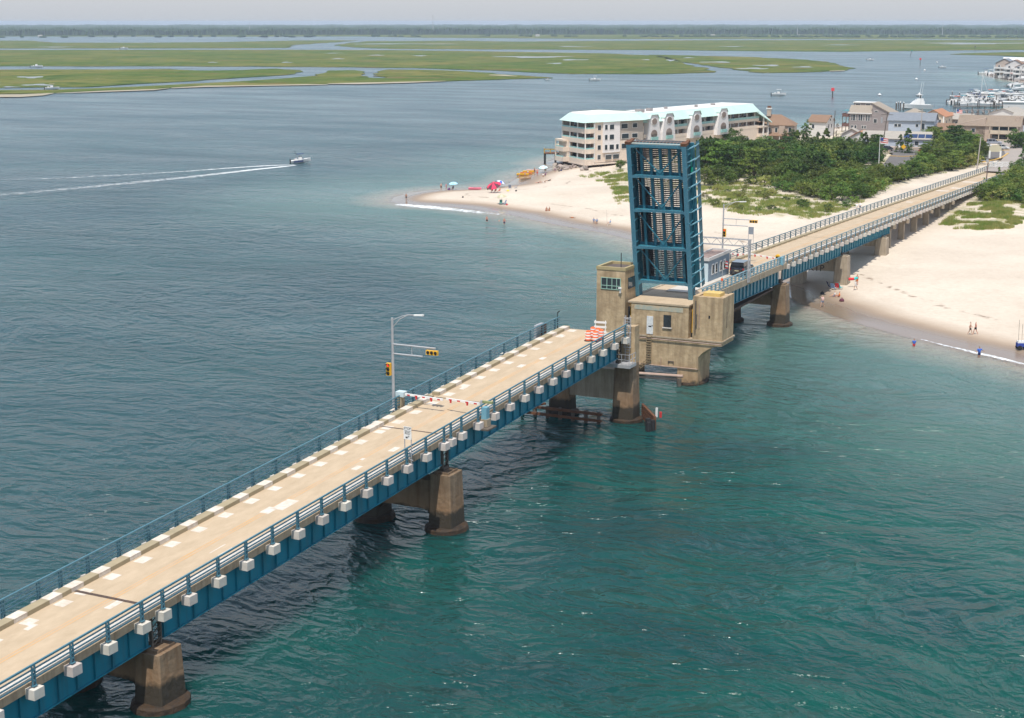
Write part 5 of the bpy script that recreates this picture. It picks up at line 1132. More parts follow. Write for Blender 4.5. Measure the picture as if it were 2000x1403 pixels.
for x,y in scatter(woodB,150,2.9,2,-.2):
    k=rs.choice(['s0','s1','s2','s0','b1','b3']) ; s=rs.uniform(1.0,1.7) if k[0]=='s' else rs.uniform(.6,.9); use(k,x,y,s,rs.random()*6.3,{'s0':'yellow-green','s1':'olive','s2':'dark green','b1':'taller light green','b3':'tall rounded green'}[k]+' shrub '+('at the dune edge of the wood' if x<-88 else 'between the parking lot and the far bridge rail'),'shrubs in front of the wood')
woodC=P2([(1796,305),(1800,286),(1830,272),(1868,276),(1905,285),(1918,312),(1900,330),(1850,338),(1812,328)],2.2)
for x,y in scatter(woodC,42,3.5,3,-.2): k=rs.choice(['p0','p1','p1','b1']); use(k,x,y,rs.uniform(.75,1.05),rs.random()*6.3,{'p0':'dark spreading pine','p1':'light green spreading pine','b1':'rounded light green tree'}[k]+' between the parking lot and the bridge','pines beside the parking lot')
woodD=P2([(1842,398),(1880,376),(1930,358),(1962,345),(2070,330),(2070,412),(2005,406),(1930,398)],2.2)
for x,y in scatter(woodD,135,2.4,4,-.2): k=rs.choice(['b1','b3','s0','s0','s1']); use(k,x,y,(rs.uniform(.55,.8) if k[0]=='b' else rs.uniform(1.1,1.8)),rs.random()*6.3,{'b1':'tall light green','b3':'tall rounded green','s0':'low yellow-green','s1':'low olive'}[k]+' bush on the near side of the bridge at the right edge','bushes right of the bridge')
for px,py,k,s,lb in ((1573,290,'t0',1.12,'tallest narrow dark tree standing over the wood before the water'),(1634,290,'d0',1.05,'half bare spiky tree beside the roadside pole'),(1597,296,'c0',.95,'pointed conifer between the two brown-roofed houses'),(1772,302,'c0',1.15,'tallest conifer in front of the solar panel villa'),(1757,300,'c0',.85,'shorter conifer left of the tallest one by the villa'),(1824,296,'c0',.95,'conifer with star-shaped top right of the villa'),(1862,292,'p0',1.35,'dark spreading pine in front of the brown cottage'),
    (1733,293,'y0',1.15,'clipped arch-shaped cypress against the pink villa wall'),(1712,296,'y0',.9,'smaller clipped cypress by the flagpole'),(1689,292,'y0',.9,'rounded clipped cypress below the orange cottage'),(1984,292,'b2',1.15,'big dark tree covering the right of the balcony house'),(1996,290,'b0',1.1,'dark tree at the frame edge beside the balcony house'),(1212,322,'b0',.55,'round green bush left of the raised leaf near the condominium'),(1985,338,'b1',.7,'green tree close to the barricades at the right end of the bridge'),(1998,326,'c0',.85,'dark conifer at the right frame edge'),(1950,352,'c0',.5,'small conifer poking up beside the near railing'),(1550,275,'b2',.8,'tree before the porch of the tan house'),(1532,276,'t0',.55,'slim tree at the right corner of the tan house'),(1488,290,'b0',.8,'round tree before the left gable of the tan house'),(1430,284,'b3',1.1,'highest round tree below the condominium end wall')):
    p=G(px,py,2.6); use(k,p[0],p[1],s,rs.random()*6.3,lb,None)
woodE=P2([(1664,302),(1712,300),(1716,327),(1668,330)],2.4)
for x,y in scatter(woodE,16,3.4,8,0): k=rs.choice(['b0','b2','p0','c0']); use(k,x,y,rs.uniform(.8,1.1),rs.random()*6.3,{'b0':'broad dark tree','b2':'rounded dark tree','p0':'flat-layered dark pine','c0':'pointed conifer'}[k]+' beside the white flagpole at the lot','trees by the flagpole')
woodF=P2([(1485,287),(1560,284),(1660,282),(1705,288),(1700,298),(1485,300)],2.4)
for x,y in scatter(woodF,22,4.2,9,0): k=rs.choice(['b0','b1','s0','s2']); use(k,x,y,rs.uniform(.5,.75) if k[0]=='b' else rs.uniform(.9,1.4),rs.random()*6.3,{'b0':'low dark tree','b1':'low light green tree','s0':'yellow-green bush','s2':'dark green bush'}[k]+' in front of the small houses behind the wood','greenery before the back houses')
for px,py,k,s in ((1556,312,'c0',1.25),(1585,308,'b0',1.25),(1612,312,'c0',1.3),(1640,314,'b2',1.2),(1655,322,'c0',1.1),(1480,330,'c0',.95),(1440,338,'c0',.9),(1530,345,'c0',1.0),(1600,350,'p0',1.1),(1642,345,'p0',1.2)): p=G(px,py,2.4); use(k,p[0],p[1],s,px,'tall dark %s rising above its neighbours in the wood'%{'c':'pointed conifer','b':'rounded tree','p':'layered pine'}[k[0]],'tallest trees of the wood')
for x,y in scatter(grass[1],34,4.0,14,-.5): k=rs.choice(['s1','s1','s0','s2']); use(k,x,y,rs.uniform(.35,.8),rs.random()*6.3,{'s0':'small yellow-green','s1':'small olive','s2':'small dark green'}[k]+' shrub dotted in the dune grass before the wood','small shrubs in the dune grass')
# clumps of dune grass: uncountable, one object
def grass_stuff():
    rs=np.random.RandomState(5); Q=[]
    zones=[(grass[0],1500),(grass[1],1700),(grass[2],2300),(wood,300),(P2([(1140,335),(1183,330),(1183,350)],2),60),(P2([(1208,366),(1225,372),(1225,395),(1212,384)],2),120)]
    for poly,n in zones:
        xs_=[p[0] for p in poly]; ys_=[p[1] for p in poly]; x=rs.uniform(min(xs_),max(xs_),n*5); y=rs.uniform(min(ys_),max(ys_),n*5); ok=(sdf(x,y,poly)>-1.5)&((vnoise(x,y,.28,11,3)>.52)); x=x[ok][:n];y=y[ok][:n]
        ok=(x<-68)|(x>-57); x=x[ok];y=y[ok]
        z,_,_=height(x,y)
        for X,Y,Z in zip(x,y,z):
            m=16; a=rs.rand(m)*6.283; r=rs.rand(m)**.5*.55; bx=X+r*np.cos(a); by=Y+r*np.sin(a); hh=rs.uniform(.3,.8,m); ln=rs.uniform(-.25,.25,(m,2)); w_=.055; d=rs.rand(m)*6.283
            A=np.stack([bx-w_*np.cos(d),by-w_*np.sin(d),np.full(m,Z-.05)],1);B=np.stack([bx+w_*np.cos(d),by+w_*np.sin(d),np.full(m,Z-.05)],1);C=np.stack([bx+ln[:,0],by+ln[:,1],Z+hh],1)
            Q.append(np.stack([A,B,C],1).reshape(-1,3))
    me=fast_mesh('dune_grass',np.concatenate(Q),leafm('dune_grass_blades',(.28,.38,.07),(.50,.46,.15)),3); o=bpy.data.objects.new('dune_grass',me); COL.objects.link(o); tag(o,'green and straw-coloured dune grass in loose clumps','grass',kind='stuff')
grass_stuff()
# ---------------------------------------------------------------- bridge furniture
def surf(x,y,z0=9.0,off=0.0):
    p=G(x,y,z0)
    for _ in range(6): p=G(x,y,dz(p[1])+off)
    return p[0],p[1],dz(p[1])
def signal_head(parent,M_,n=3,horizontal=False,red=True):
    mb=MB(); mb.box(-.2,.2,-.14,.14,-.56,.56); mb.v=[tuple(M_@Vector(v)) for v in mb.v]; h=mb.build('signal_head',m_sigy,parent)
    mb=MB()
    for k in range(3):
        z=.37-.37*k; n_=10; A=[(.15*math.cos(2*math.pi*i/n_),-.143,z+.15*math.sin(2*math.pi*i/n_)) for i in range(n_)]; mb.add(A,[tuple(range(n_))])
        r=[(.165*math.cos(t),-.14,z+.165*math.sin(t)) for t in np.linspace(0,math.pi,7)]; q=[(a,-.36,c) for a,b,c in r]; mb.add(r+q,[(i,i+1,8+i,7+i) for i in range(6)])
    mb.v=[tuple(M_@Vector(v)) for v in mb.v]; mb.build('lens_visors',m_blk,h)
    if red: mb=MB(); mb.add([(.12*math.cos(2*math.pi*i/10),-.147,.37+.12*math.sin(2*math.pi*i/10)) for i in range(10)],[tuple(range(10))]); mb.v=[tuple(M_@Vector(v)) for v in mb.v]; mb.build('red_lens',mat('red_lens',(.6,.02,.01),.3,emit=(1,.05,.02,1.2)),h)
    return h
def mast_pole(label,X,Y,H,armdir,arms,lampdir,heads,extra=None):
    z=dz(Y)-.6; t=thing('signal_pole',label,'traffic light'); 
    mb=MB(); mb.tube((0,0,0),(0,0,H),.14,8,.10); mb.build('pole',m_galv,t)
    mb=MB(); a=armdir
    for (h,L,up) in arms: mb.path([(0,0,h),(a[0]*L*.5,a[1]*L*.5,h+up*.5),(a[0]*L,a[1]*L,h+up)],.075,6)
    if arms: L=arms[0][1]*.45; mb.tube((a[0]*L,a[1]*L,arms[0][0]),(a[0]*L,a[1]*L,arms[1][0]),.03,5)
    mb.build('mast_arm',m_galv,t)
    l=lampdir; mb=MB(); mb.path([(0,0,H-.9),(l[0]*.7,l[1]*.7,H-.1),(l[0]*1.5,l[1]*1.5,H+.35),(l[0]*2.2,l[1]*2.2,H+.4)],.04,5); mb.path([(0,0,H-.2),(l[0]*.9,l[1]*.9,H+.2),(l[0]*1.5,l[1]*1.5,H+.37)],.03,5); mb.build('lamp_arm',m_galv,t)
    mb=MB(); mb.beam((l[0]*2.1,l[1]*2.1,H+.38),(l[0]*3.0,l[1]*3.0,H+.42),.22,.12); mb.build('lamp',m_wht,t)
    for (px,py,pz,hor,rz) in heads:
        M_=Matrix.Translation((px,py,pz))@Euler((0,0,rz)).to_matrix().to_4x4()@(Euler((0,math.pi/2,0)).to_matrix().to_4x4() if hor else Matrix.Identity(4)); signal_head(t,M_,red=not hor)
    t.location=(X,Y,z); return t
# left pole: column at photo x 763, top y 620
pole_Y=114.6
zt=GX(763,622,-67.35)[1]; zz=dz(pole_Y)-.6; ar=Vector((1,0,0))
Hh=zt-zz; 
mast_pole('grey mast pole with yellow signals standing on the far side of the open bridge span','-' and -67.35,pole_Y,Hh,(1,0),[(Hh-2.35,4.3,-.0),(Hh-3.2,3.0,.0)],(1,.1),[(4.0,-.05,Hh-2.75,True,0),(-.28,-.25,Hh-4.6,False,0)])
pr_Y=207.0; zz=dz(pr_Y)-.6; Hr=GX(1411,400,-67.4)[1]-zz
t2=mast_pole('grey mast pole with a yellow signal beside the gatehouse, past the raised leaf',-67.4,pr_Y,Hr,(1,0),[(Hr-2.0,4.2,0),(Hr-2.9,3.6,0)],(1,.3),[(4.4,.0,Hr-2.2,True,0),(.3,-.2,Hr-4.0,False,0)])
mb=MB(); mb.path([(0,0,Hr-1.9),(-1.5,-2.0,Hr-2.0),(-3.2,-5,Hr-3.2)],.035,5); mb.build('guy_arm',m_galv,t2)
# barrier gates
def stripes(parent,A,B,w_,h,n,name='gate_arm'):
    A=Vector(A);B=Vector(B); h*=.62; w_*=.9; mb=MB(); mb.beam(A,B,w_,h); arm=mb.build(name,m_wht,parent); d=(B-A)
    for k in range(n):
        u=(k+.3)/n; a=A+d*u; b=A+d*(u+.36/n); lo=Vector((0,0,-h*.18)); mb=MB(); mb.beam(a+lo,b+lo,w_+.012,h*.66); mb.build('red_stripe',m_red,arm)
        if k%2: mb=MB(); c=(a+b)/2; mb.box(c.x-.07,c.x+.07,c.y-.05,c.y+.05,c.z-.32,c.z-h/2); mb.build('gate_lamp',m_red,arm)
    return arm
gy=GX(783,775,-66.9)[0]; zg=dz(gy)
t=thing('barrier_gate','red and white barrier arm lowered from the far rail of the open span','barrier gate',(-66.9,gy,zg))
mb=MB(); mb.box(-67.1,-66.7,gy-.3,gy+.3,zg-.3,zg+1.0); mb.build('post',m_curb,t); mb=MB(); mb.box(-67.25,-66.45,gy-.35,gy+.35,zg+1.0,zg+1.45); mb.build('gate_motor',mat('pale_motor_paint',(.5,.6,.62),.5),t)
stripes(t,(-66.4,gy-.1,zg+1.25),(-62.6,gy-.1,zg+1.15),.12,.3,5)
gy2=GX(945,800,-58.6)[0]; zg2=dz(gy2)
t=thing('barrier_gate','red and white barrier arm with teal cabinet on the near edge of the open span','barrier gate',(-58.5,gy2,zg2))
mb=MB(); mb.box(-58.75,-58.1,gy2-.35,gy2+.35,zg2-.75,zg2-.1); mb.build('bracket_base',m_conc,t); mb=MB(); mb.box(-58.7,-58.2,gy2-.3,gy2+.3,zg2-.1,zg2+.95); mb.build('cabinet',m_tealf,t)
mb=MB(); mb.box(-59.0,-57.9,gy2+.2,gy2+.45,zg2+1.2,zg2+1.4); mb.build('counterweight',mat('olive_metal',(.25,.27,.12),.6),t); mb=MB(); mb.tube((-58.85,gy2,zg2+.9),(-58.85,gy2,zg2+1.5),.1,8); mb.build('hinge',m_galv,t); mb=MB(); mb.box(-59.0,-57.7,gy2-1.0,gy2+.7,zg2-.92,zg2-.78); mb.build('bracket_plate',m_wood,t)
stripes(t,(-58.95,gy2-.1,zg2+1.2),(-62.5,gy2+.4,zg2+1.15),.12,.3,4)
gy3=GX(1527,507,-58.7)[0]; zg3=dz(gy3)
t=thing('barrier_gate','red and white barrier arm with yellow lamp housing ahead of the dark car','barrier gate',(-58.7,gy3,zg3))
mb=MB(); mb.box(-59.0,-58.5,gy3-.3,gy3+.3,zg3,zg3+1.1); mb.build('cabinet',m_tealf,t); mb=MB(); mb.tube((-59.3,gy3-.2,zg3+1.2),(-59.3,gy3+.25,zg3+1.2),.28,10); mb.box(-59.5,-59.1,gy3-.2,gy3+.2,zg3+.6,zg3+1.2); mb.build('lamp_housing',m_sigy,t)
stripes(t,(-59.5,gy3,zg3+.9),(-64.0,gy3+.3,zg3+1.3),.12,.3,5)
gy4=GX(1424,500,-66.7)[0]; zg4=dz(gy4)
t=thing('barrier_gate','short red and white barrier arm on the far rail behind the gatehouse','barrier gate',(-66.8,gy4,zg4)); mb=MB(); mb.box(-67,-66.6,gy4-.3,gy4+.3,zg4,zg4+1.1); mb.build('cabinet',m_galv,t); stripes(t,(-66.5,gy4,zg4+1.0),(-64.3,gy4+.2,zg4+1.05),.12,.28,3)
# STOP HERE ON RED sign on two legs at the near rail
sy=GX(797,880,-58.9)[0]; sz=dz(sy); ztop=GX(797,833,-58.9)[1]
t=thing('road_sign','white regulatory sign with arrow on two thin legs at the near rail','sign',(-58.9,sy,sz))
mb=MB()
for x in (-.3,.3): mb.beam((-58.9+x,sy,sz-.5),(-58.9+x,sy,ztop-.9),.06,.06)
mb.beam((-59.5,sy+.3,sz+.75),(-58.2,sy-.5,sz+.75),.06,.06); mb.beam((-59.5,sy+.3,sz+.15),(-58.2,sy-.5,sz+.15),.06,.06); mb.build('legs',m_galv,t)
mb=MB(); mb.box(-59.25,-58.55,sy-.06,sy-.03,ztop-1.05,ztop); pn_=mb.build('sign_panel',m_wht,t)
for s_,q,zz_ in (('STOP',.27,.16),('HERE ON',.13,.37),('RED',.27,.55)): text(pn_,'lettering',s_,q,(-58.9,sy-.066,ztop-zz_),(math.pi/2,0,0),m_blk,.003)
mb=MB(); c=Vector((-58.9,sy-.07,ztop-.82)); mb.beam(c+Vector((.17,0,.1)),c+Vector((-.06,0,-.05)),.012,.07,up=(0,1,0)); mb.add([tuple(c+Vector(v)) for v in ((-.17,-.002,-.13),(-.14,-.002,.05),(.02,-.002,-.13))],[(0,1,2)]); mb.build('arrow',m_blk,pn_)
s2=GX(1466,478,-67.0)[0]; zt2=GX(1466,444,-67.0)[1]; z2=dz(s2)
t=thing('road_sign','grey back of a sign on two legs at the far rail past the gantry','sign',(-67,s2,z2)); mb=MB()
for x in (-.38,.38): mb.beam((-67+x,s2,z2-.3),(-67+x,s2,zt2-.9),.06,.06)
mb.build('legs',m_galv,t); mb=MB(); mb.box(-67.4,-66.6,s2-.02,s2+.02,zt2-1.1,zt2); mb.build('sign_panel',mat('sign_back',(.30,.32,.36),.5,.3),t)
# gatehouse
h0=G(1383,553,dz(183)); h1=G(1423,536,dz(190)); hx=h0[0]; hy0=h0[1]; hy1=h1[1]; hz0=dz(hy0)+.12; HH=2.75
t=thing('gatehouse','small blue-grey bridge gatehouse with four white-framed windows and a flat brown roof','gatehouse',(hx-1.2,(hy0+hy1)/2,hz0))
m_bh=mat('blue_clapboard',(.20,.27,.33),.7,col2=(.16,.22,.28),scale=.8,amt=.5,stretch=(1,1,8)); m_bhl=mat('sunlit_face_blue',(.48,.58,.62),.6)
mb=MB(); mb.box(hx-2.3,hx,hy0,hy1,hz0-.3,hz0+HH); mb.build('wall',m_bh,t); mb=MB(); mb.box(hx-2.25,hx-.04,hy0-.05,hy0-.002,hz0-.2,hz0+HH-.3); mb.build('door',m_bhl,t)  # pale panel over the end wall: its sunlit brightness is put into the colour
mb=MB(); mb.box(hx-2.45,hx+.15,hy0-.2,hy1+.15,hz0+HH,hz0+HH+.1)
for b in ((hx-2.45,hx+.15,hy0-.2,hy0-.05),(hx-2.45,hx+.15,hy1,hy1+.15),(hx-2.45,hx-2.3,hy0-.05,hy1),(hx,hx+.15,hy0-.05,hy1)): mb.box(*b,hz0+HH+.1,hz0+HH+.4)
rf=mb.build('roof_rim',mat('pale_trim',(.52,.50,.48),.6),t); mb=MB(); mb.box(hx-2.3,hx,hy0-.05,hy1,hz0+HH+.1,hz0+HH+.16); mb.build('roof_membrane',mat('brown_membrane',(.14,.10,.09),.9,col2=(.30,.22,.19),scale=.7,amt=.3),rf)
LH=hy1-hy0
for k,u in enumerate((.20,.36,.58,.76)):
    y=hy0+LH*u; mb=MB(); mb.box(hx,hx+.05,y-.42,y+.42,hz0+.75,hz0+2.15); f=mb.build('window',m_wht,t); mb=MB(); mb.box(hx+.05,hx+.07,y-.28,y+.28,hz0+.9,hz0+2.0); mb.build('pane',m_glass,f)
t=thing('flag','small red, white and blue flag on a short staff beside the gatehouse window','flag',(hx+.35,hy0+LH*.62,hz0)); y=hy0+LH*.62
mb=MB(); mb.tube((hx+.1,y,hz0+1.2),(hx+.6,y-.1,hz0+2.2),.02,5); mb.build('staff',m_wht,t)
mb=MB(); 
for k in range(5):
    mb.mi=k%2; mb.add([(hx+.55,y-.08+.02*k,hz0+2.1-k*.2),(hx+.62,y+.85,hz0+1.9-k*.2),(hx+.62,y+.85,hz0+1.72-k*.2),(hx+.55,y-.08,hz0+1.92-k*.2)],[(0,1,2,3)])
mb.build('cloth',[m_red,m_wht],t)
mb=MB(); mb.box(hx-2.4,hx+.75,hy0-6,hy1+1.2,dz(180)-.3,dz(180)+.0); 
mb=MB(); mb.sweepY([(hx-2.4,.004),(hx+.8,.004),(hx+.8,.16),(hx-2.4,.16)],ysteps(hy0-9,hy1+1),dz); mb.build('side_walk',m_block,RV)
# white water-filled barrier blocks beside the gatehouse
t=thing('white_post','white fluted post block at the far corner of the gatehouse','bollard',(hx+.6,hy1+.3,dz(hy1))); mb=MB()
for q in (0,.5): mb.box(hx+.35,hx+.75,hy1+.1+q,hy1+.5+q,dz(hy1)+.1,dz(hy1)+1.2)
mb.build('block',m_wht,t)
# gantry: truss over the road on a lattice post
gY=190.9; gz0=dz(gY)-.4; gzt=GX(1459,471,-58.55)[1]
t=thing('overhead_gantry','galvanised lattice gantry spanning the road above the dark car','gantry',(-58.5,gY,gz0))
mb=MB()
for q in (-.32,.32): mb.beam((-58.5,gY+q,gz0),(-58.5,gY+q,gzt),.15,.15)
for k in range(7): a=gz0+.4+k*(gzt-gz0-.6)/7; b=a+(gzt-gz0-.6)/7; s_=1 if k%2 else -1; mb.beam((-58.5,gY-.32*s_,a),(-58.5,gY+.32*s_,b),.07,.07)
mb.build('lattice_post',m_galv,t)
mb=MB(); xa,xb=-58.3,-68.2
for z in (gzt,gzt-.85): 
    for q in (-.3,.3): mb.beam((xa,gY+q,z),(xb,gY+q,z),.09,.09)
n=13
for k in range(n):
    a=xa+(xb-xa)*k/n;b=xa+(xb-xa)*(k+1)/n; s_=k%2
    mb.beam((a,gY-.3,gzt-(.85 if s_ else 0)),(b,gY-.3,gzt-(0 if s_ else .85)),.055,.055); mb.beam((a,gY-.3,gzt),(a,gY+.3,gzt),.05,.05)
mb.build('truss',m_galv,t)
mb=MB()
for q in (-.3,.3): mb.beam((-68.1,gY+q,gz0),(-68.1,gY+q,gzt),.15,.15)
mb.build('far_post',m_galv,t)
t=thing('whip_pole','thin pole with small orange lamp in front of the gantry','pole'); yy=GX(1411,575,-58.4)[0]; mb=MB(); mb.tube((0,0,-.5),(0,0,3.6),.035,6); mb.build('pole',m_galv,t); mb=MB(); mb.box(-.12,.12,-.1,.1,1.3,1.6); mb.build('lamp',m_org,t); t.location=(-58.5,yy,dz(yy))
# SUV
def car(name,label,body,kind='sedan',cat='car'):
    t=thing(name,label,cat); L,W,H=(4.9,1.95,1.78) if kind=='suv' else (4.6,1.8,1.45)
    if kind=='suv': low=[(-2.42,.45),(-2.45,.95),(-2.38,1.08),(1.0,1.12),(2.15,1.02),(2.42,.85),(2.45,.42)]; cab=[(-2.36,1.08),(-2.12,1.70),(-1.6,1.77),(.35,1.75),(1.15,1.10)]
    else: low=[(-2.25,.40),(-2.28,.80),(-2.1,.95),(1.0,.93),(2.0,.80),(2.25,.65),(2.27,.36)]; cab=[(-1.75,.94),(-1.2,1.38),(-.6,1.45),(.25,1.43),(1.1,.93)]
    mb=MB(); rings=[]
    for x,top in [(p[0],p[1]) for p in low]:
        w_=W/2*(1 if abs(x)<2 else .93); rings.append([(x,-w_*.94,.30),(x,w_*.94,.30),(x,w_,.55 if top>.55 else top-.02),(x,w_*.97,max(top-.08,.34)),(x,w_*.86,top),(x,-w_*.86,top),(x,-w_*.97,max(top-.08,.34)),(x,-w_,.55 if top>.55 else top-.02)])
    mb.loft(rings); b=mb.build('body',body,t,smooth=False)
    mb=MB(); base=cab[0][1]; rings=[]
    for x,top in cab: k=(top-base)/(H-base+.001); w_=W/2*(.93-.13*k); rings.append([(x,-W/2*.93,base-.02),(x,W/2*.93,base-.02),(x,w_,top+.003),(x,-w_,top+.003)])
    mb.loft(rings); mb.build('cabin_glass',mat('car_glass',(.02,.022,.026),.08),t)
    mb=MB(); x0,x1=cab[1][0]-.02,cab[-2][0]+.06; w_=W/2*.80; mb.box(x0,x1,-w_,w_,H-.03,H+.025)
    for xx in ([-1.9,-.65,.35] if kind=='suv' else [-1.0,-.1]): 
        for s_ in (-1,1): mb.beam((xx,s_*W/2*.935,base),(xx,s_*W/2*.80,H-.03),.09,.03)
    mb.build('roof',body,t)
    for x in (-L/2+.95,L/2-.95):
        for s_ in (-1,1):
            mb=MB(); mb.tube((x,s_*(W/2-.24),.34),(x,s_*(W/2+.005),.34),.34,14); wh=mb.build('wheel',m_blk,t); mb=MB(); mb.tube((x,s_*(W/2),.34),(x,s_*(W/2+.02),.34),.2,10); mb.build('rim',m_galv,wh)
    for s_ in (-1,1):
        mb=MB(); mb.box(-L/2-.01,-L/2+.15,s_*W/2*.86-.07,s_*W/2*.86+.07,.85,1.08 if kind=='suv' else 1.0); mb.build('tail_lamp',m_red,t); mb=MB(); mb.box(L/2-.16,L/2-.01,s_*W/2*.72-.16,s_*W/2*.72+.16,.62,.80); mb.build('headlight',m_wht,t); mb=MB(); mb.box(.75,.95,s_*W/2*1.02-.09,s_*W/2*1.02+.09,1.0,1.14); mb.build('mirror',body,t)
    mb=MB(); mb.box(-L/2-.02,-L/2+.02,-.26,.26,.72,.86); mb.build('number_plate',mat('plate_yellow',(.6,.58,.42),.6),t)
    return t
cn=mat('black_blue_car_paint',(.006,.008,.022),.18,coat=1); cw=mat('white_car_paint',(.62,.62,.61),.3,coat=.6); csil=mat('silver_car_paint',(.42,.44,.50),.3,.3,coat=.6); cb=mat('navy_car_paint',(.02,.035,.07),.25,coat=.6)
cr=mat('maroon_car_paint',(.12,.03,.04),.3,coat=.5)
c1=car('parked_suv','dark navy SUV stopped on the bridge before the barrier, seen from behind',cn,'suv'); yc=(G(1442,548,dz(190))[1]+2.6); yc=195.2; c1.location=(-60.8,yc,dz(yc)+.01); c1.rotation_euler=(R(1.2),0,R(90+2)); c1.rotation_euler=(0,R(0),R(92)); c1.scale=(1.04,1.04,1.05)
for px,py,kind,mt,rz,lb in ((1701,340,'suv',cw,12,'white car parked under the tree at the left of the lot'),(1733,294,'sedan',cb,60,'dark blue car parked in front of the clipped cypress'),(1941,282,'suv',csil,5,'silver minivan parked in front of the balcony house'),(1957,291,'sedan',cw,-10,'white sedan parked beside the yellow kerb at the right'),(1927,288,'sedan',cw,5,'white car mostly hidden left of the silver minivan'),(1722,342,'sedan',cr,20,'maroon car behind the white parked car'),(1605,351,'sedan',csil,10,'grey car glimpsed between the shrubs below the wood')):
    p=G(px,py,3.2); c=car('parked_car',lb,mt,kind); c.location=(p[0],p[1],max(PLZ+.08,gz(*p))); c.rotation_euler=(0,0,R(rz)-azx(px))
# barrels and barricades
def barrel():
    t=thing('traffic_barrel','b','traffic barrel'); mb=MB(); mb.lathe([(.29,.06),(.285,.35),(.27,.36),(.265,.62),(.25,.63),(.245,.86),(.20,.95),(.08,1.0)],n=14); d=mb.build('drum',m_org,t,smooth=False)
    for z0,z1,r in ((.20,.34,.292),(.47,.61,.272),(.73,.85,.252)): mb=MB(); mb.lathe([(r,z0),(r-.004,z1)],n=14); mb.build('reflective_band',m_wht,t)
    mb=MB(); mb.lathe([(.40,0),(.36,.07)],n=12); mb.build('rubber_base',m_blk,t); return t
b0=barrel(); lbs=['orange and white barrel, leftmost in front of the white barricade','orange and white barrel at the back left of the cluster by the barricade','orange and white barrel at the front centre of the cluster','orange and white barrel, rightmost of the cluster touching the rail','orange and white barrel tucked between the back and the rightmost one']
for k,(px,py) in enumerate(((1149,666),(1158,659),(1163,667),(1174,664),(1168,661))):
    p=surf(px,py); o=b0 if k==0 else dup(b0); o.location=(p[0],p[1],p[2]+.005); o.rotation_euler=(0,0,k); o.scale=(1.12,)*3; tag(o,lbs[k],None,'barrels at the broken end of the bridge')
def barricade(label,W=1.4,loc=(0,0,0),rz=0):
    t=thing('barricade',label,'barricade')
    mb=MB()
    for x in (-W/2+.12,W/2-.12): mb.box(x-.04,x+.04,-.03,.03,0,1.55); mb.box(x-.05,x+.05,-.6,.6,0,.08)
    mb.build('frame',m_wht,t)
    for z in (.35,.85,1.35): mb=MB(); mb.box(-W/2,W/2,-.055,-.03,z-.11,z+.11); mb.build('rail_board',m_wht,t)
    t.location=loc; t.rotation_euler=(0,0,rz); return t
p=surf(1171,655); barricade('white three-board barricade behind the orange barrels',1.35,(p[0],p[1]+.2,p[2]+.01),.1)
for k,(px,lb) in enumerate(((1939,'white barricade, leftmost across the right end of the bridge'),(1951,'white barricade second from the left across the road'),(1963,'white barricade third from the left across the road'),(1983,'lone white barricade close to the near rail at the right end'))):
    p=G(px,327+(2 if k==3 else 0),PLZ+.1); barricade(lb,1.7,(p[0],p[1],PLZ+.12),-.1)['group']='white barricades across the road'
# little lamp post and cabinet on the far rail near the gap
t=thing('lamp_post','small black-topped post at the tip of the far rail beside the gap','post'); mb=MB(); mb.tube((0,0,0),(0,0,1.9),.05,6); mb.tube((0,0,1.85),(.25,0,2.05),.06,6); mb.build('post',m_blk,t); t.location=(-66.95,149.2,dz(149)-.2)
t=thing('gate_cabinet','grey and brown equipment frame leaning on the far rail by the gap','cabinet'); mb=MB(); mb.box(-.15,.15,-.9,.9,-.2,1.15); mb.build('box',m_galv,t); mb=MB(); mb.box(.16,.3,.2,1.3,0,1.0); mb.build('gate_frame',m_rust,t); t.location=(-67.15,144.8,dz(145)+.05)
# rusty fender with piles beside the rest pier
FD=thing('fender_wall','broken rusty timber fender wall with black dolphin piles beside the rest pier','fender',(-57,149,0))
mb=MB(); a=Vector((-57.6,151.0,0)); b=Vector((-54.8,147.2,0)); d=(b-a).normalized()
for z in (.55,1.0,1.45): mb.beam(a+Vector((0,0,z)),b+Vector((0,0,z-.12)),.22,.3)
mb.build('walers',m_rust,FD); mb=MB()
for k in range(9): c=a+(b-a)*k/8; mb.beam((c.x,c.y,-1.2),(c.x,c.y,1.7-.03*k),.28,.10,up=(d.x,d.y,0))
mb.build('sheeting',m_rust,FD)
for x,y,h,r in ((-55.3,146.6,1.2,.28),(-54.9,146.9,1.0,.28),(-55.1,146.3,.9,.26)): mb=MB(); mb.tube((x,y,-2),(x,y,h),r,10); mb.tube((x,y,h),(x,y,h+.12),r*.9,10); mb.build('dolphin_pile',m_blk,FD)
mb=MB(); mb.box(-54.98,-54.78,147.9,148.08,1.2,2.2); mb.build('white_marker',m_wht,FD); mb=MB(); mb.tube((-54.3,147.6,1.3),(-54.3,147.6,1.9),.14,8); mb.build('red_lamp',m_red,FD)
FD2=thing('timber_walkway','dark timber fender walkway on piles under the bridge beside the rest pier','fender',(-66,145,0)); mb=MB()
for x in np.arange(-70,-60.5,1.5): mb.tube((x,146.8,-2),(x,146.8,1.3),.22,8)
mb.build('pile',m_wood,FD2); mb=MB(); mb.beam((-70.4,146.7,1.1),(-60.6,146.7,1.1),.3,.25); mb.beam((-70.4,146.6,.4),(-60.6,146.6,.4),.25,.25); mb.beam((-71.5,143,1.3),(-68,148,1.3),.9,.2); mb.build('waler',m_rust,FD2)
mb=MB()
for k in range(4): c=(-71.4+k*.85,143.2+k*1.2); mb.beam((c[0],c[1],1.3),(c[0],c[1],2.4),.08,.08)
mb.beam((-71.4,143.2,2.3),(-68.8,146.9,2.3),.08,.08); mb.build('handrail',m_pipe,FD2)
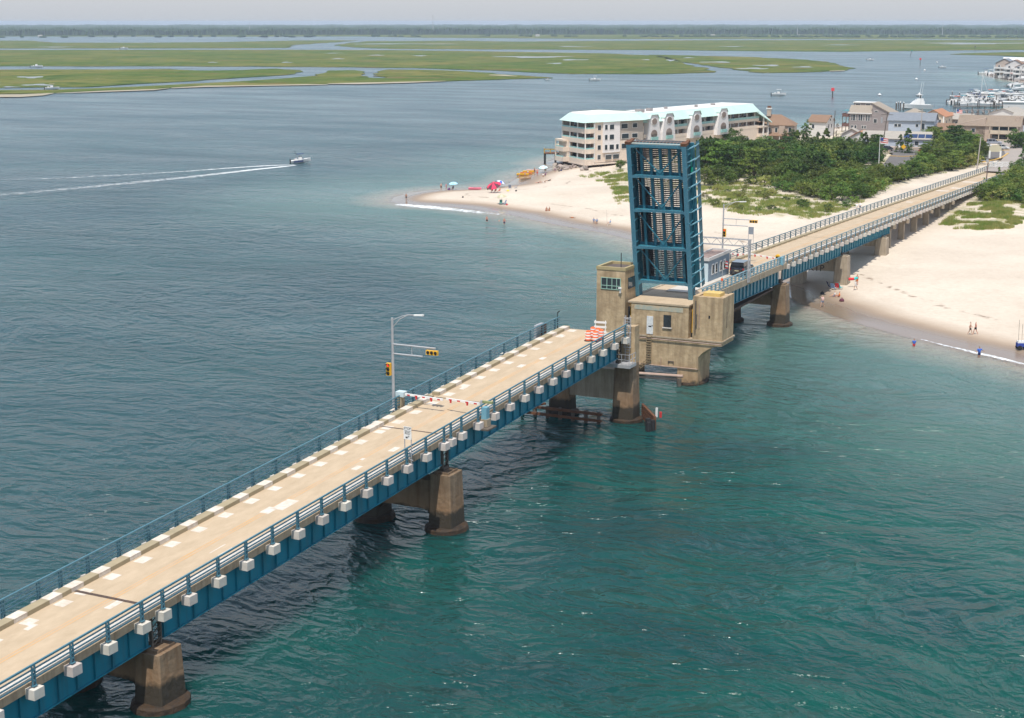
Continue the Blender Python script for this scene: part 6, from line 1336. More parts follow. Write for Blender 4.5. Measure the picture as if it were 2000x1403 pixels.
t=thing('old_pier_deck','pale broken timber deck seen far under the bridge beyond the rest pier','deck',(-84,178,0)); mb=MB(); mb.beam((-76,170,1.4),(-70,168.5,1.5),.5,.25); mb.build('planks',m_pipe,t); mb=MB()
for x,y in ((-76,170),(-74,169.5),(-71.5,169)): mb.tube((x,y,-1),(x,y,1.5),.2,6)
mb.build('piles',m_wood,t)
# ---------------------------------------------------------------- utility poles, flags, small signs
def pole(label,px,pyb,pyt,gzv=2.9,r=.16,col=None,lean=0,arms=(),cat='utility pole',name='utility_pole',extra=None):
    p=G(px,pyb,gzv); D=math.hypot(*p); H=Zat(pyt,D)-gzv; t=thing(name,label,cat); mb=MB(); mb.tube((0,0,-.4),(lean*H,0,H),r,8,r*.7); mb.build('shaft',col or m_wood,t)
    for (h,w_) in arms: mb=MB(); mb.beam((lean*H*h-w_/2,0,H*h),(lean*H*h+w_/2,0,H*h),.14,.14); mb.build('cross_arm',m_wood,t)
    if extra: extra(t,H,lean)
    t.location=(p[0],p[1],gzv); t.rotation_euler=(0,0,-azx(px)); return t
def transf(t,H,l): mb=MB(); mb.tube((-.45,0,H*.72),(-.45,0,H*.86),.25,8); mb.build('transformer',m_galv,t)
m_pale=mat('pale_pole',(.42,.37,.33),.8)
pole('brown utility pole with cross arm in front of the grey shake house',1722,296,214,lean=.10,arms=((.93,3.6),(.75,1.6)),extra=transf)
pole('tall pale utility pole with cross arm beside the blue house',1796,277,206,col=m_pale,lean=.03,arms=((.62,3.0),(.9,2.4)))
pole('thin utility pole rising left of the bare-topped tree',1627,282,213,lean=.02,extra=transf)
pole('dark utility pole standing left of the tan balcony house',1892,268,214,lean=.08,arms=((.9,1.2),))
pole('pale leaning pole at the left end of the far bridge rail',1908,330,258,col=m_pale,lean=.06,r=.18)
pole('thin greenish pole between the pines by the parking lot',1834,322,286,col=mat('green_pole',(.22,.30,.2),.7),r=.12,arms=((.98,1.4),))
pole('dark thin pole left of the marina flagpole',1859,255,228,r=.1)
def lampx(t,H,l): mb=MB(); mb.beam((-1.6,0,H*.97),(1.4,0,H*.93),.12,.12); mb.box(-.3,.3,-.2,.2,H*.9,H); mb.build('lamp_heads',m_galv,t)
q=pole('brown post with flat lamp head behind the near rail at the right',1925,367,300,gzv=2.6,col=mat('brown_post',(.16,.11,.10),.8),lean=.03,extra=lampx,name='lamp_post',cat='lamp post')
def flagx(col):
    def f(t,H,l):
        mb=MB()
        for k in range(6):
            mb.mi=k%2; n=5
            for j in range(n): 
                x0,x1=.1+j*.42,.1+(j+1)*.42; y0,y1=.12*math.sin(j*1.4),.12*math.sin((j+1)*1.4); za=H-.3-k*.26-.05*j; mb.add([(x0,y0,za),(x1,y1,za-.05),(x1,y1,za-.31),(x0,y0,za-.26)],[(0,1,2,3)])
        mb.build('flag',[m_red,m_wht],t); mb=MB(); mb.box(.1,.95,-.05,.05,H-1.1,H-.3); mb.build('flag_canton',mat('flag_blue',(.03,.05,.2),.7),t)
    return f
def flagpole(label,px,pyb,pyt,gzv): return pole(label,px,pyb,pyt,gzv,r=.10,col=m_wht,cat='flagpole',name='flagpole',extra=flagx(0))
flagpole('white flagpole with drooping striped flag by the parking lot',1716,327,261,2.9); flagpole('orange and white flagpole beside the orange roofs at the marina',1866,250,206,1.5)
def sgn(label,px,py,shape,mt,h=2.2,s_=.42):
    p=G(px,py,3.1); t=thing('road_sign',label,'sign'); mb=MB(); mb.beam((0,0,0),(0,0,h),.07,.07); mb.build('post',m_galv,t); mb=MB(); n={'diamond':4,'stop':8,'sq':4}[shape]; off={'diamond':0,'stop':math.pi/8,'sq':math.pi/4}[shape]
    A=[(s_*math.cos(off+2*math.pi*i/n),-.06,h+s_*math.sin(off+2*math.pi*i/n)) for i in range(n)]; B=[(a,-.04,c) for a,b,c in A]; mb.add(A+B,[tuple(range(n)),tuple(range(2*n-1,n-1,-1))]+[(i,(i+1)%n,n+(i+1)%n,n+i) for i in range(n)]); pn=mb.build('sign_panel',mt,t)
    if shape=='stop': text(pn,'lettering','STOP',.3,(0,-.07,h),(math.pi/2,0,0),m_wht,.003)
    t.location=(p[0],p[1],3.05); t.rotation_euler=(0,0,-azx(px)); return t
sgn('yellow diamond warning sign below the tallest conifer',1764,301,'diamond',m_sigy,2.2,.75); sgn('small white square sign left of the yellow diamond',1756,300,'sq',m_wht,2.1,.4); sgn('red octagonal stop sign at the right of the parking lot',1797,309,'stop',m_red,2.0,.6)
p=G(1943,309,3.1); t=thing('entrance_sign','cream arched entrance sign on two white posts by the yellow kerb','sign'); mb=MB(); mb.prism([(-1.7,0),(1.7,0),(1.7,.2),(-1.7,.2)],1.9,3.2); mb.hexa([(-1.7,0,3.2),(1.7,0,3.2),(1.7,.2,3.2),(-1.7,.2,3.2)],[(-.9,0,3.9),(.9,0,3.9),(.9,.2,3.9),(-.9,.2,3.9)]); mb.build('board',mat('cream_board',(.50,.46,.33),.7),t)
for x in (-1.5,1.5): mb=MB(); mb.box(x-.25,x+.25,-.1,.35,0,2.2); mb.build('post',m_wht,t)
t.location=(p[0],p[1],3.0); t.rotation_euler=(0,0,-azx(1943))
p=G(1800,318,3.1)
for x0,y0,x1,y1,lb in ((1788,306,1806,306,'brown timber rail fence beside the stop sign'),(1722,335,1745,335,'brown timber rail fence round the island behind the flagpole')):
    a=G(x0,y0,3.0);b=G(x1,y1,3.0); t=thing('rail_fence',lb,'fence',(a[0],a[1],3.0)); mb=MB(); A=Vector((*a,3.05));B=Vector((*b,3.05))
    for z in (.5,.95): mb.beam(A+Vector((0,0,z)),B+Vector((0,0,z)),.08,.14)
    mb.build('rails',m_wood,t); 
    for k in range(5): c=A.lerp(B,k/4); mb=MB(); mb.box(c.x-.09,c.x+.09,c.y-.09,c.y+.09,c.z-.1,c.z+1.15); mb.build('post',m_wood,t)
p=G(1778,331,3.1); t=thing('litter_bin','dark bin standing in the parking lot','bin'); mb=MB(); mb.lathe([(.34,0),(.4,.9),(.42,1.0),(.3,1.2)],n=10); mb.build('drum',m_blk,t); t.location=(*p,3.05); t.scale=(1.5,)*3
# ---------------------------------------------------------------- boats
def hull(L,W,H,n=9):
    mb=MB(); rings=[]
    for i in range(n):
        u=i/(n-1); x=-L/2+L*u; w_=W/2*(1 if u<.45 else (1-((u-.45)/.55)**2.2)*.98+.02); k=H*(.0+.35*u**2.5); h=H*(1+.28*u**1.5)
        rings.append([(x,0,-.35*H+k*1.2),(x,w_*.75,-.05*H+k),(x,w_,h),(x,w_*.86,h+.02),(x,w_*.8,h-.12*H),(x,-w_*.8,h-.12*H),(x,-w_*.86,h+.02),(x,-w_,h),(x,-w_*.75,-.05*H+k)])
    mb.loft(rings); return mb
m_boat=mat('boat_white_gelcoat',(.72,.71,.69),.3); m_navy=mat('boat_navy_canvas',(.02,.04,.13),.7); m_teak=mat('tan_seat',(.42,.30,.2),.7)
def motorboat(label,L=6.5,canopy=None,rods=False,name='motorboat',cat='boat',stripe=None,hullm=None):
    t=thing(name,label,cat); hu=hull(L,L*.36,L*.13).build('hull',hullm or m_boat,t)
    mb=MB(); mb.box(-L*.12,L*.06,-L*.08,L*.08,L*.1,L*.26); mb.box(-L*.3,-L*.22,-L*.1,L*.1,L*.1,L*.19); mb.build('console',m_boat,t)
    mb=MB(); mb.hexa([(L*.06,-L*.08,L*.2),(L*.1,-L*.07,L*.2),(L*.1,L*.07,L*.2),(L*.06,L*.08,L*.2)],[(L*.02,-L*.07,L*.3),(L*.04,-L*.06,L*.3),(L*.04,L*.06,L*.3),(L*.02,L*.07,L*.3)]); mb.build('windshield',m_glass,t)
    mb=MB(); mb.box(-L*.55,-L*.5,-L*.04,L*.04,-L*.04,L*.2); mb.build('outboard_motor',m_blk,t)
    if stripe:
        mb=MB()
        for s_ in (-1,1): mb.box(-L*.40,L*.08,s_*L*.182-.02,s_*L*.182+.02,L*.03,L*.10)
        mb.build('hull_stripe',stripe,hu)
    if canopy:
        mb=MB(); mb.box(-L*.16,L*.16,-L*.12,L*.12,L*.40,L*.415); c=mb.build('canopy',canopy,t); mb=MB()
        for x in (-L*.1,L*.08):
            for y in (-L*.08,L*.08): mb.tube((x,y,L*.1),(x,y,L*.4),.03,5)
        mb.build('canopy_frame',m_galv,c)
    if rods:
        mb=MB()
        for y in (-.35,0,.35): mb.tube((-L*.2,y,L*.38),(-L*.27,y*1.6,L*.62),.02,4)
        mb.build('fishing_rods',m_blk,t)
    return t
bt=motorboat('white speedboat with blue canopy and rods trailing a long wake',6.2,m_navy,True,name='speedboat',stripe=m_navy); p=G(588,318); bt.location=(p[0],p[1],.15); bt.rotation_euler=(R(0),R(-5),-azx(588)+R(14))
SPEED=p
bt=motorboat('white cabin cruiser alone on the channel beyond the condominium',8.5,m_boat,name='cabin_cruiser'); p=G(1521,187); bt.location=(*p,.1); bt.rotation_euler=(0,0,-azx(1521)+.2)
for px,py,L,can,rz,lb in ((1700,118,8,m_navy,0,'tiny dark-hulled boat with a short wake, upper right channel'),(1841,133,7,None,.4,'tiny boat with crew right of the red far marker'),(1162,158,8,m_boat,.1,'small white boat below the tip of the marsh'),(1070,157,4,m_red,0,'tiny red boat just off the tip of the marsh'),(242,96,12,None,.1,'tiny white boat running along the far marsh channel'),(72,132,11,None,0,'tiny white boat on the left end of the marsh channel'),(102,175,9,m_teak,.2,'small boat with tan cover beside the left sand rim')):
    b_=motorboat(lb,L,can); p=G(px,py); b_.location=(*p,.1); b_.rotation_euler=(0,0,-azx(px)+rz)
by=thing('mooring_buoy','white mooring buoy floating on the open channel','buoy'); mb=MB(); mb.lathe([(.1,-.2),(.9,.0),(1.1,.5),(.7,1.0),(.12,1.2),(.1,1.7)],n=10); mb.build('float',m_boat,by); first=True
for px,py in ((1830,123),(1806,138.5),(1790,156),(1718,187)): p=G(px,py); o=by if first else dup(by); first=False; o.location=(*p,0); tag(o,None,None,'mooring buoys on the channel')
# channel markers
def marker(label,px,py,H,col,lean=0):
    t=thing('channel_marker',label,'channel marker'); mb=MB(); mb.tube((0,0,-1),(lean*H,0,H),.35,8,.3); mb.build('pile',m_wood,t); mb=MB(); mb.box(lean*H-.9,lean*H+.9,-.5,-.35,H-1.1,H+.7); mb.box(lean*H-.1,lean*H+.1,-.9,.6,H-1.1,H+.7); mb.build('dayboard',col,t); p=G(px,py); t.location=(*p,0); t.rotation_euler=(0,0,-azx(px)); return t
mr_=mat('daymark_red',(.75,.06,.07),.6); marker('red daymark on a dark pile, nearest in the channel',1626,188,4.0,mr_); marker('small red daymark far up the channel',1797,127,6,mr_); marker('leaning green daymark beyond the small red one',1777,110,7,mat('daymark_green',(.02,.25,.15),.6),.3); marker('tiny distant marker post near the far right marsh',1904,101,7,m_wood)
# sport-fishing yacht with outriggers
Y_=thing('fishing_yacht','large white sport-fishing yacht with two raised outriggers behind the hipped roof','yacht'); hull(15,4.8,1.9).build('hull',m_boat,Y_)
mb=MB(); mb.hexa([(-3.5,-1.9,1.9),(3.4,-1.7,1.9),(3.4,1.7,1.9),(-3.5,1.9,1.9)],[(-3.2,-1.7,3.9),(1.2,-1.5,3.9),(1.2,1.5,3.9),(-3.2,1.7,3.9)]); mb.hexa([(-3.0,-1.5,3.9),(.8,-1.4,3.9),(.8,1.4,3.9),(-3.0,1.5,3.9)],[(-2.8,-1.4,5.0),(.2,-1.2,5.0),(.2,1.2,5.0),(-2.8,1.4,5.0)]); mb.box(-2.6,.6,-1.4,1.4,6.6,6.8); cb_=mb.build('cabin',m_boat,Y_)
mb=MB(); mb.box(-2.2,-1.4,-.05,.05,5,6.6); mb.box(-.6,.3,-1.25,1.25,5.9,6.5); mb.build('enclosure',m_glass,cb_); mb=MB(); mb.lathe([(.5,6.8),(.55,7.3),(.2,7.8)],(-1,0,0),8); mb.build('radar_dome',m_boat,cb_)
for s_,k in ((-1,.4),(1,1.0)): mb=MB(); mb.tube((-1.2,s_*1.9,2.5),(-3.2+k,s_*2.6,13.0),.11,6,.05); mb.build('outrigger',m_boat,Y_)
p=G(1790,213); Y_.location=(*p,.1); Y_.rotation_euler=(0,0,-azx(1790)+R(196))
# sailboat
t=thing('sailboat','moored sailboat with a tall bare mast at the back of the marina','sailboat'); hull(10,3,1.1).build('hull',m_boat,t); mb=MB(); mb.tube((.6,0,.8),(.6,0,13.2),.13,6,.09); mb.build('mast',m_boat,t); mb=MB(); mb.tube((.6,0,2.2),(-3.6,0,2.3),.22,8); mb.build('furled_sail',m_navy,t); mb=MB(); mb.tube((.6,0,12.8),(4.7,0,1.2),.07,4); mb.build('forestay',m_boat,t); p=G(1914,192); t.location=(*p,.1); t.rotation_euler=(0,0,-azx(1914)+.1)
# marina docks, piles and boats
def dock(label,px0,py0,px1,py1,w_=2.2,h=.75,name='dock'):
    a=G(px0,py0);b=G(px1,py1); t=thing(name,label,'dock',(a[0],a[1],0)); A=Vector((*a,h));B=Vector((*b,h)); mb=MB(); mb.beam(A,B,w_,.25); mb.build('deck',mat('dock_timber',(.22,.18,.155),.9,col2=(.15,.125,.11),scale=.7),t); n=max(2,int((B-A).length/6)); mb=MB()
    for k in range(n+1): c=A.lerp(B,k/n); mb.tube((c.x+1.0,c.y+.8,-1.5),(c.x+1.0,c.y+.8,2.1),.2,6)
    mb.build('piles',m_wood,t); return t
dock('grey timber dock nearest the houses across the marina basin',1872,234,1940,236); dock('grey timber dock second from the houses in the basin',1872,225,1936,227); dock('grey timber dock with finger piers, third from the houses',1870,218.5,1965,217.5,3); dock('long timber dock behind the first row of moored boats',1862,211,1998,209.5,3)
dock('timber dock under the canopied boats in the middle of the marina',1868,203,1985,200.5,2.5); dock('timber dock along the back row of boats',1852,197,2005,190,2.5); dock('short timber dock jutting left into the channel at far right',1963,171,2006,168.5,3); dock('far right lower timber dock end',1988,176.5,2008,174.5,3); dock('timber dock in front of the far white houses',1936,149.5,1992,155,3); dock('far dock on rough piles by the white houses',1955,154.5,2006,159,3)
for k in range(7): 
    a=G(1876+k*11,219.5);b=G(1878+k*11,224); t=thing('finger_pier','narrow finger pier in the near marina basin','dock',(a[0],a[1],0),0,'finger piers of the marina basin'); mb=MB(); mb.beam((*a,.7),(*b,.7),1.0,.2); mb.build('deck',MATS['dock_timber'],t); mb=MB(); mb.tube((b[0],b[1],-1),(b[0],b[1],2),.2,6); mb.build('pile',m_wood,t)
rs=random.Random(12); protos=[motorboat('white open motorboat moored in the marina',8,None),motorboat('white motorboat with white canopy moored in the marina',9,m_boat),motorboat('white motorboat with navy canopy moored in the marina',9,m_navy),motorboat('white motorboat under an orange cover at the marina',8,m_org),motorboat('white motorboat with teal canopy moored in the marina',8,mat('teal_canvas',(.05,.30,.36),.7))]
used=[False]*5; rows=[(1888,1990,207.5,15),(1872,1996,199.5,17),(1885,1999,194.5,16),(1893,1999,190.5,14),(1856,1885,203,4)]
for (xa,xb,y,n) in rows:
    for k in range(n):
        px=xa+(xb-xa)*(k+rs.uniform(.2,.8))/n; py=y+rs.uniform(-1.2,1.2); i=rs.choices(range(5),[6,8,2,.9,.8])[0]; p=G(px,py); o=protos[i] if not used[i] else dup(protos[i]); used[i]=True
        o.location=(*p,.1); s_=rs.uniform(.85,1.5); o.scale=(s_,)*3; o.rotation_euler=(0,0,rs.choice([.2,3.3,1.7,-1.4])+rs.uniform(-.15,.15)); o['group']='boats moored in the marina'
for i,(px,py,k,s_) in enumerate(((1926,146.5,2,1.1),(1935,147.5,1,1.0),(1958,152,2,1.3),(1966,153.5,0,1.3),(1978,156,3,1.2),(1990,157,0,1.5),(1999,158,1,1.2),(1985,170,0,1.2),(1972,171,0,1.0),(1996,177,0,1.3))):
    o=dup(protos[k]); p=G(px,py); o.location=(*p,.1); o.scale=(s_*1.2,)*3; o.rotation_euler=(0,0,.3+i); o['group']='boats by the far point'; o['label']=['small open boat tied up at the far right point','small canopied boat tied up at the far right point','navy-topped boat tied up at the far right point','orange-topped boat tied up at the far right point'][k]
mb0=thing('mooring_pile','dark mooring pile sticking up among the marina boats','pile'); mb=MB(); mb.tube((0,0,-1),(0,0,3.6),.24,7); mb.build('shaft',m_wood,mb0); mb=MB(); mb.tube((0,0,3.6),(0,0,3.9),.27,7,.05); mb.build('cap',m_wht,mb0); first=True
for k in range(46):
    px=rs.uniform(1852,1998); py=rs.uniform(189,212); 
    if k<8: px=rs.uniform(1745,1765); py=rs.uniform(213,217)
    if k in (8,9,10): px=1780+k*2; py=211
    p=G(px,py); o=mb0 if first else dup(mb0); first=False; o.location=(*p,0); o['group']='mooring piles of the marina'
# ---------------------------------------------------------------- foam
def foam_mat(n,lo,hi,sc):
    m=bpy.data.materials.new(n); m.use_nodes=True; nt=m.node_tree; L=nt.links; P=nt.nodes['Principled BSDF']; P.inputs['Base Color'].default_value=(.74,.76,.76,1); P.inputs['Roughness'].default_value=.8
    g=NN(nt,'ShaderNodeNewGeometry'); nz=NN(nt,'ShaderNodeTexNoise',Scale=sc,Detail=7,Roughness=.7); nz.inputs['Distortion'].default_value=.8; L.new(g.outputs['Position'],nz.inputs['Vector']); at=NN(nt,'ShaderNodeAttribute',attribute_name='fade')
    ad=NN(nt,'ShaderNodeMath',operation='ADD'); L.new(nz.outputs[0],ad.inputs[0]); L.new(at.outputs['Fac'],ad.inputs[1]); mr=NN(nt,'ShaderNodeMapRange'); L.new(ad.outputs[0],mr.inputs[0]); mr.inputs[1].default_value=lo; mr.inputs[2].default_value=hi; L.new(mr.outputs[0],P.inputs['Alpha']); return m
def foam(name,label,c,w_,peak,m,z=.035):
    """c: photo points on the water; w_: half widths in metres"""
    C=[Vector((*G(x,y,z),z)) for x,y in c]; cum=[0]
    for a,b in zip(C[:-1],C[1:]): cum.append(cum[-1]+(b-a).length)
    N=max(20,int(cum[-1]/1.5)); K=9; vs=[];fd=[]
    for i in range(N+1):
        s_=cum[-1]*i/N; j=min(max(k for k in range(len(cum)) if cum[k]<=s_),len(C)-2); u=(s_-cum[j])/(cum[j+1]-cum[j]); q=C[j].lerp(C[j+1],u); d=(C[min(j+1,len(C)-1)]-C[j]).normalized(); n_=Vector((-d.y,d.x,0)); ww=w_[j]*(1-u)+w_[j+1]*u; pk=peak[j]*(1-u)+peak[j+1]*u
        for k in range(K): t_=-1+2*k/(K-1); v=q+n_*ww*t_; vs.append((v.x,v.y,z)); fd.append(pk*(1-abs(t_)**1.6)-.45*abs(t_)**3)
    me=bpy.data.meshes.new(name); me.from_pydata(vs,[],[(i*K+k,i*K+k+1,(i+1)*K+k+1,(i+1)*K+k) for i in range(N) for k in range(K-1)]); at=me.attributes.new('fade','FLOAT','POINT'); at.data.foreach_set('value',fd); me.materials.append(m); o=bpy.data.objects.new(name,me); COL.objects.link(o); tag(o,label,'foam',kind='stuff')
fs=foam_mat('surf_foam',.78,1.05,.8); fw_=foam_mat('wake_foam',.62,1.0,.8)
foam('surf_foam','white line of surf breaking along the tip of the sand spit',[(752,399),(785,400),(830,404),(880,409),(930,414),(985,420),(1040,428)],[2,5.0,5.5,5.0,4.4,3.2,1.2],[.1,.5,.55,.5,.45,.3,0],fs)
foam('surf_foam','thin white wavelet along the beach edge at the right',[(1768,655),(1800,663),(1850,676),(1900,688),(1950,699),(2010,712),(2080,728)],[.2,.4,.8,1.2,1.5,1.9,1.9],[.1,.42,.46,.5,.5,.5,.5],fs,.05)
foam('surf_foam','faint foam line near the end of the spit',[(755,399),(790,378),(850,371)],[.5,.6,.3],[.1,.3,.1],fs,.06)
foam('wake_foam','bright upper arm of the speedboat wake',[(576,322),(540,323),(500,325),(440,329),(360,335),(260,341),(120,348),(-20,352)],[.5,1.6,2.2,2.6,3,4,4.5,5],[.6,.5,.42,.34,.27,.22,.18,.15],fw_)
foam('wake_foam','long pale lower arm of the speedboat wake',[(578,323),(550,326),(500,331),(440,338),(360,347),(260,357),(120,370),(-20,383)],[.6,1.8,2.8,3.6,4.5,5.5,6.5,7],[.62,.56,.45,.34,.28,.24,.20,.17],fw_)
# ---------------------------------------------------------------- people
SK=[mat('skin_light',(.52,.30,.21),.6),mat('skin_tan',(.36,.19,.12),.6),mat('skin_red',(.50,.22,.15),.6)]
HAIR=[mat('hair_dark',(.03,.02,.015),.7),mat('hair_blond',(.35,.22,.10),.7),mat('hair_brown',(.10,.05,.03),.7)]
def cl(n,c): return mat('cloth_'+n,c,.85)
# poses: joints (metres, figure faces -Y, 1.75 m tall)
def pose(kind):
    P=dict(pel=(0,0,.93),wai=(0,0,1.08),che=(0,0,1.33),nec=(0,.0,1.50),hd0=(0,-.01,1.58),hd1=(0,-.02,1.70),
      shL=(-.18,0,1.42),elL=(-.24,.02,1.14),wrL=(-.24,-.06,.90),haL=(-.24,-.09,.81),shR=(.18,0,1.42),elR=(.24,.02,1.14),wrR=(.24,-.06,.90),haR=(.24,-.09,.81),
      hiL=(-.09,0,.88),knL=(-.10,-.01,.49),anL=(-.10,.02,.09),toL=(-.11,-.14,.04),hiR=(.09,0,.88),knR=(.10,-.01,.49),anR=(.10,.02,.09),toR=(.11,-.14,.04))
    u=lambda **k: P.update({a:b for a,b in k.items()})
    if kind=='walk': u(knL=(-.10,-.20,.52),anL=(-.10,-.24,.12),toL=(-.11,-.40,.08),knR=(.10,.08,.49),anR=(.10,.32,.16),toR=(.11,.22,.03),elL=(-.25,.14,1.16),wrL=(-.24,.12,.93),haL=(-.23,.10,.84),elR=(.25,-.10,1.16),wrR=(.22,-.28,1.0),haR=(.21,-.34,.93))
    if kind=='reach': u(elR=(.40,-.05,1.22),wrR=(.60,-.1,1.08),haR=(.69,-.12,1.03),elL=(-.36,0,1.2),wrL=(-.48,-.15,1.05),haL=(-.52,-.22,1.0))
    if kind=='carry': u(elR=(.26,-.02,1.16),wrR=(.16,-.30,1.15),haR=(.08,-.36,1.17),elL=(-.26,-.02,1.16),wrL=(-.16,-.30,1.15),haL=(-.08,-.36,1.17))
    if kind=='sit': 
        for k in ('pel','wai','che','nec','hd0','hd1','shL','shR','elL','elR','hiL','hiR'): x,y,z=P[k]; P[k]=(x,y+.06*(z-.9),z-.80)
        u(hiL=(-.09,-.02,.11),hiR=(.09,-.02,.11),knL=(-.13,-.38,.36),anL=(-.12,-.66,.08),toL=(-.12,-.80,.05),knR=(.13,-.42,.30),anR=(.12,-.74,.08),toR=(.12,-.88,.05),elL=(-.25,.02,.36),wrL=(-.18,-.22,.33),haL=(-.15,-.31,.33),elR=(.25,.02,.36),wrR=(.18,-.22,.33),haR=(.15,-.31,.33))
    if kind=='chair':
        for k in ('pel','wai','che','nec','hd0','hd1','shL','shR','elL','elR','hiL','hiR'): x,y,z=P[k]; P[k]=(x,y+.25*(z-.9),z-.58)
        u(hiL=(-.09,-.02,.33),hiR=(.09,-.02,.33),knL=(-.11,-.44,.40),anL=(-.11,-.62,.06),toL=(-.11,-.78,.04),knR=(.11,-.44,.40),anR=(.11,-.62,.06),toR=(.11,-.78,.04),elL=(-.25,.0,.55),wrL=(-.22,-.24,.50),haL=(-.2,-.33,.5),elR=(.25,.0,.55),wrR=(.22,-.24,.50),haR=(.2,-.33,.5))
    if kind=='lie':
        Q={}; 
        for k,(x,y,z) in P.items(): Q[k]=(x,z-.9,.11-y*.5)
        P.clear(); P.update(Q); P.update(elL=(-.30,.2,.06),wrL=(-.2,.45,.06),haL=(-.12,.52,.06),knL=(-.12,-.38,.26),anL=(-.12,-.70,.06),toL=(-.12,-.78,.14))
    if kind=='recline':
        for k in ('pel','wai','che','nec','hd0','hd1','shL','shR'): x,y,z=P[k]; P[k]=(x,(z-.93)*.75,.12+(z-.93)*.62)
        u(hiL=(-.09,-.04,.11),hiR=(.09,-.04,.11),knL=(-.11,-.42,.24),anL=(-.11,-.82,.07),toL=(-.11,-.90,.15),knR=(.11,-.42,.16),anR=(.11,-.84,.07),toR=(.11,-.92,.15),elL=(-.28,.42,.2),wrL=(-.3,.5,.04),haL=(-.3,.42,.03),elR=(.28,.42,.2),wrR=(.3,.5,.04),haR=(.3,.42,.03))
    return P
RAD=dict(pel=.145,wai=.125,che=.145,nec=.058,hd0=.085,hd1=.088,shL=.062,elL=.042,wrL=.030,haL=.036,shR=.062,elR=.042,wrR=.030,haR=.036,hiL=.092,knL=.060,anL=.040,toL=.036,hiR=.092,knR=.060,anR=.040,toR=.036)
BON=[('pel','wai'),('wai','che'),('che','nec'),('nec','hd0'),('hd0','hd1'),('che','shL'),('shL','elL'),('elL','wrL'),('wrL','haL'),('che','shR'),('shR','elR'),('elR','wrR'),('wrR','haR'),('pel','hiL'),('hiL','knL'),('knL','anL'),('anL','toL'),('pel','hiR'),('hiR','knR'),('knR','anR'),('anR','toR')]
SKC={}
def skin(key,P,bones,rad,extra=None):
    """one continuous skin over a joint skeleton, baked to a mesh"""
    if key in SKC: return SKC[key]
    names=[]; 
    for a,b in bones:
        for k in (a,b):
            if k not in names: names.append(k)
    me=bpy.data.meshes.new('skel'); me.from_pydata([P[k] for k in names],[(names.index(a),names.index(b)) for a,b in bones],[]); o=bpy.data.objects.new('skel',me); COL.objects.link(o)
    m=o.modifiers.new('s','SKIN'); m.use_smooth_shade=True; o.modifiers.new('u','SUBSURF').levels=1
    for i,k in enumerate(names): r=rad[k]; me.skin_vertices[0].data[i].radius=(r,r); me.skin_vertices[0].data[i].use_root=(i==0)
    dg=bpy.context.evaluated_depsgraph_get(); r=bpy.data.meshes.new_from_object(o.evaluated_get(dg)); bpy.data.objects.remove(o); bpy.data.meshes.remove(me); r.materials.clear(); r.materials.append(None); SKC[key]=r; return r
def part(name,me,mt,parent):
    o=bpy.data.objects.new(name,me); COL.objects.link(o); setpar(o,parent); o.material_slots[0].link='OBJECT'; o.material_slots[0].material=mt; return o
def person(label,kind,x,y,z,face=0,h=1.75,sk=0,hair=0,top=None,bottom=None,hat=None,dress=None,group=None):
    """face: degrees, 0 looks to -Y; top/bottom cloth materials"""
    P=pose(kind); t=thing('person',label,'person',(0,0,0),0,group)
    part('body',skin(('b',kind),P,BON,RAD),SK[sk],t)
    up=Vector(P['hd1'])-Vector(P['hd0']); up.normalize(); c=Vector(P['hd1'])
    if hat is None:
        key=('hair',kind)
        if key not in SKC:
            Q={'a':tuple(c+up*.035+Vector((0,.03,0))),'b':tuple(c-up*.05+Vector((0,.055,0)))}; skin(key,Q,[('a','b')],{'a':.088,'b':.075})
        part('hair',SKC[key],HAIR[hair],t)
    else:
        key=('hat',kind)
        if key not in SKC: skin(key,{'a':tuple(c+up*.06),'b':tuple(c+up*.02+Vector((0,-.03,0)))},[('a','b')],{'a':.092,'b':.105})
        part('hat',SKC[key],hat,t)
    if top is not None: part('shirt',skin(('t',kind),P,[('pel','wai'),('wai','che'),('che','shL'),('che','shR'),('shL','elL'),('shR','elR')],{k:RAD[k]*1.16+(.012) for k in RAD}),top,t)
    if bottom is not None:
        Q=dict(P); 
        for s_ in 'LR': Q['m'+s_]=tuple(Vector(P['hi'+s_]).lerp(Vector(P['kn'+s_]),.62))
        r={k:RAD[k]*1.15+.012 for k in RAD}; r['mL']=r['mR']=.092; part('shorts',skin(('s',kind),Q,[('pel','wai'),('pel','hiL'),('hiL','mL'),('pel','hiR'),('hiR','mR')],dict(r,wai=.13)),bottom,t)
    if dress is not None:
        Q=dict(P); Q['hem']=tuple(Vector(P['hiL']).lerp(Vector(P['hiR']),.5)+Vector((0,0,-.32))); part('dress',skin(('d',kind),Q,[('hem','pel'),('pel','wai'),('wai','che'),('che','shL'),('che','shR')],{'hem':.23,'pel':.19,'wai':.15,'che':.165,'shL':.08,'shR':.08}),dress,t)
    t.location=(x,y,z); t.rotation_euler=(0,0,R(face)); t.scale=(h/1.75,)*3; return t
white=cl('white',(.72,.71,.70)); blue=cl('blue',(.03,.12,.50)); navy=cl('navy',(.02,.03,.10)); redc=cl('red',(.60,.03,.04)); black=cl('black',(.02,.02,.02)); pink=cl('pink',(.65,.18,.22)); lblue=cl('light_blue',(.25,.38,.60)); orange=cl('orange',(.75,.22,.05)); purple=cl('purple',(.14,.04,.16)); pinkw=cl('pale_pink',(.70,.48,.45)); greyb=cl('blue_grey',(.20,.25,.36)); teal=cl('teal',(.04,.45,.45))
def pp(px,py,label,kind,face=0,z=None,**k):
    p=G(px,py,.6)
    for _ in range(4): p=G(px,py,max(gz(*p),0) if z is None else 0)
    zz=gz(*p) if z is None else z
    return person(label,kind,p[0],p[1],zz,face,**k)
V=-154  # looking away from the camera
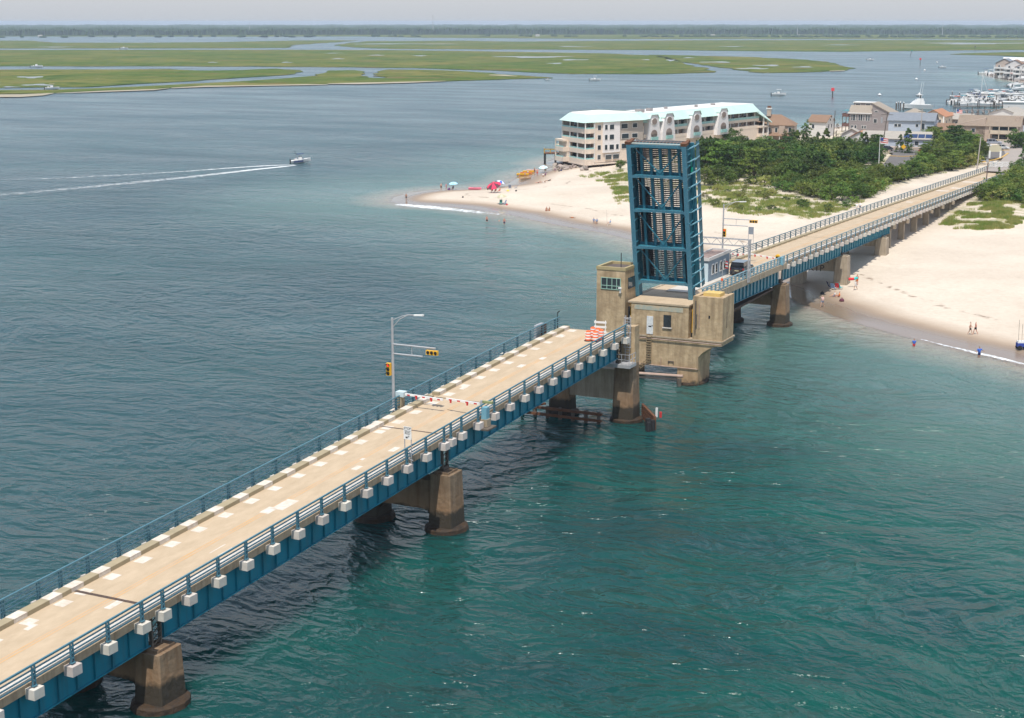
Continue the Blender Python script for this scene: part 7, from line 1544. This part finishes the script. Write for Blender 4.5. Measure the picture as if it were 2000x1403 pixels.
pp(1894.5,654,'shirtless man in dark trunks walking at the water edge, left of the strolling pair','walk',100,sk=0,bottom=black,h=1.8)
pp(1905,653,'woman in a dark bikini with long blond hair, right of the strolling pair','walk',-60,sk=2,hair=1,bottom=black,h=1.7)
pp(1912,699,'man in a blue shirt and blue shorts fishing in the shallows','reach',40,z=-.35,sk=1,hair=2,top=blue,bottom=navy,h=1.85)
pp(1785,678,'boy in a blue shirt and red shorts wading left of the blue-shirted fisherman','stand',20,z=-.5,sk=1,hair=2,top=blue,bottom=redc,h=1.65)
pp(1606,600,'man with white cap and pale pink shirt walking below the beach pier','walk',-20,sk=0,hat=white,top=pinkw,bottom=greyb,h=1.8)
pp(1630,580,'woman in light top and blue shorts sitting on the sand below the pier','sit',-70,sk=0,hair=1,top=white,bottom=lblue)
pp(1639,581,'sunburnt person sitting on the sand, right of the pair by the pier','sit',-80,sk=2,hair=2,top=orange)
pp(1671,567,'woman in a white dress with a bag walking beside the pier shadow','walk',-30,sk=1,hat=white,dress=white,h=1.7)
pp(1674,557,'man carrying a red and green float behind the woman in white','carry',-30,sk=2,hair=1,bottom=orange,h=1.8)
pp(1656.5,551,'child in blue shorts standing in the bridge shadow','stand',0,sk=1,hair=0,bottom=navy,h=1.25)
p=G(1668,552,1.2); t=thing('swim_float','red and green inflatable float carried beside the bridge shadow','float'); mb=MB(); mb.tube((-.75,0,0),(.1,0,.05),.22,10); mb.mi=1; mb.tube((.1,0,.05),(.7,.0,.25),.2,10); mb.build('tube',[redc,teal],t); t.location=(p[0]-.0,p[1]-.6,gz(*p)+1.25); t.rotation_euler=(0,0,.4)
pp(1673,412,'left of two walkers in white shirts beyond the far bridge rail','walk',V,sk=0,hat=white,top=white,bottom=white,h=1.75)
pp(1679.5,411,'right of two walkers in white shirts beyond the far bridge rail, in dark shorts','walk',V,sk=0,hat=white,top=white,bottom=navy,h=1.8)
pp(1728,343,'person in pink standing beside the parked cars in the lot','stand',0,sk=2,hair=0,top=pink,bottom=pink)
pp(1778,336,'person in orange beside the bin in the parking lot','stand',0,sk=1,hair=0,top=orange,bottom=redc)
# the sand spit
pp(793.5,392,'lone person in dark shorts standing at the very tip of the spit','stand',30,z=-.02,sk=1,hair=0,bottom=black)
pp(861.5,372,'man in black trunks near the tip of the spit beside the woman in red','stand',60,sk=0,hair=2,bottom=black,h=1.85)
pp(871.5,371,'woman in a red top beside the man in black trunks','stand',-40,sk=2,hair=1,top=pink,h=1.6)
pp(885,371,'person seated in shade under the pale blue umbrella','chair',0,sk=1,hair=0,top=purple)
pp(917.5,368,'swimmer in the water behind the spit with head and shoulders showing','stand',0,z=-1.2,sk=0,hair=0,top=white)
pp(952,371,'dark-clothed person crouched left of the red umbrella','sit',90,sk=1,hair=0,top=black,bottom=black)
pp(961,376,'person in red seated at the left under the red umbrella','chair',10,sk=2,hair=0,top=redc)
pp(968,376,'person seated at the middle under the red umbrella','chair',-10,sk=2,hair=2,bottom=redc)
pp(976,375,'sunburnt person seated at the right edge of the red umbrella','chair',-30,sk=2,hair=2,bottom=redc)
pp(1067.5,412,'left of a couple sitting on the open sand','sit',10,sk=1,hair=2,bottom=redc)
pp(1073,412,'right of a couple sitting on the open sand','sit',-20,sk=1,hair=0,bottom=orange)
pp(1118,426,'person lying on the sand near the lower water edge','lie',70,sk=1,hair=0,bottom=orange)
pp(1191,439,'man in a pale blue shirt seated beside a fishing rod near the raised leaf','chair',-60,sk=0,hair=0,top=lblue,bottom=white)
pp(951,433,'left wader in black trunks in front of the surf','stand',20,z=-.55,sk=2,hair=0,bottom=black)
pp(985,438,'right wader in blue trunks in front of the surf','stand',40,z=-.5,sk=2,hair=2,bottom=navy,h=1.85)
pp(975,432,'child up to the chest between the two waders','stand',0,z=-1.0,sk=2,hair=1,h=1.3)
pp(1044,339,'standing person with black hair on the upper shore, behind the kayaks','stand',-30,sk=1,hair=0,bottom=black,h=1.75)
pp(1049.5,344,'tall person in red trunks standing right of the kayaks','stand',0,sk=2,hair=2,bottom=redc,h=1.9)
pp(1061,345,'person in a white top huddled below the white umbrella','sit',20,sk=1,hair=0,top=white,bottom=navy)
pp(1065,345,'dark-clothed person huddled below the white umbrella','chair',-40,sk=1,hair=0,top=purple,bottom=black)
pp(1052,358,'sunbather sitting at the left of the row of three','recline',-60,sk=2,hair=0,bottom=black)
pp(1062,357,'sunbather in the middle of the row of three','recline',-70,sk=1,hair=0,bottom=white)
pp(1072,354,'dark-clothed sunbather at the right of the row of three','recline',-70,sk=1,hair=0,top=black,bottom=black)
pp(1084,337,'child in purple standing by the rocks','stand',0,sk=1,hat=pinkw,top=purple,bottom=purple,h=1.3)
pp(1014.5,348,'small child standing at the upper water edge','stand',60,sk=2,hair=2,bottom=orange,h=1.2)
pp(1025.5,345,'child in blue shorts left of the kayaks','stand',30,sk=2,hair=2,bottom=lblue,h=1.3)
pp(1031,342,'child in pale clothes by the yellow kayak','walk',30,sk=0,hair=1,top=white,bottom=greyb,h=1.3)
pp(1160,436,'person in a grey-blue shirt seated low on the sand, left of two','chair',40,sk=1,hair=0,top=greyb,bottom=greyb)
pp(1165.5,437,'person in grey seated low on the sand, right of two','chair',10,sk=1,hair=2,top=greyb,bottom=black)
for k,(dx,lb) in enumerate(((-1.2,'person in a white shirt seated at the stern of the speedboat'),(-.1,'bare-shouldered person standing at the console of the speedboat'),(.5,'person in a white shirt forward of the console of the speedboat'))): a=-azx(588)+R(14); person(lb,'sit' if k!=1 else 'stand',SPEED[0]+dx*math.cos(a)-.1,SPEED[1]+dx*math.sin(a)-.35,.75 if k!=1 else .45,-60,sk=k%3,top=None if k==1 else white,bottom=navy)
# ---------------------------------------------------------------- beach gear
def umbrella(label,px,py,Rr,H,m1,m2,tilt=(0,0),side=0):
    p=G(px,py,.6)
    for _ in range(3): p=G(px,py,gz(*p))
    t=thing('beach_umbrella',label,'umbrella'); mb=MB(); mb.tube((0,0,-.2),(0,0,H),.03,6); mb.build('pole',m_wht,t); mb=MB(); M_=Euler((R(tilt[0]),R(tilt[1]),0)).to_matrix().to_4x4(); n=16
    for k in range(n):
        mb.mi=(k//2)%2; a0,a1=2*math.pi*k/n,2*math.pi*(k+1)/n; c=Vector((0,0,.42*Rr)); r=[Vector((Rr*q*math.cos(a),Rr*q*math.sin(a),z*Rr)) for q,z in ((.55,.30),(1,.0)) for a in (a0,a1)]
        T=lambda v: tuple(Matrix.Translation((0,0,H-.30*Rr))@M_@v); v=[T(c),T(r[0]),T(r[1]),T(r[2]),T(r[3])]; mb.add(v,[(0,1,2),(1,3,4,2)])
        v2=[(a[0],a[1],a[2]-.03) for a in v]; mb.add(v2,[(0,2,1),(1,2,4,3)])
    mb.build('canopy',[m1,m2],t); t.location=(p[0],p[1],gz(*p)); return t
dstr=cl('umbrella_dark',(.12,.03,.05))
umbrella('large red umbrella with dark wedge stripes on the sand spit',965,377,1.75,2.3,cl('umbrella_red',(.75,.04,.10)),dstr,(28,-4))
umbrella('small pale blue umbrella near the tip of the spit',885.5,371,1.15,1.9,cl('umbrella_sky',(.30,.60,.80)),cl('umbrella_sky2',(.42,.68,.85)),(6,0))
umbrella('blue umbrella half hidden behind the large red one',978,366,1.2,1.6,blue,white,(-10,20))
umbrella('white and blue umbrella on the upper shore below the condominium',1061,338,1.3,1.9,white,cl('umbrella_aqua',(.40,.66,.80)),(10,0))
umbrella('faded white umbrella over the empty chairs on the open sand',980,399,1.2,2.2,cl('umbrella_faded',(.55,.50,.38)),cl('umbrella_straw',(.45,.42,.28)),(12,0))
def chair(label,px,py,c,rz=0):
    p=G(px,py,.6)
    for _ in range(3): p=G(px,py,gz(*p))
    t=thing('beach_chair',label,'chair'); mb=MB(); mb.hexa([(-.28,-.25,.28),(.28,-.25,.28),(.28,.22,.22),(-.28,.22,.22)],[(-.28,-.25,.31),(.28,-.25,.31),(.28,.22,.25),(-.28,.22,.25)]); mb.build('seat',c,t); mb=MB(); mb.hexa([(-.28,.20,.22),(.28,.20,.22),(.28,.55,.95),(-.28,.55,.95)],[(-.28,.24,.22),(.28,.24,.22),(.28,.59,.95),(-.28,.59,.95)]); mb.build('backrest',c,t)
    for s_ in (-1,1): mb=MB(); mb.tube((s_*.29,-.28,0),(s_*.29,.3,.45),.02,5); mb.tube((s_*.29,.35,0),(s_*.29,-.25,.45),.02,5); mb.build('leg',m_galv,t)
    t.location=(p[0],p[1],gz(*p)); t.rotation_euler=(0,0,R(rz)); t.scale=(1.15,)*3; return t
chair('teal folding chair below the beach pier column',1641,565,teal,150); chair('red folding chair left of the teal one',1634,565,redc,200); chair('blue folding chair left of the red one',1628,566,lblue,170)
chair('dark blue chair in the deep shade behind the pier column',1622,563,navy,120); chair('green chair under the faded white umbrella',978,400,cl('green',(.10,.28,.22)),20); chair('grey chair right of the green one under the faded umbrella',984,400,greyb,-40)
chair('upright grey chair right of the red umbrella',996,369,greyb,200); chair('reclined blue-grey chair, rightmost near the red umbrella',1007,368,greyb,-70)
def bag(label,px,py,c,s_=.35,name='bag'):
    p=G(px,py,.6)
    for _ in range(3): p=G(px,py,gz(*p))
    t=thing(name,label,'bag'); mb=MB(); mb.lathe([(s_*.9,0),(s_*1.1,s_*.4),(s_*.9,s_*1.1),(s_*.4,s_*1.4),(s_*.1,s_*1.45)],n=9); mb.build('sack',c,t); mb=MB(); mb.path([(-s_*.3,0,s_*1.3),(-s_*.2,0,s_*1.8),(s_*.2,0,s_*1.8),(s_*.3,0,s_*1.3)],.02,4); mb.build('strap',c,t); t.location=(*p,gz(*p)-.02); return t
bag('dark red bag on the sand in front of the sitting pair',1644,589,dstr); bag('black bag in the bridge shadow above the white-capped man',1606,575,black,.3); bag('small dark bag left of the child in purple',1092,335,black,.25); bag('dark bag right of the child in purple',1096,334,navy,.3); bag('dark bag right of the reclined chair by the red umbrella',1008,374,black,.25); bag('purple bag between the woman in red and the blue umbrella',877,371,purple,.35); bag('small dark driftwood lump alone on the open spit sand',904,386,black,.22); bag('yellow bag on the sand right of the red umbrella',992,374,cl('yellow',(.75,.6,.1)),.3); bag('red bag right of the grey chairs under the faded umbrella',990,401,redc,.22)
def kayak(label,px,py,c,rz): 
    t=thing('kayak',label,'kayak'); hull(3.4,.95,.42).build('hull',c,t); mb=MB(); mb.box(-.5,.5,-.28,.28,.42,.45); mb.build('seat_well',m_blk,t); p=G(px,py,.5); t.location=(*p,max(gz(*p),0)+.15); t.rotation_euler=(0,0,rz)
yel=cl('kayak_yellow',(.80,.45,.02)); kayak('yellow kayak, leftmost of the row pulled up on the upper shore',1021,340,yel,.3); kayak('orange kayak second in the row on the upper shore',1028,337.5,orange,.2); kayak('yellow kayak third in the row on the upper shore',1033,334.5,yel,.3); kayak('pale orange kayak at the right end of the row on the upper shore',1040,332,pinkw,.25); kayak('pink kayak drawn up at the water behind the spit',928,370,cl('kayak_pink',(.75,.2,.28)),.1); kayak('dull kayak lying right of the row of kayaks',1027,349,mat('kayak_sand',(.5,.33,.2),.7),1.0)
p=G(1996,686,.1); t=thing('fishing_cart','blue and white beach fishing cart with upright rods at the frame edge','cart'); mb=MB(); mb.box(-.75,.75,-.4,.4,.4,.9); mb.build('tub',cl('cart_blue',(.03,.06,.3)),t); mb=MB(); mb.box(-.7,.5,-.35,.35,.9,1.15); mb.build('cooler',m_wht,t)
for x in (-.45,.45):
    for s_ in (-1,1): mb=MB(); mb.tube((x,s_*.42,.3),(x,s_*.52,.3),.3,12); mb.build('wheel',m_blk,t)
for x,h in ((-.65,4.0),(-.2,3.4),(.1,2.6)): mb=MB(); mb.tube((x,-.3,.9),(x-.05,-.3,h),.02,4); mb.build('rod',m_blk,t)
t.location=(p[0],p[1],max(gz(*p),0)); t.rotation_euler=(0,0,.45)
t=thing('fishing_rod','thin fishing rod planted in the sand near the raised leaf','fishing rod'); mb=MB(); mb.tube((0,0,0),(-.2,0,3.4),.025,4,.01); mb.build('blank',m_blk,t); mb=MB(); mb.tube((0,0,0),(0,0,.5),.04,5); mb.build('holder',m_wht,t); p=G(1186,439,.6); t.location=(*p,gz(*p))
# ---------------------------------------------------------------- air: one closed box of thin haze round everything
hm=bpy.data.materials.new('haze_air'); hm.use_nodes=True; nt=hm.node_tree; nt.nodes.remove(nt.nodes['Principled BSDF'])
pv=nt.nodes.new('ShaderNodeVolumePrincipled'); pv.inputs['Color'].default_value=(.72,.85,1,1); pv.inputs['Density'].default_value=0.000085; pv.inputs['Anisotropy'].default_value=0.0
nt.links.new(pv.outputs[0],[n for n in nt.nodes if n.type=='OUTPUT_MATERIAL'][0].inputs['Volume'])
mb=MB(); mb.box(-14000,8000,-600,14500,-4.2,44.5); hz=mb.build('haze',hm,kind='stuff'); hz['label']='thin pale summer haze filling the air over the water'
